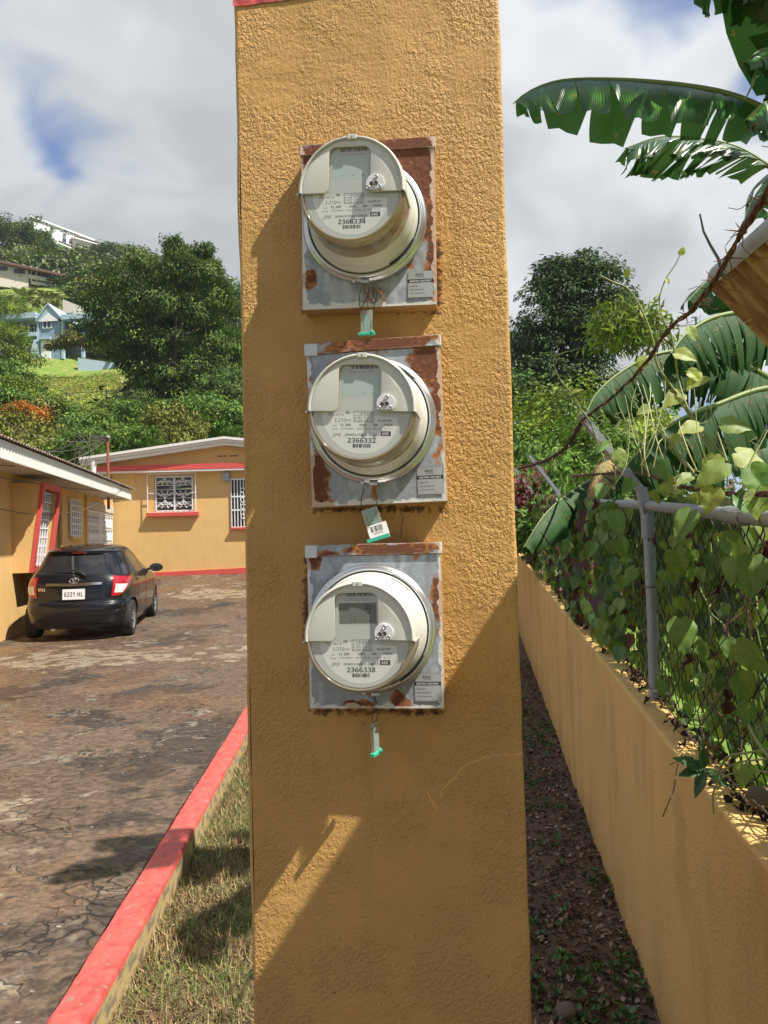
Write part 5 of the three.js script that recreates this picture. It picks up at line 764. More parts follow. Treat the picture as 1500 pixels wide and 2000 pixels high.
// ---------------------------------------------------------------- trees, palms, banana plants, the hill and its houses
// a crown as loose leaf sprays: blobs are [x, y, z, rx, ry, rz]; every leaf a folded blade turned out and up
function crownGeo(seed, blobs, count, size, opt = {}) {
  const R = rng(seed), p = [], uv = [], ix = [], col = []; const vol = blobs.map((b) => Math.pow(b[3] * b[4] * b[5], 0.62)), tot = vol.reduce((a, b) => a + b, 0);
  const n = V(), t = V(), s = V();
  blobs.forEach((b, bi) => {
    const m = Math.round(count * vol[bi] / tot), sub = Math.max(6, Math.round(m / 26));
    for (let k = 0; k < sub; k++) {                    // sprays of leaves sharing a place, a tilt and a tone
      let x, y, z; do { x = R() * 2 - 1; y = R() * 2 - 1; z = R() * 2 - 1; } while (x * x + y * y + z * z > 1);
      const r = Math.hypot(x, y, z) || 1, sh = mixn(r, 1, 0.55 + 0.3 * R()) / r, c = V(b[0] + x * sh * b[3], b[1] + y * sh * b[4], b[2] + z * sh * b[5]), out = V(x / b[3], y / b[4] + 0.25, z / b[5]).normalize();
      if (opt.hole && fbm3(c.x * opt.hole + 50, c.y * opt.hole + 50, c.z * opt.hole + 50, seed, 2) < (opt.cut ?? 0.40)) continue;
      const tone = 0.42 + 1.0 * R(), warm = R(), sp = size * (2.0 + 1.3 * R());
      for (let j = 0; j < m / sub; j++) {
        const q = c.clone().add(V((R() - 0.5) * sp * 1.6, (R() - 0.5) * sp * 0.9, (R() - 0.5) * sp * 1.6));
        n.copy(out).multiplyScalar(0.7).add(V(R() - 0.5, 0.35 + R() * 0.6, R() - 0.5)).normalize(); t.set(R() - 0.5, -0.35 - R() * (opt.droop ?? 0.4), R() - 0.5).add(out.clone().multiplyScalar(0.6)); t.addScaledVector(n, -t.dot(n)).normalize(); s.crossVectors(t, n);
        const L = size * (0.7 + 0.6 * R()), W = L * (opt.wide ?? 0.42), k0 = p.length / 3;
        const P = (a, e, f) => { p.push(q.x + t.x * a * L + s.x * e * W + n.x * f * L, q.y + t.y * a * L + s.y * e * W + n.y * f * L, q.z + t.z * a * L + s.z * e * W + n.z * f * L); };
        P(-0.5, 0, 0); P(0.05, -0.5, 0.10); P(0.5, 0, -0.12); P(0.05, 0.5, 0.10); uv.push(0, 0, 0.5, 0, 1, 0, 0.5, 1); ix.push(k0, k0 + 1, k0 + 2, k0, k0 + 2, k0 + 3);
        const v = tone * (0.85 + 0.3 * R()), g = opt.tint ? opt.tint(c, warm, R) : [1, 1, 1]; for (let e = 0; e < 4; e++) col.push(v * g[0] * (0.9 + 0.25 * warm), v * g[1], v * g[2] * (0.85 + 0.2 * warm));
      }
    }
  });
  const g = new THREE.BufferGeometry(); g.setAttribute('position', new THREE.Float32BufferAttribute(p, 3)); g.setAttribute('uv', new THREE.Float32BufferAttribute(uv, 2)); g.setAttribute('color', new THREE.Float32BufferAttribute(col, 3)); g.setIndex(ix); g.computeVertexNormals(); return g;
}
const blobTree = (seed, w, h, n, lift = 0.35) => { const R = rng(seed), b = []; for (let i = 0; i < n; i++) { const a = i * 2.4 + R(), u = Math.sqrt((i + 0.5) / n), y = h * (lift + (1 - lift) * (0.1 + 0.85 * R() * (1 - u * 0.45))); b.push([Math.cos(a) * u * w * 0.38, y, Math.sin(a) * u * w * 0.38, w * (0.15 + 0.1 * R()), h * (0.09 + 0.07 * R()), w * (0.15 + 0.1 * R())]); } return b; };
function trunkGeo(seed, h, r, blobs, limbs = 7) { const R = rng(seed), m = new MB(), top = h * 0.55, f = (u) => V(Math.sin(u * 2 + seed) * r * 1.2, top * u, Math.cos(u * 3 + seed) * r * 0.8 - r * 0.8); m.tube(Array.from({ length: 9 }, (_, i) => f(i / 8)), (u) => r * (1.25 - 0.75 * u), 9); for (let k = 0; k < Math.min(limbs, blobs.length); k++) { const b = blobs[Math.floor(k * blobs.length / limbs)], st = f(0.45 + 0.5 * R()), e = V(b[0], b[1], b[2]), mid = st.clone().lerp(e, 0.5).add(V(0, -0.03 * h, 0)); m.tube(new THREE.CatmullRomCurve3([st, mid, e]).getPoints(7), (u) => r * (0.5 - 0.4 * u), 6); } return m.geo(0); }
const barkM = mat(0.13, 0.10, 0.075, 0.9);
const crownM = { deep: leafMat(0.085, 0.15, 0.03, 0.8, 0.3, { vertexColors: true, specularIntensity: 0.35 }), mid: leafMat(0.12, 0.22, 0.04, 0.8, 0.3, { vertexColors: true, specularIntensity: 0.35 }), light: leafMat(0.21, 0.30, 0.045, 0.8, 0.35, { vertexColors: true, specularIntensity: 0.35 }), olive: leafMat(0.19, 0.20, 0.045, 0.6, 0.3, { vertexColors: true, specularIntensity: 0.35 }), dusk: leafMat(0.075, 0.13, 0.05, 0.8, 0.25, { vertexColors: true, specularIntensity: 0.35 }), orange: leafMat(0.62, 0.27, 0.05, 0.6, 0.35, { vertexColors: true, specularIntensity: 0.35 }), red: leafMat(0.13, 0.03, 0.035, 0.6, 0.3, { vertexColors: true, specularIntensity: 0.35 }) };
function tree(name, label, category, group, P, w, h, seed, m, count, leaf, opt = {}) {
  const blobs = opt.blobs || blobTree(seed, w, h, opt.n || 14, opt.lift ?? 0.35), t = thing(name, label, category, P, opt.turn || 0, group);
  part('trunk', trunkGeo(seed, h, opt.r || h * 0.026, blobs, opt.limbs || 7), barkM, t); part('crown', crownGeo(seed, blobs, count, leaf, opt), m, t); return t;
}
const groundAt = (x, d) => V(x, hillY(x, d), -d);
const onHill = (px, d) => { const x = at(px, 1000, d).x; return groundAt(x, d); };
const hang = (px, pyTop, pyBot, d) => { const a = at(px, pyBot, d), b = at(px, pyTop, d); return [a, b.y - a.y]; };  // foot point and height of something seen between two heights

// ---- the big spreading tree above the rear wing: long sprays, an uneven crown, a loose leader sticking out of it
{
  const d = 56, foot = at(330, 838, d), m = (px) => (px - 330) / FOCAL * d, y = (py) => at(330, py, d).y - foot.y, b = [];
  for (const [px, py, rx, ry] of [[250, 560, 45, 30], [205, 600, 40, 34], [190, 640, 32, 34], [285, 520, 42, 30], [325, 545, 42, 34], [370, 535, 42, 30], [410, 555, 40, 34], [440, 590, 34, 38], [300, 600, 50, 38], [350, 610, 50, 40], [400, 620, 44, 40], [255, 640, 44, 36], [225, 668, 36, 30], [290, 665, 40, 36], [330, 680, 42, 40], [385, 680, 44, 40], [430, 660, 36, 40], [260, 705, 28, 34], [290, 735, 34, 38], [340, 740, 36, 40], [395, 735, 40, 40], [440, 725, 30, 40], [300, 785, 30, 34], [360, 780, 34, 30], [355, 500, 22, 14], [368, 515, 14, 18]]) for (const z of [-0.6, 0.5]) b.push([m(px), y(py), z * rx / FOCAL * d * 2.2, rx / FOCAL * d * 0.72, ry / FOCAL * d * 0.62, rx / FOCAL * d * 0.72]);
  for (const [px, py, rx, ry] of [[345, 478, 12, 8], [372, 492, 16, 7], [395, 502, 12, 6], [408, 490, 9, 5], [350, 500, 10, 10], [418, 535, 14, 8], [352, 505, 10, 10], [420, 520, 9, 6]]) for (let q = 0; q < 4; q++) b.push([m(px), y(py), (q - 1.5) * 0.15, rx / FOCAL * d, ry / FOCAL * d, 0.5]);
  tree('shade_tree', 'big dark spreading tree with a ragged leader standing behind the rear wing', 'tree', null, foot.toArray(), 12, 13, 7, crownM.deep, 52000, 0.27, { blobs: b, limbs: 12, r: 0.3, droop: 0.9, wide: 0.42, hole: 0.42, cut: 0.33, tint: (c, w, R) => (w > 0.93 ? [1.9, 1.5, 0.9] : w > 0.7 ? [1.35, 1.3, 1.1] : [1, 1, 1]) });
}
// ---- hill trees one can tell apart: [px, py top, py foot, depth, width m, material, label]
const HT = [
  [22, 398, 505, 178, 17, 'deep', 'tall rounded dark tree on the skyline beside the white apartment block'], [60, 432, 505, 185, 9, 'mid', 'rounded tree on the hilltop in front of the white apartment block'], [88, 452, 520, 190, 7, 'deep', 'dark tree partly hiding the white apartment block'],
  [225, 482, 548, 170, 13, 'dusk', 'dark bluish tree standing on the ridge past the white apartment block'], [275, 508, 560, 165, 11, 'mid', 'small pale tree on the ridge between the dark tree and the leader'], [195, 512, 575, 150, 13, 'mid', 'mid green tree on the ridge below the white apartment block'], [150, 512, 560, 168, 12, 'light', 'pale green tree under the white apartment block terraces'],
  [215, 545, 600, 120, 10, 'olive', 'olive tree on the slope beyond the ragged big tree'], [175, 555, 610, 118, 8, 'mid', 'small green tree on the slope just above the palms'],
  [12, 560, 640, 100, 8.5, 'light', 'yellow green tree beside the blue house roof'], [20, 612, 720, 78, 6.8, 'light', 'bright rounded tree in front of the blue house balcony'], [22, 690, 830, 58, 6, 'mid', 'glossy green tree on the bank below the blue house'], [62, 740, 860, 52, 4.4, 'mid', 'green tree standing at the foot of the grass bank'],
  [466, 600, 850, 60, 5.2, 'mid', 'vine covered tree beside the ochre column, behind the rear wing'], [440, 690, 862, 52, 4.6, 'deep', 'dark tree close behind the gable of the rear wing'], [395, 765, 880, 46, 4.4, 'mid', 'leafy green tree right above the gable ridge'],
  [458, 545, 640, 130, 12, 'mid', 'hillside tree seen between the big tree and the column'],
];
for (const [px, yt, yb, d, w, m, label] of HT) { const [P, h] = hang(px, yt, yb, d); tree('hill_tree', label, 'tree', null, P.toArray(), w, h, px + yt, crownM[m], 7000, d > 100 ? 0.62 : 0.26, { n: 13, lift: 0.12, hole: d > 100 ? 0.2 : 0.4, droop: 0.6, wide: 0.5 }); }
// small windswept tree in front of the blue house
{ const d = 90, [P, h] = hang(143, 652, 702, d), k = d / FOCAL; tree('windswept_tree', 'small flat-topped olive tree in front of the blue house', 'tree', null, P.toArray(), 5, h, 12, crownM.olive, 5200, 0.32, { blobs: [[-1.6, h * 0.62, 0, 1.0, 0.45, 0.8], [-0.6, h * 0.8, 0.2, 1.1, 0.5, 0.9], [0.5, h * 0.78, 0, 1.2, 0.5, 1], [1.5, h * 0.66, 0.1, 1.1, 0.45, 0.9], [0.2, h * 0.95, 0, 0.7, 0.35, 0.6], [2.5, h * 0.55, 0, 0.9, 0.4, 0.7], [-2.3, h * 0.55, 0, 0.7, 0.35, 0.6], [3.4, h * 0.4, 0, 0.9, 0.4, 0.7]], r: 0.09, limbs: 7, droop: 0.7 }); }
// scrub and shrubs at the foot of the hill
{
  const protos = [['mid', 5], ['light', 15], ['olive', 25], ['deep', 35]].map(([m, s]) => [m, s]), made = {};
  const LB = { mid: 'rounded green shrub', light: 'pale yellow green shrub', olive: 'olive brown shrub', deep: 'dark green shrub' };
  const where = (px, py) => (px < 60 ? 'above the side wing eaves' : px < 130 ? 'beside the orange shrub' : px < 205 ? 'behind the rusty service mast' : px < 270 ? 'behind the low gable end' : px < 350 ? 'under the big spreading tree' : 'behind the gable ridge') + (py < 800 ? ', highest up' : py < 830 ? ', on the upper bank' : py < 850 ? ', half way down the bank' : py < 875 ? ', low in the thicket' : ', lowest in the thicket');
  const R = rng(9), usedL = new Map(), lab = (m, px, py) => { const l = LB[m] + ' ' + where(px, py), k = usedL.get(l) || 0; usedL.set(l, k + 1); return k ? l + ' ' + ['', 'nearer the column', 'farther off'][Math.min(k, 2)] : l; };
  const put = (m, px, py, d, s) => { const P = at(px, py, d); if (!made[m]) { made[m] = tree('shrub', lab(m, px, py), 'shrub', 'shrubs of the thicket behind the roofs', P.toArray(), 3, 2.2, protos.find((q) => q[0] === m)[1], crownM[m], 4200, 0.17, { n: 11, lift: 0.05, hole: 0.6, wide: 0.5, droop: 0.5 }); made[m].scale.setScalar(s); return; } const c = copyOf(made[m], 'shrub', lab(m, px, py)); c.position.copy(P); c.rotation.y = R() * 6.28; c.scale.set(s * (0.85 + 0.3 * R()), s * (0.85 + 0.3 * R()), s * (0.85 + 0.3 * R())); };
  for (const [px, py, d, s, m] of [[20, 868, 34, 1.0, 'olive'], [70, 880, 33, 1.0, 'olive'], [112, 905, 31, 0.9, 'light'], [150, 915, 30, 0.9, 'mid'], [190, 905, 33, 1.0, 'mid'], [235, 888, 36, 1.0, 'light'], [150, 870, 38, 1.1, 'mid'], [205, 862, 40, 1.2, 'light'], [255, 862, 42, 1.2, 'mid'], [300, 862, 42, 1.2, 'light'], [345, 862, 40, 1.2, 'olive'], [330, 838, 46, 1.2, 'mid'], [275, 838, 47, 1.2, 'light'], [225, 838, 46, 1.1, 'mid'], [175, 835, 46, 1.0, 'deep'], [120, 840, 44, 1.1, 'mid'], [80, 838, 44, 1.1, 'olive'], [35, 835, 44, 1.2, 'mid'], [0, 822, 44, 1.2, 'mid'], [0, 770, 52, 1.3, 'mid'], [40, 790, 50, 1.2, 'light'], [70, 805, 50, 1.0, 'deep'], [100, 822, 50, 0.9, 'mid'], [390, 850, 44, 1.1, 'mid'], [430, 845, 46, 1.3, 'light'], [465, 858, 44, 1.2, 'mid'], [300, 815, 52, 1.1, 'deep'], [250, 822, 50, 0.9, 'mid'], [415, 800, 52, 1.4, 'mid'], [455, 800, 50, 1.5, 'deep'], [355, 825, 50, 1.0, 'light'], [190, 815, 52, 0.7, 'deep'], [0, 905, 28, 1.0, 'olive'], [180, 885, 36, 1.0, 'deep'], [285, 890, 34, 0.9, 'mid']]) put(m, px, py + 14, d, s);
  const P = at(60, 850, 40); tree('orange_shrub', 'shrub with bright orange leaves in the thicket over the side wing roof', 'shrub', null, P.toArray(), 3, 2.2, 44, crownM.orange, 2600, 0.15, { blobs: [[-0.9, 1.3, 0, 0.5, 0.3, 0.4], [-0.5, 1.5, 0, 0.4, 0.3, 0.4], [-0.1, 1.2, 0.1, 0.4, 0.25, 0.4], [0.5, 0.7, 0.2, 0.4, 0.4, 0.4], [0.6, 1.1, 0.1, 0.35, 0.3, 0.3], [0.3, 0.35, 0.2, 0.4, 0.3, 0.3]], droop: 0.2, wide: 0.35, r: 0.05 });
}
// the far wooded slope: one mass of crowns
{
  const g1 = crownGeo(301, blobTree(301, 9, 7, 9, 0.1), 1500, 0.95, { droop: 0.6, wide: 0.55 }), list = [], R = rng(77);
  for (let k = 0; k < 2600; k++) { const d = 62 + 330 * R() ** 1.2, u = -0.62 + 0.56 * R(), x = u * d; const px = 750 + FOCAL * u, y = hillY(x, d), py = 1075 - (y - EYE) / d * FOCAL; if (px > -70 && px < 345 && d < 100) continue; let sm = 1; if (px > -60 && px < 250 && d < 131) { if (R() < 0.5) continue; sm = 0.32; }
    if (d > 126 && d < 140 && px < 190) { if (d < 135) continue; sm = 0.6; } if (d > 158 && d < 208 && px > 55 && px < 250) { if (d > 180) continue; sm = 0.45; } const near = 0.8 * sm;
    list.push([M4(V(x, y - 1, -d), Q(0, R() * 6.28, 0), V(near + 0.5 * R() * sm, (0.45 + 0.5 * R()) * near * 1.2, near + 0.5 * R() * sm)), new THREE.Color().setRGB(...[[0.09, 0.16, 0.035], [0.13, 0.21, 0.04], [0.19, 0.24, 0.05], [0.075, 0.13, 0.04]][Math.floor(R() * 4)])]); }
  Object.assign(instances('hillside_woods', g1, leafMat(1, 1, 1, 0.6, 0.25, { vertexColors: true }), list).userData, { label: 'dense green woods covering the hillside between the houses', category: 'woods' });
  const tuft = crownGeo(401, [[0, 0.12, 0, 0.5, 0.12, 0.5]], 40, 0.22, { droop: -0.6, wide: 0.2 }), tl = [];
  for (let k = 0; k < 5200; k++) { const d = 54 + 37 * R(), u = -0.52 + 0.24 * R(), x = u * d; tl.push([M4(V(x, hillY(x, d), -d), Q(0, R() * 6, 0), 0.5 + R() * 1.1), new THREE.Color().setRGB(...(R() < 0.55 ? [0.42, 0.47, 0.10] : R() < 0.5 ? [0.32, 0.46, 0.07] : [0.55, 0.48, 0.17]))]); }
  Object.assign(instances('bank_grass', tuft, leafMat(1, 1, 1, 0.7, 0.3, { vertexColors: true }), tl).userData, { label: 'bright grass tufts on the open bank below the blue house', category: 'grass' });
  const rm = mat(0.30, 0.24, 0.22, 0.9), RG = [rockGeo(1, 3, [1.4, 0.6, 1]), rockGeo(1, 13, [1.1, 0.7, 1]), rockGeo(1, 23, [1.7, 0.5, 1])];
  [[140, 752, 66, 0.55, 'brown rock standing out of the grass bank, nearest the wire fence post'], [172, 760, 66, 0.6, 'dark long rock ledge in the grass bank'], [203, 745, 68, 0.4, 'pale rock high on the grass bank beside the big tree'], [95, 764, 62, 0.5, 'broken brown rocks at the lower edge of the grass bank'], [150, 768, 64, 0.4, 'low rock just above the wire fence on the bank'], [165, 802, 58, 0.9, 'shaded rock outcrop below the wire fence'], [215, 790, 60, 1.0, 'shaded rock face under the big tree']].forEach(([px, py, d, s, label], i) => { const o = shadows(new THREE.Mesh(RG[i % 3], rm)); o.name = numbered('rock'); { const q = at(px, py, d); o.position.set(q.x, hillY(q.x, d) + 0.05, q.z); } o.scale.setScalar(s); o.rotation.set(0.3 * Math.sin(i * 3), i * 1.3, 0.25 * Math.cos(i * 5)); scene.add(o); tag(o, label, 'rock'); });
  const f = thing('wire_fence', 'green wire fence with thin posts crossing the grass bank', 'fence', [0, 0, 0]), fm = mat(0.06, 0.09, 0.07, 0.7), q = [[90, 775, 62], [130, 768, 62], [208, 764, 62], [250, 760, 62]];
  for (const [px, py, d] of q) part('post', new MB().tube([at(px, py + 28, d), at(px, py - 4, d)], 0.045, 6).geo(), fm, f);
  for (let i = 0; i + 1 < q.length; i++) part('rail', new MB().tube([at(...q[i]), at(...q[i + 1])], 0.03, 5).geo(), fm, f);
}
// ---- coconut palms above the blue house
{
  const frond = (() => { const g = new MB(); const mid = []; for (let i = 0; i <= 12; i++) { const u = i / 12; mid.push(V(u * 3.0, 0.9 * u - 1.9 * u * u, 0)); } g.tube(mid, (u) => 0.04 * (1 - u * 0.8), 5); for (let i = 1; i < 48; i++) { const u = i / 48, p = V(u * 3.0, 0.9 * u - 1.9 * u * u, 0), L = 0.85 * Math.sin(Math.PI * (0.12 + 0.84 * u)); for (const s of [-1, 1]) { const e = p.clone().add(V(0.35 * L, -0.55 * L, s * L * 0.75)), m = p.clone().lerp(e, 0.5).add(V(0, 0.12 * L, 0)); g.tri([p.x - 0.02, p.y, p.z], [p.x + 0.03, p.y, p.z], m.toArray()).tri([p.x + 0.03, p.y, p.z], e.toArray(), m.toArray()).tri([p.x - 0.02, p.y, p.z], m.toArray(), e.toArray()); } } return g.geo(0); })();
  const pm = leafMat(0.34, 0.38, 0.10, 0.6, 0.35); let first = null;
  for (const [px, py, d, s, label] of [[46, 582, 112, 1.15, 'coconut palm above the blue house roof, the outermost of the cluster'], [92, 580, 112, 1.25, 'coconut palm above the gable of the blue house, in the middle of the cluster'], [118, 600, 110, 1.0, 'coconut palm close to the gable with drooping fronds'], [132, 612, 108, 0.85, 'low coconut palm above the balcony nearest the big tree']]) {
    if (first) { const c = copyOf(first, 'coconut_palm', label); c.position.copy(at(px, py, d)); c.rotation.y = px; c.scale.setScalar(s); continue; }
    first = thing('coconut_palm', label, 'palm', at(px, py, d).toArray()); first.scale.setScalar(s);
    part('trunk', new MB().tube([[0.3, -6, 0], [0.15, -3, 0], [0, 0, 0]], (u) => 0.2 - 0.07 * u, 8).geo(), barkM, first);
    for (let k = 0; k < 17; k++) { const f = part('frond', frond, pm, first); f.rotation.set(0, k * 2.4, 0.55 - (k % 5) * 0.27, 'YXZ'); f.scale.setScalar(0.85 + 0.2 * ((k * 7) % 5) / 5); }
  }
}
// ---- hillside houses
const HM = { blue: mat(0.22, 0.32, 0.40, 0.8), blueL: mat(0.38, 0.50, 0.58, 0.8), white: mat(0.8, 0.8, 0.79, 0.8), cream: mat(0.60, 0.55, 0.48, 0.8), glass: phys(0.06, 0.07, 0.09, 0.1), roof: mat(0.10, 0.12, 0.14, 0.5), brown: mat(0.14, 0.07, 0.05, 0.8), slope: mat(0.35, 0.34, 0.34, 0.8) };
{ // the blue house, built square to a frame turned a little away
  const d = 99, o = at(66, 706, d), t = thing('blue_house', 'two-storey pale blue house with a pointed gable on top of the grass bank', 'house', o.toArray(), -0.10), k = d / FOCAL, X = (px) => (px - 66) * k, Y = (py) => (706 - py) * k;
  const B = (n, m, a, b, c, e, z0, z1, par = t) => part(n, new MB().box(X(a), X(b), Y(e), Y(c), z0, z1).geo(), m, par);
  B('wall', HM.blue, -20, 215, 640, 720, -6, -2.2); B('wall', HM.blue, 79, 122, 628, 706, -2.2, 0);
  const gab = new MB(), gz = 0.25; for (const [z, s] of [[gz, 1]]) gab.tri([X(74), Y(628), z], [X(127), Y(625), z], [X(99), Y(597), z]); part('gable', gab.geo(), HM.blueL, t);
  const cg = new MB(); cg.hexa([[X(73), Y(629), 0.4], [X(99), Y(596), 0.4], [X(99), Y(596), -6], [X(73), Y(629), -6], [X(73), Y(626), 0.4], [X(99), Y(592.5), 0.4], [X(99), Y(592.5), -6], [X(73), Y(626), -6]]).hexa([[X(99), Y(596), 0.4], [X(128), Y(627), 0.4], [X(128), Y(627), -6], [X(99), Y(596), -6], [X(99), Y(592.5), 0.4], [X(128), Y(624), 0.4], [X(128), Y(624), -6], [X(99), Y(592.5), -6]]); part('gable_roof', cg.geo(), HM.blueL, t);
  const arch = new MB(); arch.tri([X(79), Y(629), 0.3], [X(121), Y(629), 0.3], [X(99), Y(612), 0.3]); part('arch_panel', arch.geo(), HM.white, t);
  B('fascia', HM.blueL, -20, 74, 610, 621, -0.8, 0.5); B('fascia', HM.blueL, 127, 215, 618, 628, -0.8, 0.5);
  { const m = new MB(); m.hexa([[X(-20), Y(612), 0.4], [X(74), Y(617), 0.4], [X(74), Y(600), -6], [X(-20), Y(590), -6], [X(-20), Y(610), 0.4], [X(74), Y(615), 0.4], [X(74), Y(598), -6], [X(-20), Y(588), -6]]); const r = part('roof', m.geo(), HM.roof, t); for (let i = 0; i < 4; i++) part('solar_panel', new MB().hexa([[X(8 + i * 15), Y(609.5 + i * 0.7), -0.2], [X(20 + i * 15), Y(610 + i * 0.7), -0.2], [X(20 + i * 15), Y(603 + i * 0.8), -3], [X(8 + i * 15), Y(602.5 + i * 0.8), -3], [X(8 + i * 15), Y(608.3 + i * 0.7), -0.2], [X(20 + i * 15), Y(608.8 + i * 0.7), -0.2], [X(20 + i * 15), Y(601.8 + i * 0.8), -3], [X(8 + i * 15), Y(601.3 + i * 0.8), -3]]).geo(), HM.glass, r); }
  { const m = new MB(); m.hexa([[X(127), Y(621), 0.4], [X(215), Y(626), 0.4], [X(215), Y(612), -6], [X(127), Y(604), -6], [X(127), Y(619), 0.4], [X(215), Y(624), 0.4], [X(215), Y(610), -6], [X(127), Y(602), -6]]); part('roof', m.geo(), HM.roof, t); }
  for (const px of [-8, 73.5, 124, 165]) B('column', HM.blueL, px, px + 4.5, 618, 704, -0.4, 0.1);
  B('balcony', HM.blueL, -20, 74, 648, 656, -2.2, 0.2); B('balcony', HM.blueL, 128, 215, 655, 662, -2.2, 0.2);
  const win = (a, b, c, e, z) => { const g = new THREE.Group(); g.name = 'window'; t.add(g); B('pane', HM.glass, a, b, c, e, z, z + 0.06, g); B('frame', HM.white, a - 1, b + 1, c - 1, c, z, z + 0.15, g); B('frame', HM.white, a - 1, b + 1, e, e + 1, z, z + 0.15, g); B('frame', HM.white, a - 1, a, c, e, z, z + 0.15, g); B('frame', HM.white, b, b + 1, c, e, z, z + 0.15, g); B('frame', HM.white, (a + b) / 2 - 0.6, (a + b) / 2 + 0.6, c, e, z + 0.06, z + 0.15, g); };
  win(87, 103, 627.5, 641, 0); win(130, 158, 634, 655, -2.15); win(40, 60, 622, 647, -2.15); win(10, 36, 622, 647, -2.15); win(48, 54, 665, 676, -2.15); win(170, 200, 634, 655, -2.15);
  const door = new THREE.Group(); door.name = 'door'; t.add(door); B('door_panel', HM.white, 82, 102, 666, 704, 0.02, 0.14, door); const ov = part('oval_pane', new THREE.CylinderGeometry(0.28, 0.28, 0.05, 20).rotateX(Math.PI / 2), HM.glass, door); ov.scale.set(0.8, 1.5, 1); ov.position.set(X(95), Y(679), 0.16); B('canopy', HM.blueL, 80, 104, 661, 665, -0.1, 0.6, door);
  { const m = new MB(); m.hexa([[X(58), Y(708), 0.6], [X(80), Y(708), 0.6], [X(80), Y(708), -0.5], [X(58), Y(708), -0.5], [X(70), Y(664), 0.4], [X(76), Y(664), 0.4], [X(76), Y(664), -0.5], [X(70), Y(664), -0.5]]); part('buttress', m.geo(), HM.blueL, t); }
  const tw = thing('terrace_wall', 'low pale blue terrace wall stepping down the bank beside the blue house', 'wall', at(190, 712, 96).toArray(), 0.05); part('wall_face', new MB().hexa([[-2.4, -1.2, 0], [2.6, -1.6, 0], [2.6, -1.6, -0.4], [-2.4, -1.2, -0.4], [-2.4, 0.9, 0], [2.6, 0.1, 0], [2.6, 0.1, -0.4], [-2.4, 0.9, -0.4]]).geo(), HM.blueL, tw);
}
{ // long bungalow higher up
  const d = 132, o = at(0, 545, d), t = thing('hill_bungalow', 'long cream bungalow with a dark verandah half way up the hill', 'house', o.toArray(), 0.22), k = d / FOCAL, X = (px) => px * k, Y = (py) => (545 - py) * k;
  const B = (n, m, a, b, c, e, z0, z1, par = t) => part(n, new MB().box(X(a), X(b), Y(e), Y(c), z0, z1).geo(), m, par);
  const slope = (n, m, a, b, ya, yb, h, z0, z1) => part(n, new MB().hexa([[X(a), Y(ya + h), z1], [X(b), Y(yb + h), z1], [X(b), Y(yb + h), z0], [X(a), Y(ya + h), z0], [X(a), Y(ya), z1], [X(b), Y(yb), z1], [X(b), Y(yb), z0], [X(a), Y(ya), z0]]).geo(), m, t);
  slope('wall', HM.cream, -30, 52, 512, 521, 44, -6, 0); slope('foundation', HM.cream, 52, 128, 540, 550, 30, -6, -1.6); slope('wall', HM.brown, 52, 138, 522, 536, 14, -6, -1.2); slope('parapet', HM.cream, 50, 140, 532, 546, 8, -1.4, 0); slope('roof', HM.brown, -34, 142, 505, 537, 4, -6.5, 1.0); slope('roof', HM.roof, -34, 142, 503.5, 535.5, 1.4, -6.5, 0.8);
  for (const px of [56, 66, 98, 108, 132]) part('post', new MB().box(X(px), X(px + 2.2), Y(545), Y(514 + (px - 50) * 0.16), -0.4, -0.1).geo(), HM.cream, t);
  slope('railing', HM.brown, 50, 140, 530, 544, 1.2, -0.2, -0.1); slope('underside', HM.cream, 56, 112, 545, 552, 6, -3, -0.2);
  for (const [a, b] of [[26, 46], [-8, 14]]) { const g = new THREE.Group(); g.name = 'window'; t.add(g); B('pane', HM.glass, a, b, 520 + a * 0.12, 529 + a * 0.12, 0.01, 0.06, g); for (let i = 0; i < 5; i++) B('shutter', HM.brown, a + i * (b - a) / 5, a + i * (b - a) / 5 + 1, 520 + a * 0.12, 529 + a * 0.12, 0.07, 0.12, g); }
}
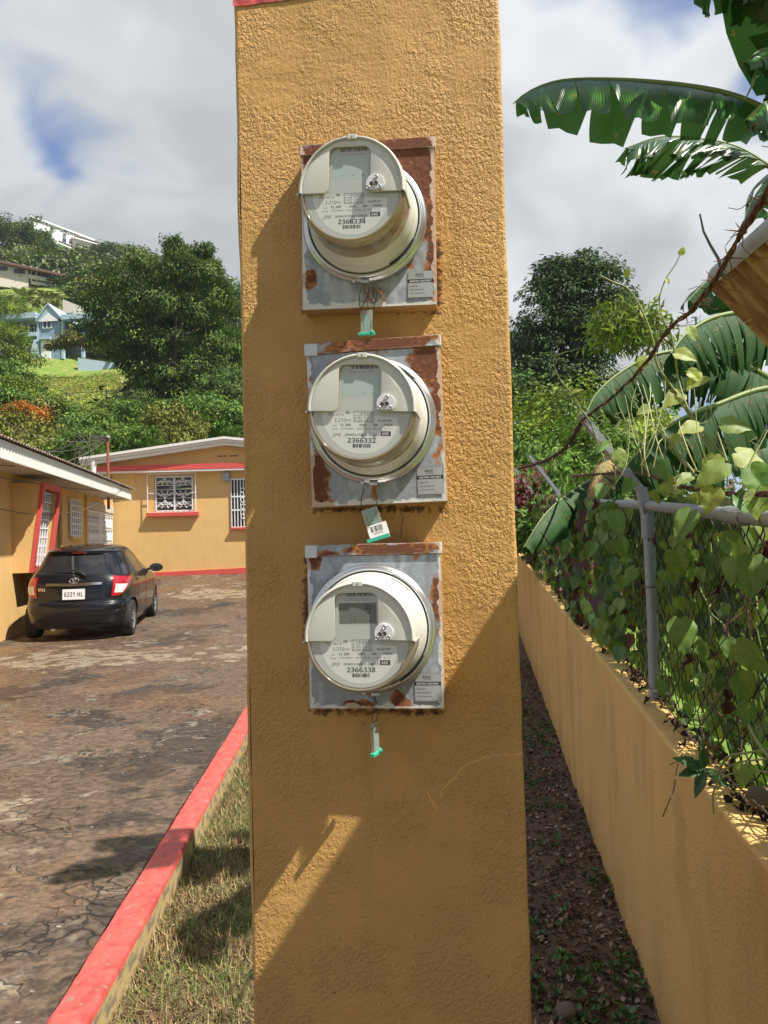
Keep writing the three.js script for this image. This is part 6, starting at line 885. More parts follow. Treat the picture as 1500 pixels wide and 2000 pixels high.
{ // white apartment block at the top
  const d = 205, o = at(140, 505, d), t = thing('apartment_block', 'white apartment block with wrap-round balconies at the top of the hill', 'apartment block', o.toArray(), 0.38), k = d / FOCAL;
  const C = (px, py, z) => [(px - 140) * k, (505 - py) * k, z];
  // seen from below at its corner: the long side recedes, so its floors slope down across the picture
  const slabs = (n, m, x0, y0, x1, y1, h, z0, z1) => part(n, new MB().hexa([C(x0, y0 + h, z1), C(x1, y1 + h, z0), [C(x1, y1 + h, 0)[0], C(x1, y1 + h, 0)[1], z0 - 12], [C(x0, y0 + h, 0)[0], C(x0, y0 + h, 0)[1], z1 - 12], C(x0, y0, z1), C(x1, y1, z0), [C(x1, y1, 0)[0], C(x1, y1, 0)[1], z0 - 12], [C(x0, y0, 0)[0], C(x0, y0, 0)[1], z1 - 12]]).geo(), m, t);
  slabs('wall', HM.white, 72, 432, 178, 466, 46, 0, 0); slabs('roof_slab', HM.white, 66, 428, 184, 462, 3.4, 0.35, 0.35);
  for (const [x0, y0, x1, y1] of [[146, 464, 192, 473], [146, 479, 189, 489], [116, 478, 146, 488], [150, 492, 190, 503]]) { slabs('balcony', HM.white, x0, y0, x1, y1, 2.6, 1.3, 1.3); slabs('balcony_rail', HM.slope, x0, y0 - 4, x1, y1 - 4, 0.8, 1.32, 1.32); }
  for (const [x, y, w, h] of [[102, 446, 5, 8], [126, 448, 6, 7], [124, 465, 6, 10], [136, 468, 5, 9], [160, 459, 9, 6], [152, 474, 12, 8], [166, 479, 6, 9], [128, 484, 4, 5], [136, 486, 4, 5], [152, 489, 5, 5], [164, 491, 5, 5]]) { const g = new THREE.Group(); g.name = 'window'; t.add(g); part('pane', new MB().quad(C(x, y + h, 0.25), C(x + w, y + h + w * 0.3, 0.25), C(x + w, y + w * 0.3, 0.25), C(x, y, 0.25)).geo(), HM.glass, g); part('sill', new MB().bar(C(x - 0.6, y + h + 0.6, 0.4), C(x + w + 0.6, y + h + 0.6 + w * 0.3, 0.4), 0.3, 0.15).geo(), HM.cream, g); }
  for (let i = 0; i < 8; i++) { const u = i / 7; part('vent', new MB().quad(C(82 + 90 * u, 438.5 + 29 * u, 0.25), C(86 + 90 * u, 439.8 + 29 * u, 0.25), C(86 + 90 * u, 437.2 + 29 * u, 0.25), C(82 + 90 * u, 436 + 29 * u, 0.25)).geo(), HM.slope, t); }
  const ret = thing('retaining_wall', 'pale sloping retaining wall showing through the palms', 'wall', at(145, 592, 105).toArray()); part('wall_face', new MB().hexa([[-1.6, -1.2, 0], [1.4, -1.8, 0], [1.4, -1.8, -0.3], [-1.6, -1.2, -0.3], [-1.6, 0.6, 0], [1.4, -0.7, 0], [1.4, -0.7, -0.3], [-1.6, 0.6, -0.3]]).geo(), HM.cream, ret);
  const rid = thing('ridge_house', 'small pinkish house wall showing between trees on the ridge', 'house', at(258, 534, 160).toArray()); part('wall', new MB().box(-1.9, 1.5, -3, 1.1, -3, 0).geo(), HM.cream, rid); part('roof', new MB().hexa([[-2.1, 1.1, 0.2], [1.7, 1.1, 0.2], [1.7, 1.1, -3.2], [-2.1, 1.1, -3.2], [-1.6, 1.7, -0.4], [1.2, 1.7, -0.4], [1.2, 1.7, -2.6], [-1.6, 1.7, -2.6]]).geo(), mat(0.4, 0.27, 0.22, 0.8), rid);
  const pole = thing('power_pole', 'thin dark power pole in front of the white apartment block', 'pole', at(141, 498, 175).toArray()); part('shaft', new MB().tube([[0, -2, 0], [0, 4.2, 0]], 0.16, 6).geo(), HM.brown, pole); part('crossarm', new MB().box(-0.7, 0.7, 3.6, 3.75, -0.08, 0.08).geo(), HM.brown, pole);
}
// ---------------------------------------------------------------- black hatchback
import { FontLoader } from 'three/addons/loaders/FontLoader.js';
import { TextGeometry } from 'three/addons/geometries/TextGeometry.js';
{
  const pw = (t) => (y) => { if (y <= t[0][0]) return t[0][1]; for (let i = 1; i < t.length; i++) if (y <= t[i][0]) { const [a, b] = t[i - 1], [c, d] = t[i], u = (y - a) / (c - a), pm = i > 1 ? (d - t[i - 2][1]) / (c - t[i - 2][0]) : (d - b) / (c - a), pn = i + 1 < t.length ? (t[i + 1][1] - b) / (t[i + 1][0] - a) : (d - b) / (c - a), h = c - a, u2 = u * u, u3 = u2 * u; return (2 * u3 - 3 * u2 + 1) * b + (u3 - 2 * u2 + u) * h * pm + (3 * u2 - 2 * u3) * d + (u3 - u2) * h * pn; } return t[t.length - 1][1]; };
  const zr = pw([[0.2, -0.10], [0.3, -0.03], [0.42, 0], [0.56, -0.01], [0.62, -0.055], [0.75, -0.075], [0.9, -0.10], [1.0, -0.145], [1.05, -0.18], [1.36, -0.42], [1.41, -0.44], [1.435, -0.56], [1.465, -0.85], [1.49, -1.2], [1.502, -1.5]]);
  const zf = pw([[0.2, -3.78], [0.45, -3.885], [0.65, -3.86], [0.8, -3.68], [0.9, -3.35], [0.98, -2.95], [1.05, -2.78], [1.36, -2.15], [1.44, -1.95], [1.48, -1.78], [1.502, -1.6]]);
  const hw = pw([[0.2, 0.77], [0.3, 0.815], [0.5, 0.845], [0.7, 0.845], [0.85, 0.832], [0.97, 0.80], [1.05, 0.765], [1.2, 0.69], [1.36, 0.605], [1.43, 0.545], [1.47, 0.43], [1.495, 0.22], [1.502, 0.05]]);
  const EXP = (y) => mixn(5.2, 3.8, smooth(0.9, 1.2, y)), pow = (v, e) => Math.sign(v) * Math.pow(Math.abs(v), e);
  const S = (y, ph, off = 0) => { const a = zr(y), b = zf(y), w = hw(y), e = 2 / EXP(y), c = Math.cos(ph), s = Math.sin(ph); let x = w * pow(s, e), z = (a + b) / 2 + (a - b) / 2 * pow(c, e); if (off) { const q = S(y, ph + 0.02), r = S(y + 0.01, ph), o = V(x, y, z), n = V(...q).sub(o).cross(V(...r).sub(o)).normalize(); if (n.dot(V(x, 0, z - (a + b) / 2)) < 0) n.negate(); return [x + n.x * off, y + n.y * off, z + n.z * off]; } return [x, y, z]; };
  const tyre = 0.29, ax = [-0.6, -3.11], wells = (x, y, z) => ax.some((q) => Math.hypot(z - q, y - tyre) < 0.335) && Math.abs(x) > 0.4;
  const rearG = (x, y, z) => y > 1.045 && y < 1.355 && z > -0.62 && Math.abs(x) < hw(y) * 0.86;
  const sideG = (x, y, z) => y > 1.0 && y < 1.345 && Math.abs(x) > hw(y) * 0.80 && z < -0.80 - (y - 1.0) * 0.35 && z > zf(y) + 0.20 + (y - 1) * 0.2 && !(z > -1.86 && z < -1.76);
  const frontG = (x, y, z) => y > 1.05 && y < 1.38 && z < zf(y) + 0.3 && Math.abs(x) < hw(y) * 0.84;
  const NU = 260, NV = 120, Y0 = 0.2, Y1 = 1.502;
  const phi = (u) => { const t = u * 4, k = Math.floor(t), f = t - k; const g = f; return (k + g) * Math.PI / 2; };
  const surf = (off, keep) => gridGeo(NU, NV, (u, v) => S(mixn(Y0, Y1, v), phi(u), off), (u, v) => keep(...S(mixn(Y0, Y1, v), phi(u))));
  const car = thing('hatchback_car', 'black hatchback parked in the drive with its tail to the camera', 'car', [-4.93, 0.0, -12.15], 8.7 * Math.PI / 180);
  car.rotation.order = 'YXZ'; car.rotation.x = 0.028; car.position.y = 0.005;
  const paint = phys(0.004, 0.004, 0.006, 0.35, { clearcoat: 0.8, clearcoatRoughness: 0.03, specularIntensity: 0.4 }), tint = phys(0.16, 0.17, 0.19, 0.02, { transmission: 0.9, thickness: 0, ior: 1.5 }), dark = mat(0.012, 0.012, 0.013, 0.7), rubber = mat(0.018, 0.018, 0.019, 0.85), chrome = mat(0.75, 0.75, 0.76, 0.12, { metalness: 1 }), red = phys(0.42, 0.012, 0.018, 0.12, { clearcoat: 1, transmission: 0.15, thickness: 0 }), clearL = phys(0.62, 0.58, 0.56, 0.15, { clearcoat: 1 });
  part('body', surf(0, (x, y, z) => !wells(x, y, z) && !rearG(x, y, z) && !sideG(x, y, z) && !frontG(x, y, z)), paint, car);
  part('rear_window', surf(-0.002, rearG), tint, car); part('windscreen', surf(-0.002, frontG), tint, car); part('side_windows', surf(-0.002, sideG), tint, car);
  part('underbody', new MB().box(-0.6, 0.6, 0.19, 0.62, -3.6, -0.25).box(-0.72, 0.72, 0.2, 0.5, -2.7, -1.0).geo(), dark, car);
  part('floor', new MB().box(-0.7, 0.7, 0.62, 0.66, -3.0, -0.25).geo(), dark, car);
  for (const a of ax) for (const s of [-1, 1]) { const arch = new MB(), pts = []; for (let i = 0; i <= 28; i++) { const t = mixn(-0.25, Math.PI + 0.25, i / 28), y = tyre + Math.sin(t) * 0.337, z = a + Math.cos(t) * 0.337; let x = hw(Math.max(y, 0.2)); const h = (zr(y) - zf(y)) / 2, c = (zr(y) + zf(y)) / 2; x *= Math.pow(Math.max(0, 1 - Math.pow(Math.abs(z - c) / h, EXP(y))), 1 / EXP(y)); pts.push([s * (x - 0.006), Math.max(y, 0.2), z]); } arch.tube(pts, 0.013, 6); part('wheel_arch', arch.geo(0), paint, car); }
  for (const a of ax) for (const s of [-1, 1]) { // wheels
    const w = new THREE.Group(); w.name = 'wheel'; w.position.set(s * 0.735, tyre, a); w.rotation.z = -s * Math.PI / 2; car.add(w); const prof = [[0.19, -0.085], [0.25, -0.09], [0.278, -0.082], [0.288, -0.06], [0.29, -0.02], [0.288, 0.0], [0.29, 0.02], [0.288, 0.06], [0.278, 0.082], [0.25, 0.09], [0.19, 0.085]];
    part('tyre', lathe(prof, 48), rubber, w); part('rim', lathe([[0.0, 0.035], [0.05, 0.05], [0.06, 0.038], [0.16, 0.045], [0.178, 0.075], [0.192, 0.082], [0.194, 0.07], [0.18, 0.03], [0.18, -0.06]], 40), mat(0.30, 0.31, 0.33, 0.35, { metalness: 0.6 }), w);
    for (let k = 0; k < 7; k++) { const c = k / 7 * 6.283; part('slot', new MB().bar([Math.cos(c) * 0.085, 0.0475, Math.sin(c) * 0.085], [Math.cos(c) * 0.15, 0.052, Math.sin(c) * 0.15], 0.004, 0.035).geo(), dark, w); }
  }
  for (const s of [-1, 1]) { // tail lamps: red shell and clear inner lens, wrapped round the corner
    const lamp = new THREE.Group(); lamp.name = 'tail_lamp'; car.add(lamp);
    const patch = (f, off) => gridGeo(22, 14, (u, v) => { const [y, p] = f(u, v); return S(y, s * p, off); });
    const yl = (v) => mixn(0.69, 1.0, v), inner = (v) => mixn(0.34, 0.44, v), outer = (v) => mixn(0.55, 1.24, Math.pow(v, 0.8));
    part('lens', patch((u, v) => [yl(v) - 0.03 * u * v, mixn(inner(v), outer(v), u)], 0.012), red, lamp);
    part('clear_lens', patch((u, v) => { const vv = mixn(0.16, 0.60, v); return [yl(vv) - 0.03 * u * vv, mixn(inner(vv) + 0.06 + 0.02 * v, mixn(inner(vv), outer(vv), 0.82), u)]; }, 0.016), clearL, lamp);
  }
  // tailgate details
  const rear = (x, y, off) => { const w = hw(y), e = EXP(y), s = Math.pow(Math.abs(x) / w, e / 2), ph = Math.asin(clamp(s)) * Math.sign(x || 1); return S(y, ph, off); };
  const onTail = (x0, x1, ylo, yhi, off, nx = 16, ny = 4) => gridGeo(nx, ny, (u, v) => rear(mixn(x0, x1, u), mixn(ylo(u), yhi(u), v), off));
  part('chrome_bar', onTail(-0.42, 0.42, (u) => 0.868 - 0.006 * Math.cos((u - 0.5) * 6), (u) => 0.905 + 0.012 * Math.abs(u - 0.5), 0.02), chrome, car);
  { const p = rear(0, 0.735, 0.018), pl = new THREE.Group(); pl.name = 'number_plate'; pl.position.set(...p); pl.rotation.x = -0.12; car.add(pl);
    part('plate', new RoundedBoxGeometry(0.34, 0.165, 0.008, 2, 0.003), mat(0.62, 0.61, 0.62, 0.5), pl);
    const t = canvasTex(340, 165, (c) => { c.fillStyle = 'rgb(214,212,216)'; c.fillRect(0, 0, 340, 165); c.fillStyle = 'rgb(28,30,40)'; c.font = 'bold 104px sans-serif'; c.save(); c.translate(20, 122); c.scale(300 / c.measureText('6331 HL').width, 1.05); c.fillText('6331 HL', 0, 0); c.restore(); });
    const f = part('lettering', new THREE.PlaneGeometry(0.332, 0.157), mat(1, 1, 1, 0.5, { map: t }), pl); f.position.z = 0.0046; }
  { const p = rear(0.0, 0.945, 0.014), e = new THREE.Group(); e.name = 'emblem'; e.position.set(...p); e.rotation.x = -0.35; car.add(e); const ring = (rx, ry, r, y = 0) => { const pts = []; for (let i = 0; i <= 32; i++) { const a = i / 32 * 6.2832; pts.push([Math.cos(a) * rx, y + Math.sin(a) * ry, 0.004]); } part('ring', new MB().tube(pts, r, 6).geo(0), chrome, e); }; ring(0.068, 0.045, 0.006); ring(0.036, 0.02, 0.005, 0.022); ring(0.016, 0.042, 0.005); }
  { const font = await new FontLoader().loadAsync('fonts/droid/droid_sans_bold.typeface.json'); const g = new TextGeometry('Vitz', { font, size: 0.05, depth: 0.006, curveSegments: 3 }); g.computeBoundingBox(); const p = rear(-0.545, 0.795, 0.012), b = part('badge', g, chrome, car); b.position.set(...p); b.rotation.set(-0.15, -0.22, 0, 'YXZ'); }
  part('tailgate_seam', new MB().tube(Array.from({ length: 30 }, (_, i) => { const u = i / 29, x = mixn(-0.6, 0.6, u); return rear(x, 0.60 + 0.07 * Math.pow(Math.abs(u - 0.5) * 2, 4), 0.001); }), 0.006, 5).geo(0), dark, car);
  for (const s of [-1, 1]) part('bumper_crease', new MB().tube(Array.from({ length: 16 }, (_, i) => { const u = i / 15; return S(mixn(0.36, 0.47, smooth(0, 0.6, u)), s * mixn(0.18, 0.9, u), 0.001); }), (u) => 0.012 * Math.sin(Math.PI * clamp(u * 0.96 + 0.02)), 6).geo(0), paint, car);
  part('bumper_valance', gridGeo(40, 3, (u, v) => S(mixn(0.2, 0.26, v), mixn(-0.7, 0.7, u), 0.004)), dark, car);
  part('brake_light', onTail(-0.10, 0.13, () => 1.366, () => 1.392, 0.012, 8, 2), red, car);
  part('spoiler_lip', gridGeo(30, 6, (u, v) => { const x = mixn(-0.5, 0.5, u), q = rear(x, 1.40, 0.004), a = v * Math.PI; return [q[0], 1.405 + 0.014 * Math.sin(a) - 0.03 * Math.abs(x) * Math.abs(x), q[2] + 0.05 - 0.12 * v]; }), paint, car);
  { const a = rear(0.16, 1.005, 0.03), b = rear(-0.30, 1.085, 0.03), c = rear(0.05, 1.075, 0.045); part('wiper', new MB().tube(new THREE.CatmullRomCurve3([V(...a), V(...c), V(...b)]).getPoints(16), (u) => 0.02 * (1 - u * 0.65), 6).geo(0), dark, car); }
  for (const s of [-1, 1]) { const m = new THREE.Group(); m.name = 'door_mirror'; m.position.set(s * 0.93, 1.0, -2.52); car.add(m); const sh = new THREE.SphereGeometry(1, 24, 16); sh.scale(0.125, 0.08, 0.075); part('shell', sh, paint, m); const gl = part('mirror_glass', new THREE.CircleGeometry(1, 24), phys(0.03, 0.03, 0.035, 0.05), m); gl.scale.set(0.108, 0.066, 1); gl.position.z = 0.071; part('arm', new MB().bar([-s * 0.16, -0.03, 0], [-s * 0.08, -0.01, 0], 0.05, 0.04).geo(), paint, m); }
  for (const s of [-1, 1]) for (const z of [-1.55, -2.45]) { const h = part('door_handle', new RoundedBoxGeometry(0.03, 0.028, 0.17, 2, 0.012), paint, car); h.position.set(s * (hw(0.9) + 0.004) * Math.pow(1 - Math.pow(Math.abs(z + 1.95) / 1.75, 4.5), 0.22), 0.9, z + 0.55); }
  for (const s of [-1, 1]) for (const z of [-1.0, -1.82, -2.72]) part('door_seam', new MB().tube(Array.from({ length: 14 }, (_, i) => { const y = mixn(0.34, 1.0, i / 13), zz = z - 0.06 * (y - 0.6); const h = (zr(y) - zf(y)) / 2, c = (zr(y) + zf(y)) / 2; return [s * hw(y) * Math.pow(Math.max(0, 1 - Math.pow(Math.abs(zz - c) / h, EXP(y))), 1 / EXP(y)), y, zz]; }), 0.004, 4).geo(0), dark, car);
  { const an = part('aerial_base', new THREE.SphereGeometry(0.03, 12, 8), dark, car); an.position.set(-0.06, 1.47, -0.8); an.scale.set(0.7, 0.6, 1.3); }
  part('exhaust', new MB().tube([[-0.33, 0.2, -0.10], [-0.33, 0.2, -0.3]], 0.035, 12).geo(), chrome, car);
  // seats seen through the glass
  const seatM = mat(0.02, 0.02, 0.023, 0.9); const seat = (x, z, w, h) => { const sg = new THREE.Group(); sg.name = 'car_seat'; car.add(sg); const b = part('backrest', new RoundedBoxGeometry(w, h, 0.14, 3, 0.05), seatM, sg); b.position.set(x, 0.66 + h / 2, z); b.rotation.x = 0.22; return sg; };
  seat(0, -0.75, 1.15, 0.42); for (const x of [-0.36, 0.36]) { const g = seat(x, -1.75, 0.5, 0.5); const h = part('headrest', new RoundedBoxGeometry(0.27, 0.18, 0.1, 3, 0.04), seatM, g); h.position.set(x, 1.24, -1.7); const h2 = part('headrest', new RoundedBoxGeometry(0.25, 0.14, 0.09, 3, 0.04), seatM, g); h2.position.set(x, 1.13, -0.72); }
  part('dashboard', new MB().box(-0.68, 0.68, 0.7, 0.98, -2.9, -2.45).geo(), seatM, car); part('rear_mirror', new RoundedBoxGeometry(0.22, 0.06, 0.02, 2, 0.01), seatM, car).position.set(0, 1.28, -2.2);
}
// ---------------------------------------------------------------- beyond the fence: banana plants, shrubs, the dark tree
// a torn banana leaf: midrib through points, blade hanging in strips on both sides
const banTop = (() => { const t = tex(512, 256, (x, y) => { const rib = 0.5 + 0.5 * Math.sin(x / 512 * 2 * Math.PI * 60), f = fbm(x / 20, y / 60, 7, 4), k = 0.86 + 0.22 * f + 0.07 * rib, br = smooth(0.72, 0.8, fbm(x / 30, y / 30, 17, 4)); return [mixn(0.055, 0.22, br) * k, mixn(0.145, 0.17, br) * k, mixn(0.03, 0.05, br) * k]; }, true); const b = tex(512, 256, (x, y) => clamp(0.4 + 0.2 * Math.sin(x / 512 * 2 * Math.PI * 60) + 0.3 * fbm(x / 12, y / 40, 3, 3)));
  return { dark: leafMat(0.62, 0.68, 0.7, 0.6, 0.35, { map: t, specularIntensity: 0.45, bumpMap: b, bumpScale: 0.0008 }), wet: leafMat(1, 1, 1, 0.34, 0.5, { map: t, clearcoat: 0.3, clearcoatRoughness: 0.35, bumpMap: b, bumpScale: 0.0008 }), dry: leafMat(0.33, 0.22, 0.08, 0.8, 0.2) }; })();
const ribM = mat(0.16, 0.21, 0.06, 0.5);
function bananaLeaf(parent, pts, width, seed, o = {}) {
  const R = rng(seed), c = new THREE.CatmullRomCurve3(pts), g = new THREE.Group(); g.name = 'leaf'; parent.add(g); const L = c.getLength();
  part('midrib', new MB().tube(c.getSpacedPoints(24), (u) => 0.020 * (1 - 0.85 * u) * (width / 0.3), 7).geo(0), ribM, g);
  const prof = (u) => width * Math.pow(Math.sin(Math.PI * clamp(0.10 + 0.86 * u)), 0.55) * (u > 0.93 ? 1 - (u - 0.93) * 6 : 1);
  for (const s of [-1, 1]) {
    let u = o.from || 0.03; const mb = new MB();
    while (u < 0.985) { const w = Math.min((o.strip || 0.09) * (0.35 + 1.3 * R()), 0.99 - u), droop = (o.droop ?? 1.2) * (0.8 + 0.35 * R()), tw = (R() - 0.5) * (o.twist ?? 0.5), len = 0.86 + 0.22 * R(), slant = (o.slant ?? 0.35) * (0.7 + 0.6 * R()), gap = R() < 0.4 ? 0.004 : 0, taper = (o.taper ?? 0.25) * (0.3 + 1.2 * R()), nu = 3, nv = 9, k = mb.n;
      for (let j = 0; j <= nv; j++) for (let i = 0; i <= nu; i++) { const v = j / nv, q = clamp(u + w * 0.5 + (w - gap) * (i / nu - 0.5) * (1 - taper * v * v)), p = c.getPointAt(q), d = c.getTangentAt(q), side = d.clone().cross(V(0, 1, 0)).normalize().multiplyScalar(s), up = side.clone().cross(d).multiplyScalar(s).normalize(), l = prof(q) * len;
        let a = (o.rise ?? 0.35), x = 0, y = 0; for (let e = 0; e < j; e++) { a -= droop / nv * 1.6; x += Math.cos(a) * l / nv; y += Math.sin(a) * l / nv; } const lean = (i / nu - 0.5) * tw * v * v;
        p.addScaledVector(side, x * (1 + 0.0 * lean)).addScaledVector(up, y).addScaledVector(d, slant * l * v + lean * 0.12).add(V(0, -0.02 * v * v * l, 0)).addScaledVector(side, 0.012 * Math.sin(i * 2.1 + q * 40) * v); mb.v(p.x, p.y, p.z, q * L * 1.6, v * 0.7); }
      for (let j = 0; j < nv; j++) for (let i = 0; i < nu; i++) { const a = k + j * (nu + 1) + i, b = a + nu + 1; mb.i.push(a, a + 1, b + 1, a, b + 1, b); }
      u += w; }
    part('blade', mb.geo(0), o.mat || banTop.dark, g);
  }
  return g;
}
const stemM2 = mat(1, 1, 1, 0.6, { map: tex(128, 256, (x, y) => { const f = fbm(x / 8, y / 60, 7, 4, 16, 5); return [mixn(0.20, 0.09, f), mixn(0.22, 0.08, f), mixn(0.08, 0.04, f)]; }, true, 2, 1) });
function pseudostem(t, base, top, r) { part('pseudostem', new MB().tube([base, base.clone().lerp(top, 0.5).add(V(0.02, 0, 0.01)), top], (u) => r * (1 - 0.4 * u), 14).geo(0), stemM2, t); }
{ // the near plant, its leaves against the sky
  const c = at(1580, 250, 2.9), t = thing('banana_plant', 'banana plant leaning in over the lean-to, big glossy leaf against the sky', 'banana plant', [0, 0, 0]);
  pseudostem(t, V(c.x + 0.25, -0.3, c.z - 0.2), V(c.x, c.y - 0.05, c.z), 0.12);
  const A = (...q) => q.map((p) => at(...p));
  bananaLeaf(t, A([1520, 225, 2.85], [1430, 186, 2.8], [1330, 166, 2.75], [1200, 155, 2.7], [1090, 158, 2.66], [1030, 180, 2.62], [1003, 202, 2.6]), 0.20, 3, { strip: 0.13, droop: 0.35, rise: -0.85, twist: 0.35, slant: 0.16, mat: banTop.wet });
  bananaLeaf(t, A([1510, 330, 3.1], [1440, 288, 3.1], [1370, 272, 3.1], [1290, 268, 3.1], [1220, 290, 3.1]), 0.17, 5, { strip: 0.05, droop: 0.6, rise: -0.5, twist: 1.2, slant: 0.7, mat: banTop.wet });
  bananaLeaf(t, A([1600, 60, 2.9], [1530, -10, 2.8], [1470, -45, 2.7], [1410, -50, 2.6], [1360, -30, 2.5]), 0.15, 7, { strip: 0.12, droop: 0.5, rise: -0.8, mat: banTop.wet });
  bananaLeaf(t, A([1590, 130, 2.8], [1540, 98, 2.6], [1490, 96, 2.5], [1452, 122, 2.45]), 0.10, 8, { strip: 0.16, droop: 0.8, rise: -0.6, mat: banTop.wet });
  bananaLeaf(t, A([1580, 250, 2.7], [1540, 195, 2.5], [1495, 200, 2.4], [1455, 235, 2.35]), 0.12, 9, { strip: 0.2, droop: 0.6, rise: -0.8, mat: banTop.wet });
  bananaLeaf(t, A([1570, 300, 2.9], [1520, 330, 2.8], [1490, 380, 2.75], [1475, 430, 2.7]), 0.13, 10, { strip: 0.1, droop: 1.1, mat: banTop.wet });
  // leaves above and behind the picture's edge, whose shade falls across lawn and kerb
  const top = V(c.x, c.y, c.z); for (const [dx, dy, dz, l, s] of [[-0.75, 1.5, 0.9, 1.6, 21], [-0.55, 1.7, 0.6, 1.6, 22], [0.8, 0.9, 0.6, 1.5, 24], [0.9, 0.8, -0.6, 1.5, 25], [-0.2, 1.0, 1.3, 1.4, 26]]) { const e = V(dx, dy, dz).normalize(); bananaLeaf(t, [top.clone(), top.clone().addScaledVector(e, l * 0.35), top.clone().addScaledVector(e, l * 0.75).add(V(0, -0.05, 0)), top.clone().addScaledVector(e, l).add(V(0, -0.22, 0)), top.clone().addScaledVector(e, l * 1.15).add(V(0, -0.45, 0))], 0.24, s, { strip: 0.14, droop: 0.9, rise: 0.1, mat: banTop.wet }); }
  const dl = part('curled_leaf_tip', new MB().tube(A([1476, 130, 2.5], [1470, 165, 2.5], [1455, 195, 2.5]), (u) => 0.006 * (1 - 0.6 * u), 6).geo(0), ribM, t);
}
{ // the farther clump behind the fence
  const t = thing('banana_plant', 'dark leaved banana clump behind the fence, leaves torn to strips', 'banana plant', [0, 0, 0]), A = (...q) => q.map((p) => at(...p)), b = at(1600, 900, 4.6);
  pseudostem(t, V(b.x, -0.2, b.z), V(b.x, b.y, b.z), 0.15);
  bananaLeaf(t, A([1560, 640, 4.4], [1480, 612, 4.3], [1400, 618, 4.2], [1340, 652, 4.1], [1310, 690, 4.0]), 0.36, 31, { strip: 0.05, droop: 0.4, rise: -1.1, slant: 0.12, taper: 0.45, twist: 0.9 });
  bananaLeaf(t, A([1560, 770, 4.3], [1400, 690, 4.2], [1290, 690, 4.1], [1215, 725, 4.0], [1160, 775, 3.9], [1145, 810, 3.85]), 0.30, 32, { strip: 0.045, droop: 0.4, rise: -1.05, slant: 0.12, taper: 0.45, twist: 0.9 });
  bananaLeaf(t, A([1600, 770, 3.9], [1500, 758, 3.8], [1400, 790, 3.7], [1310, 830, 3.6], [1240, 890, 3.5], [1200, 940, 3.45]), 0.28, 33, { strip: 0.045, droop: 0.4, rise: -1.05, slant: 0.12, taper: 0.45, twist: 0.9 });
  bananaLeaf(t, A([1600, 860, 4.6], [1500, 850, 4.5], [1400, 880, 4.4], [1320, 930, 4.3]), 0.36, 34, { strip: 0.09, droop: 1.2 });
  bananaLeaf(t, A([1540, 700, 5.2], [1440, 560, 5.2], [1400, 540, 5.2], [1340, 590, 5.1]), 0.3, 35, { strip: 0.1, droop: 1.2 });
  bananaLeaf(t, A([1250, 900, 4.6], [1170, 930, 4.3], [1110, 965, 4.1], [1060, 1010, 3.9], [1022, 1070, 3.8]), 0.20, 36, { strip: 0.12, droop: 0.7, rise: -0.6, slant: 0.15 });
  bananaLeaf(t, A([1200, 880, 4.2], [1175, 920, 4.0], [1168, 960, 3.9], [1180, 1000, 3.85]), 0.10, 37, { strip: 0.06, droop: 1.3, mat: banTop.dry });
  pseudostem(t, V(at(1250, 900, 4.7).x, -0.2, -4.7), at(1250, 890, 4.7), 0.08);
}
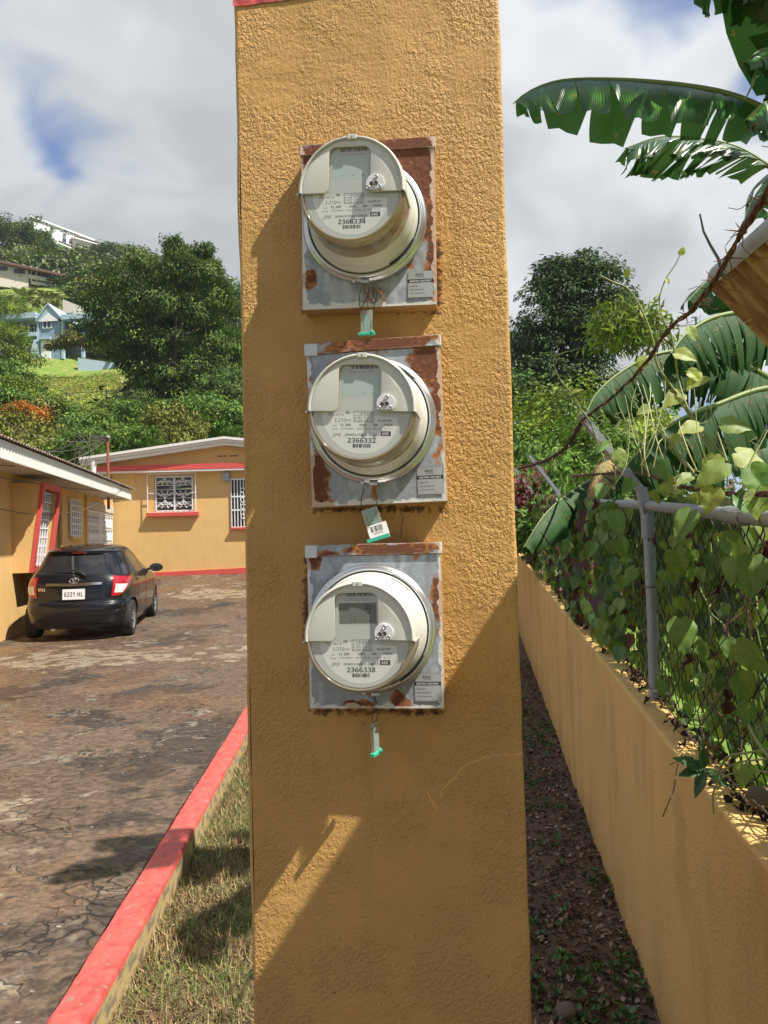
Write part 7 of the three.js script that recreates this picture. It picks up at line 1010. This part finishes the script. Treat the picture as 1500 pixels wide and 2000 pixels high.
// shrubs in the neighbouring yard
{
  const small = (px, py0, py1, d, w, m, n, leaf, label, seed, o = {}) => { const [P, h] = hang(px, py0, py1, d); return tree('yard_shrub', label, 'shrub', null, P.toArray(), w, h, seed, crownM[m], n, leaf, { n: 12, lift: 0.05, droop: 0.5, wide: 0.5, hole: 0.8, r: 0.04, ...o }); };
  small(1115, 775, 1060, 13, 3.2, 'mid', 5200, 0.12, 'leafy shrub right of the column beneath the big dark tree', 61); small(1185, 690, 1040, 17, 4.2, 'light', 7000, 0.15, 'pale yellow green tree between the dark tree and the banana leaves', 62); small(1245, 640, 1040, 22, 4.4, 'light', 6000, 0.18, 'pale green treetop just above the banana leaves', 63); small(1055, 850, 1080, 10, 2.0, 'mid', 4200, 0.10, 'broad leaved green shrub close beside the column edge', 64, { wide: 0.6 });
  small(1030, 900, 1100, 8.4, 1.2, 'red', 1500, 0.07, 'reddish brown withered shrub at the far end of the fence', 65, { droop: 0.9 }); small(1150, 900, 1100, 7.5, 1.8, 'mid', 4200, 0.085, 'dense green bush behind the fence, under the small drooping banana leaf', 66);
  small(1310, 880, 1180, 5.6, 1.5, 'light', 5200, 0.075, 'sunlit bush behind the wire mesh next to the fence post', 67); small(1425, 860, 1260, 4.4, 1.3, 'mid', 5200, 0.07, 'green bush behind the wire mesh between post and picture edge', 68); small(1530, 880, 1340, 3.4, 1.0, 'light', 4800, 0.06, 'bright bush pressed against the wire mesh near the creeper shoot', 69); small(1440, 760, 1150, 6.6, 2.2, 'mid', 5200, 0.09, 'tall bush behind the dark banana leaves', 70);
  small(1022, 700, 900, 26, 3.2, 'deep', 4200, 0.2, 'dark thicket filling the gap beside the column below the dark tree', 72); small(1075, 800, 960, 20, 2.6, 'mid', 4200, 0.16, 'green thicket beneath the dark tree, behind the palmate shrub', 73);
  // big dark tree beyond, with layered boughs
  const d = 42, foot = at(1100, 830, d), b = []; for (const [px, py, rx, ry] of [[1085, 545, 38, 20], [1140, 530, 34, 20], [1180, 555, 40, 22], [1060, 590, 42, 20], [1120, 580, 40, 22], [1185, 600, 40, 24], [1215, 590, 24, 20], [1055, 640, 44, 20], [1110, 640, 44, 24], [1170, 650, 44, 24], [1215, 640, 26, 22], [1030, 675, 34, 20], [1085, 690, 44, 24], [1150, 700, 44, 24], [1050, 730, 44, 26], [1110, 745, 44, 26], [1165, 750, 40, 28], [1150, 512, 20, 9], [1100, 522, 16, 9], [1195, 525, 16, 9], [1045, 563, 18, 10], [1215, 615, 22, 12], [1020, 760, 30, 30], [1080, 790, 40, 26]]) for (const z of [-0.7, 0.6]) b.push([(px - 1100) / FOCAL * d, at(px, py, d).y - foot.y, z * rx / FOCAL * d * 1.6, rx / FOCAL * d, ry / FOCAL * d, rx / FOCAL * d]);
  tree('dark_tree', 'tall dark layered tree standing against the clouds right of the column', 'tree', null, foot.toArray(), 6, 8, 81, crownM.dusk, 42000, 0.24, { blobs: b, limbs: 9, r: 0.16, droop: 0.5, wide: 0.5, hole: 0.55, cut: 0.3 });
  tree('yard_palm_bush', 'pale tuft of narrow leaves in front of the dark tree', 'bush', null, at(1225, 690, 32).toArray(), 2.2, 2.2, 83, crownM.light, 1500, 0.5, { n: 6, lift: 0.2, wide: 0.16, droop: -0.3 });
  const hs = thing('neighbour_house', 'cream house corner showing between the column and the dark tree', 'house', at(1010, 735, 46).toArray()); part('wall', new MB().box(-1.6, 0.15, -2.4, 1.9, -4, 0).geo(), HM.cream, hs); part('roof', new MB().hexa([[-1.9, 1.9, 0.3], [0.45, 1.9, 0.3], [0.45, 1.9, -4], [-1.9, 1.9, -4], [-1.2, 2.3, -0.6], [0.1, 2.3, -0.6], [0.1, 2.3, -3.4], [-1.2, 2.3, -3.4]]).geo(), HM.brown, hs); part('window', new MB().box(-0.5, -0.1, 0.4, 1.2, 0.01, 0.05).geo(), HM.glass, hs);
  const lp = thing('street_light_pole', 'thin green pole top rising behind the banana leaves', 'pole', at(1361, 660, 26).toArray()); part('shaft', new MB().tube([[0, -3, 0], [0, 0.7, 0]], 0.045, 8).geo(), mat(0.12, 0.2, 0.17, 0.5), lp); part('arm', new MB().bar([-0.14, 0.7, 0], [0.02, 0.72, 0], 0.06, 0.05).geo(), mat(0.12, 0.2, 0.17, 0.5), lp);
  const dt = thing('dead_stalk', 'bare curved dark stalk rising beside the barbed wire', 'stalk', [0, 0, 0]); part('stalk', new MB().tube([[1367, 418, 2.6], [1374, 452, 2.6], [1388, 480, 2.6], [1403, 505, 2.6], [1412, 540, 2.6]].map((q) => at(...q)), (u) => 0.003 + 0.003 * u, 6).geo(0), mat(0.10, 0.13, 0.10, 0.7), dt);
}
scene.fog = new THREE.FogExp2(new THREE.Color(0.75, 0.82, 0.9), 0.00022);
renderer.render(scene, camera);
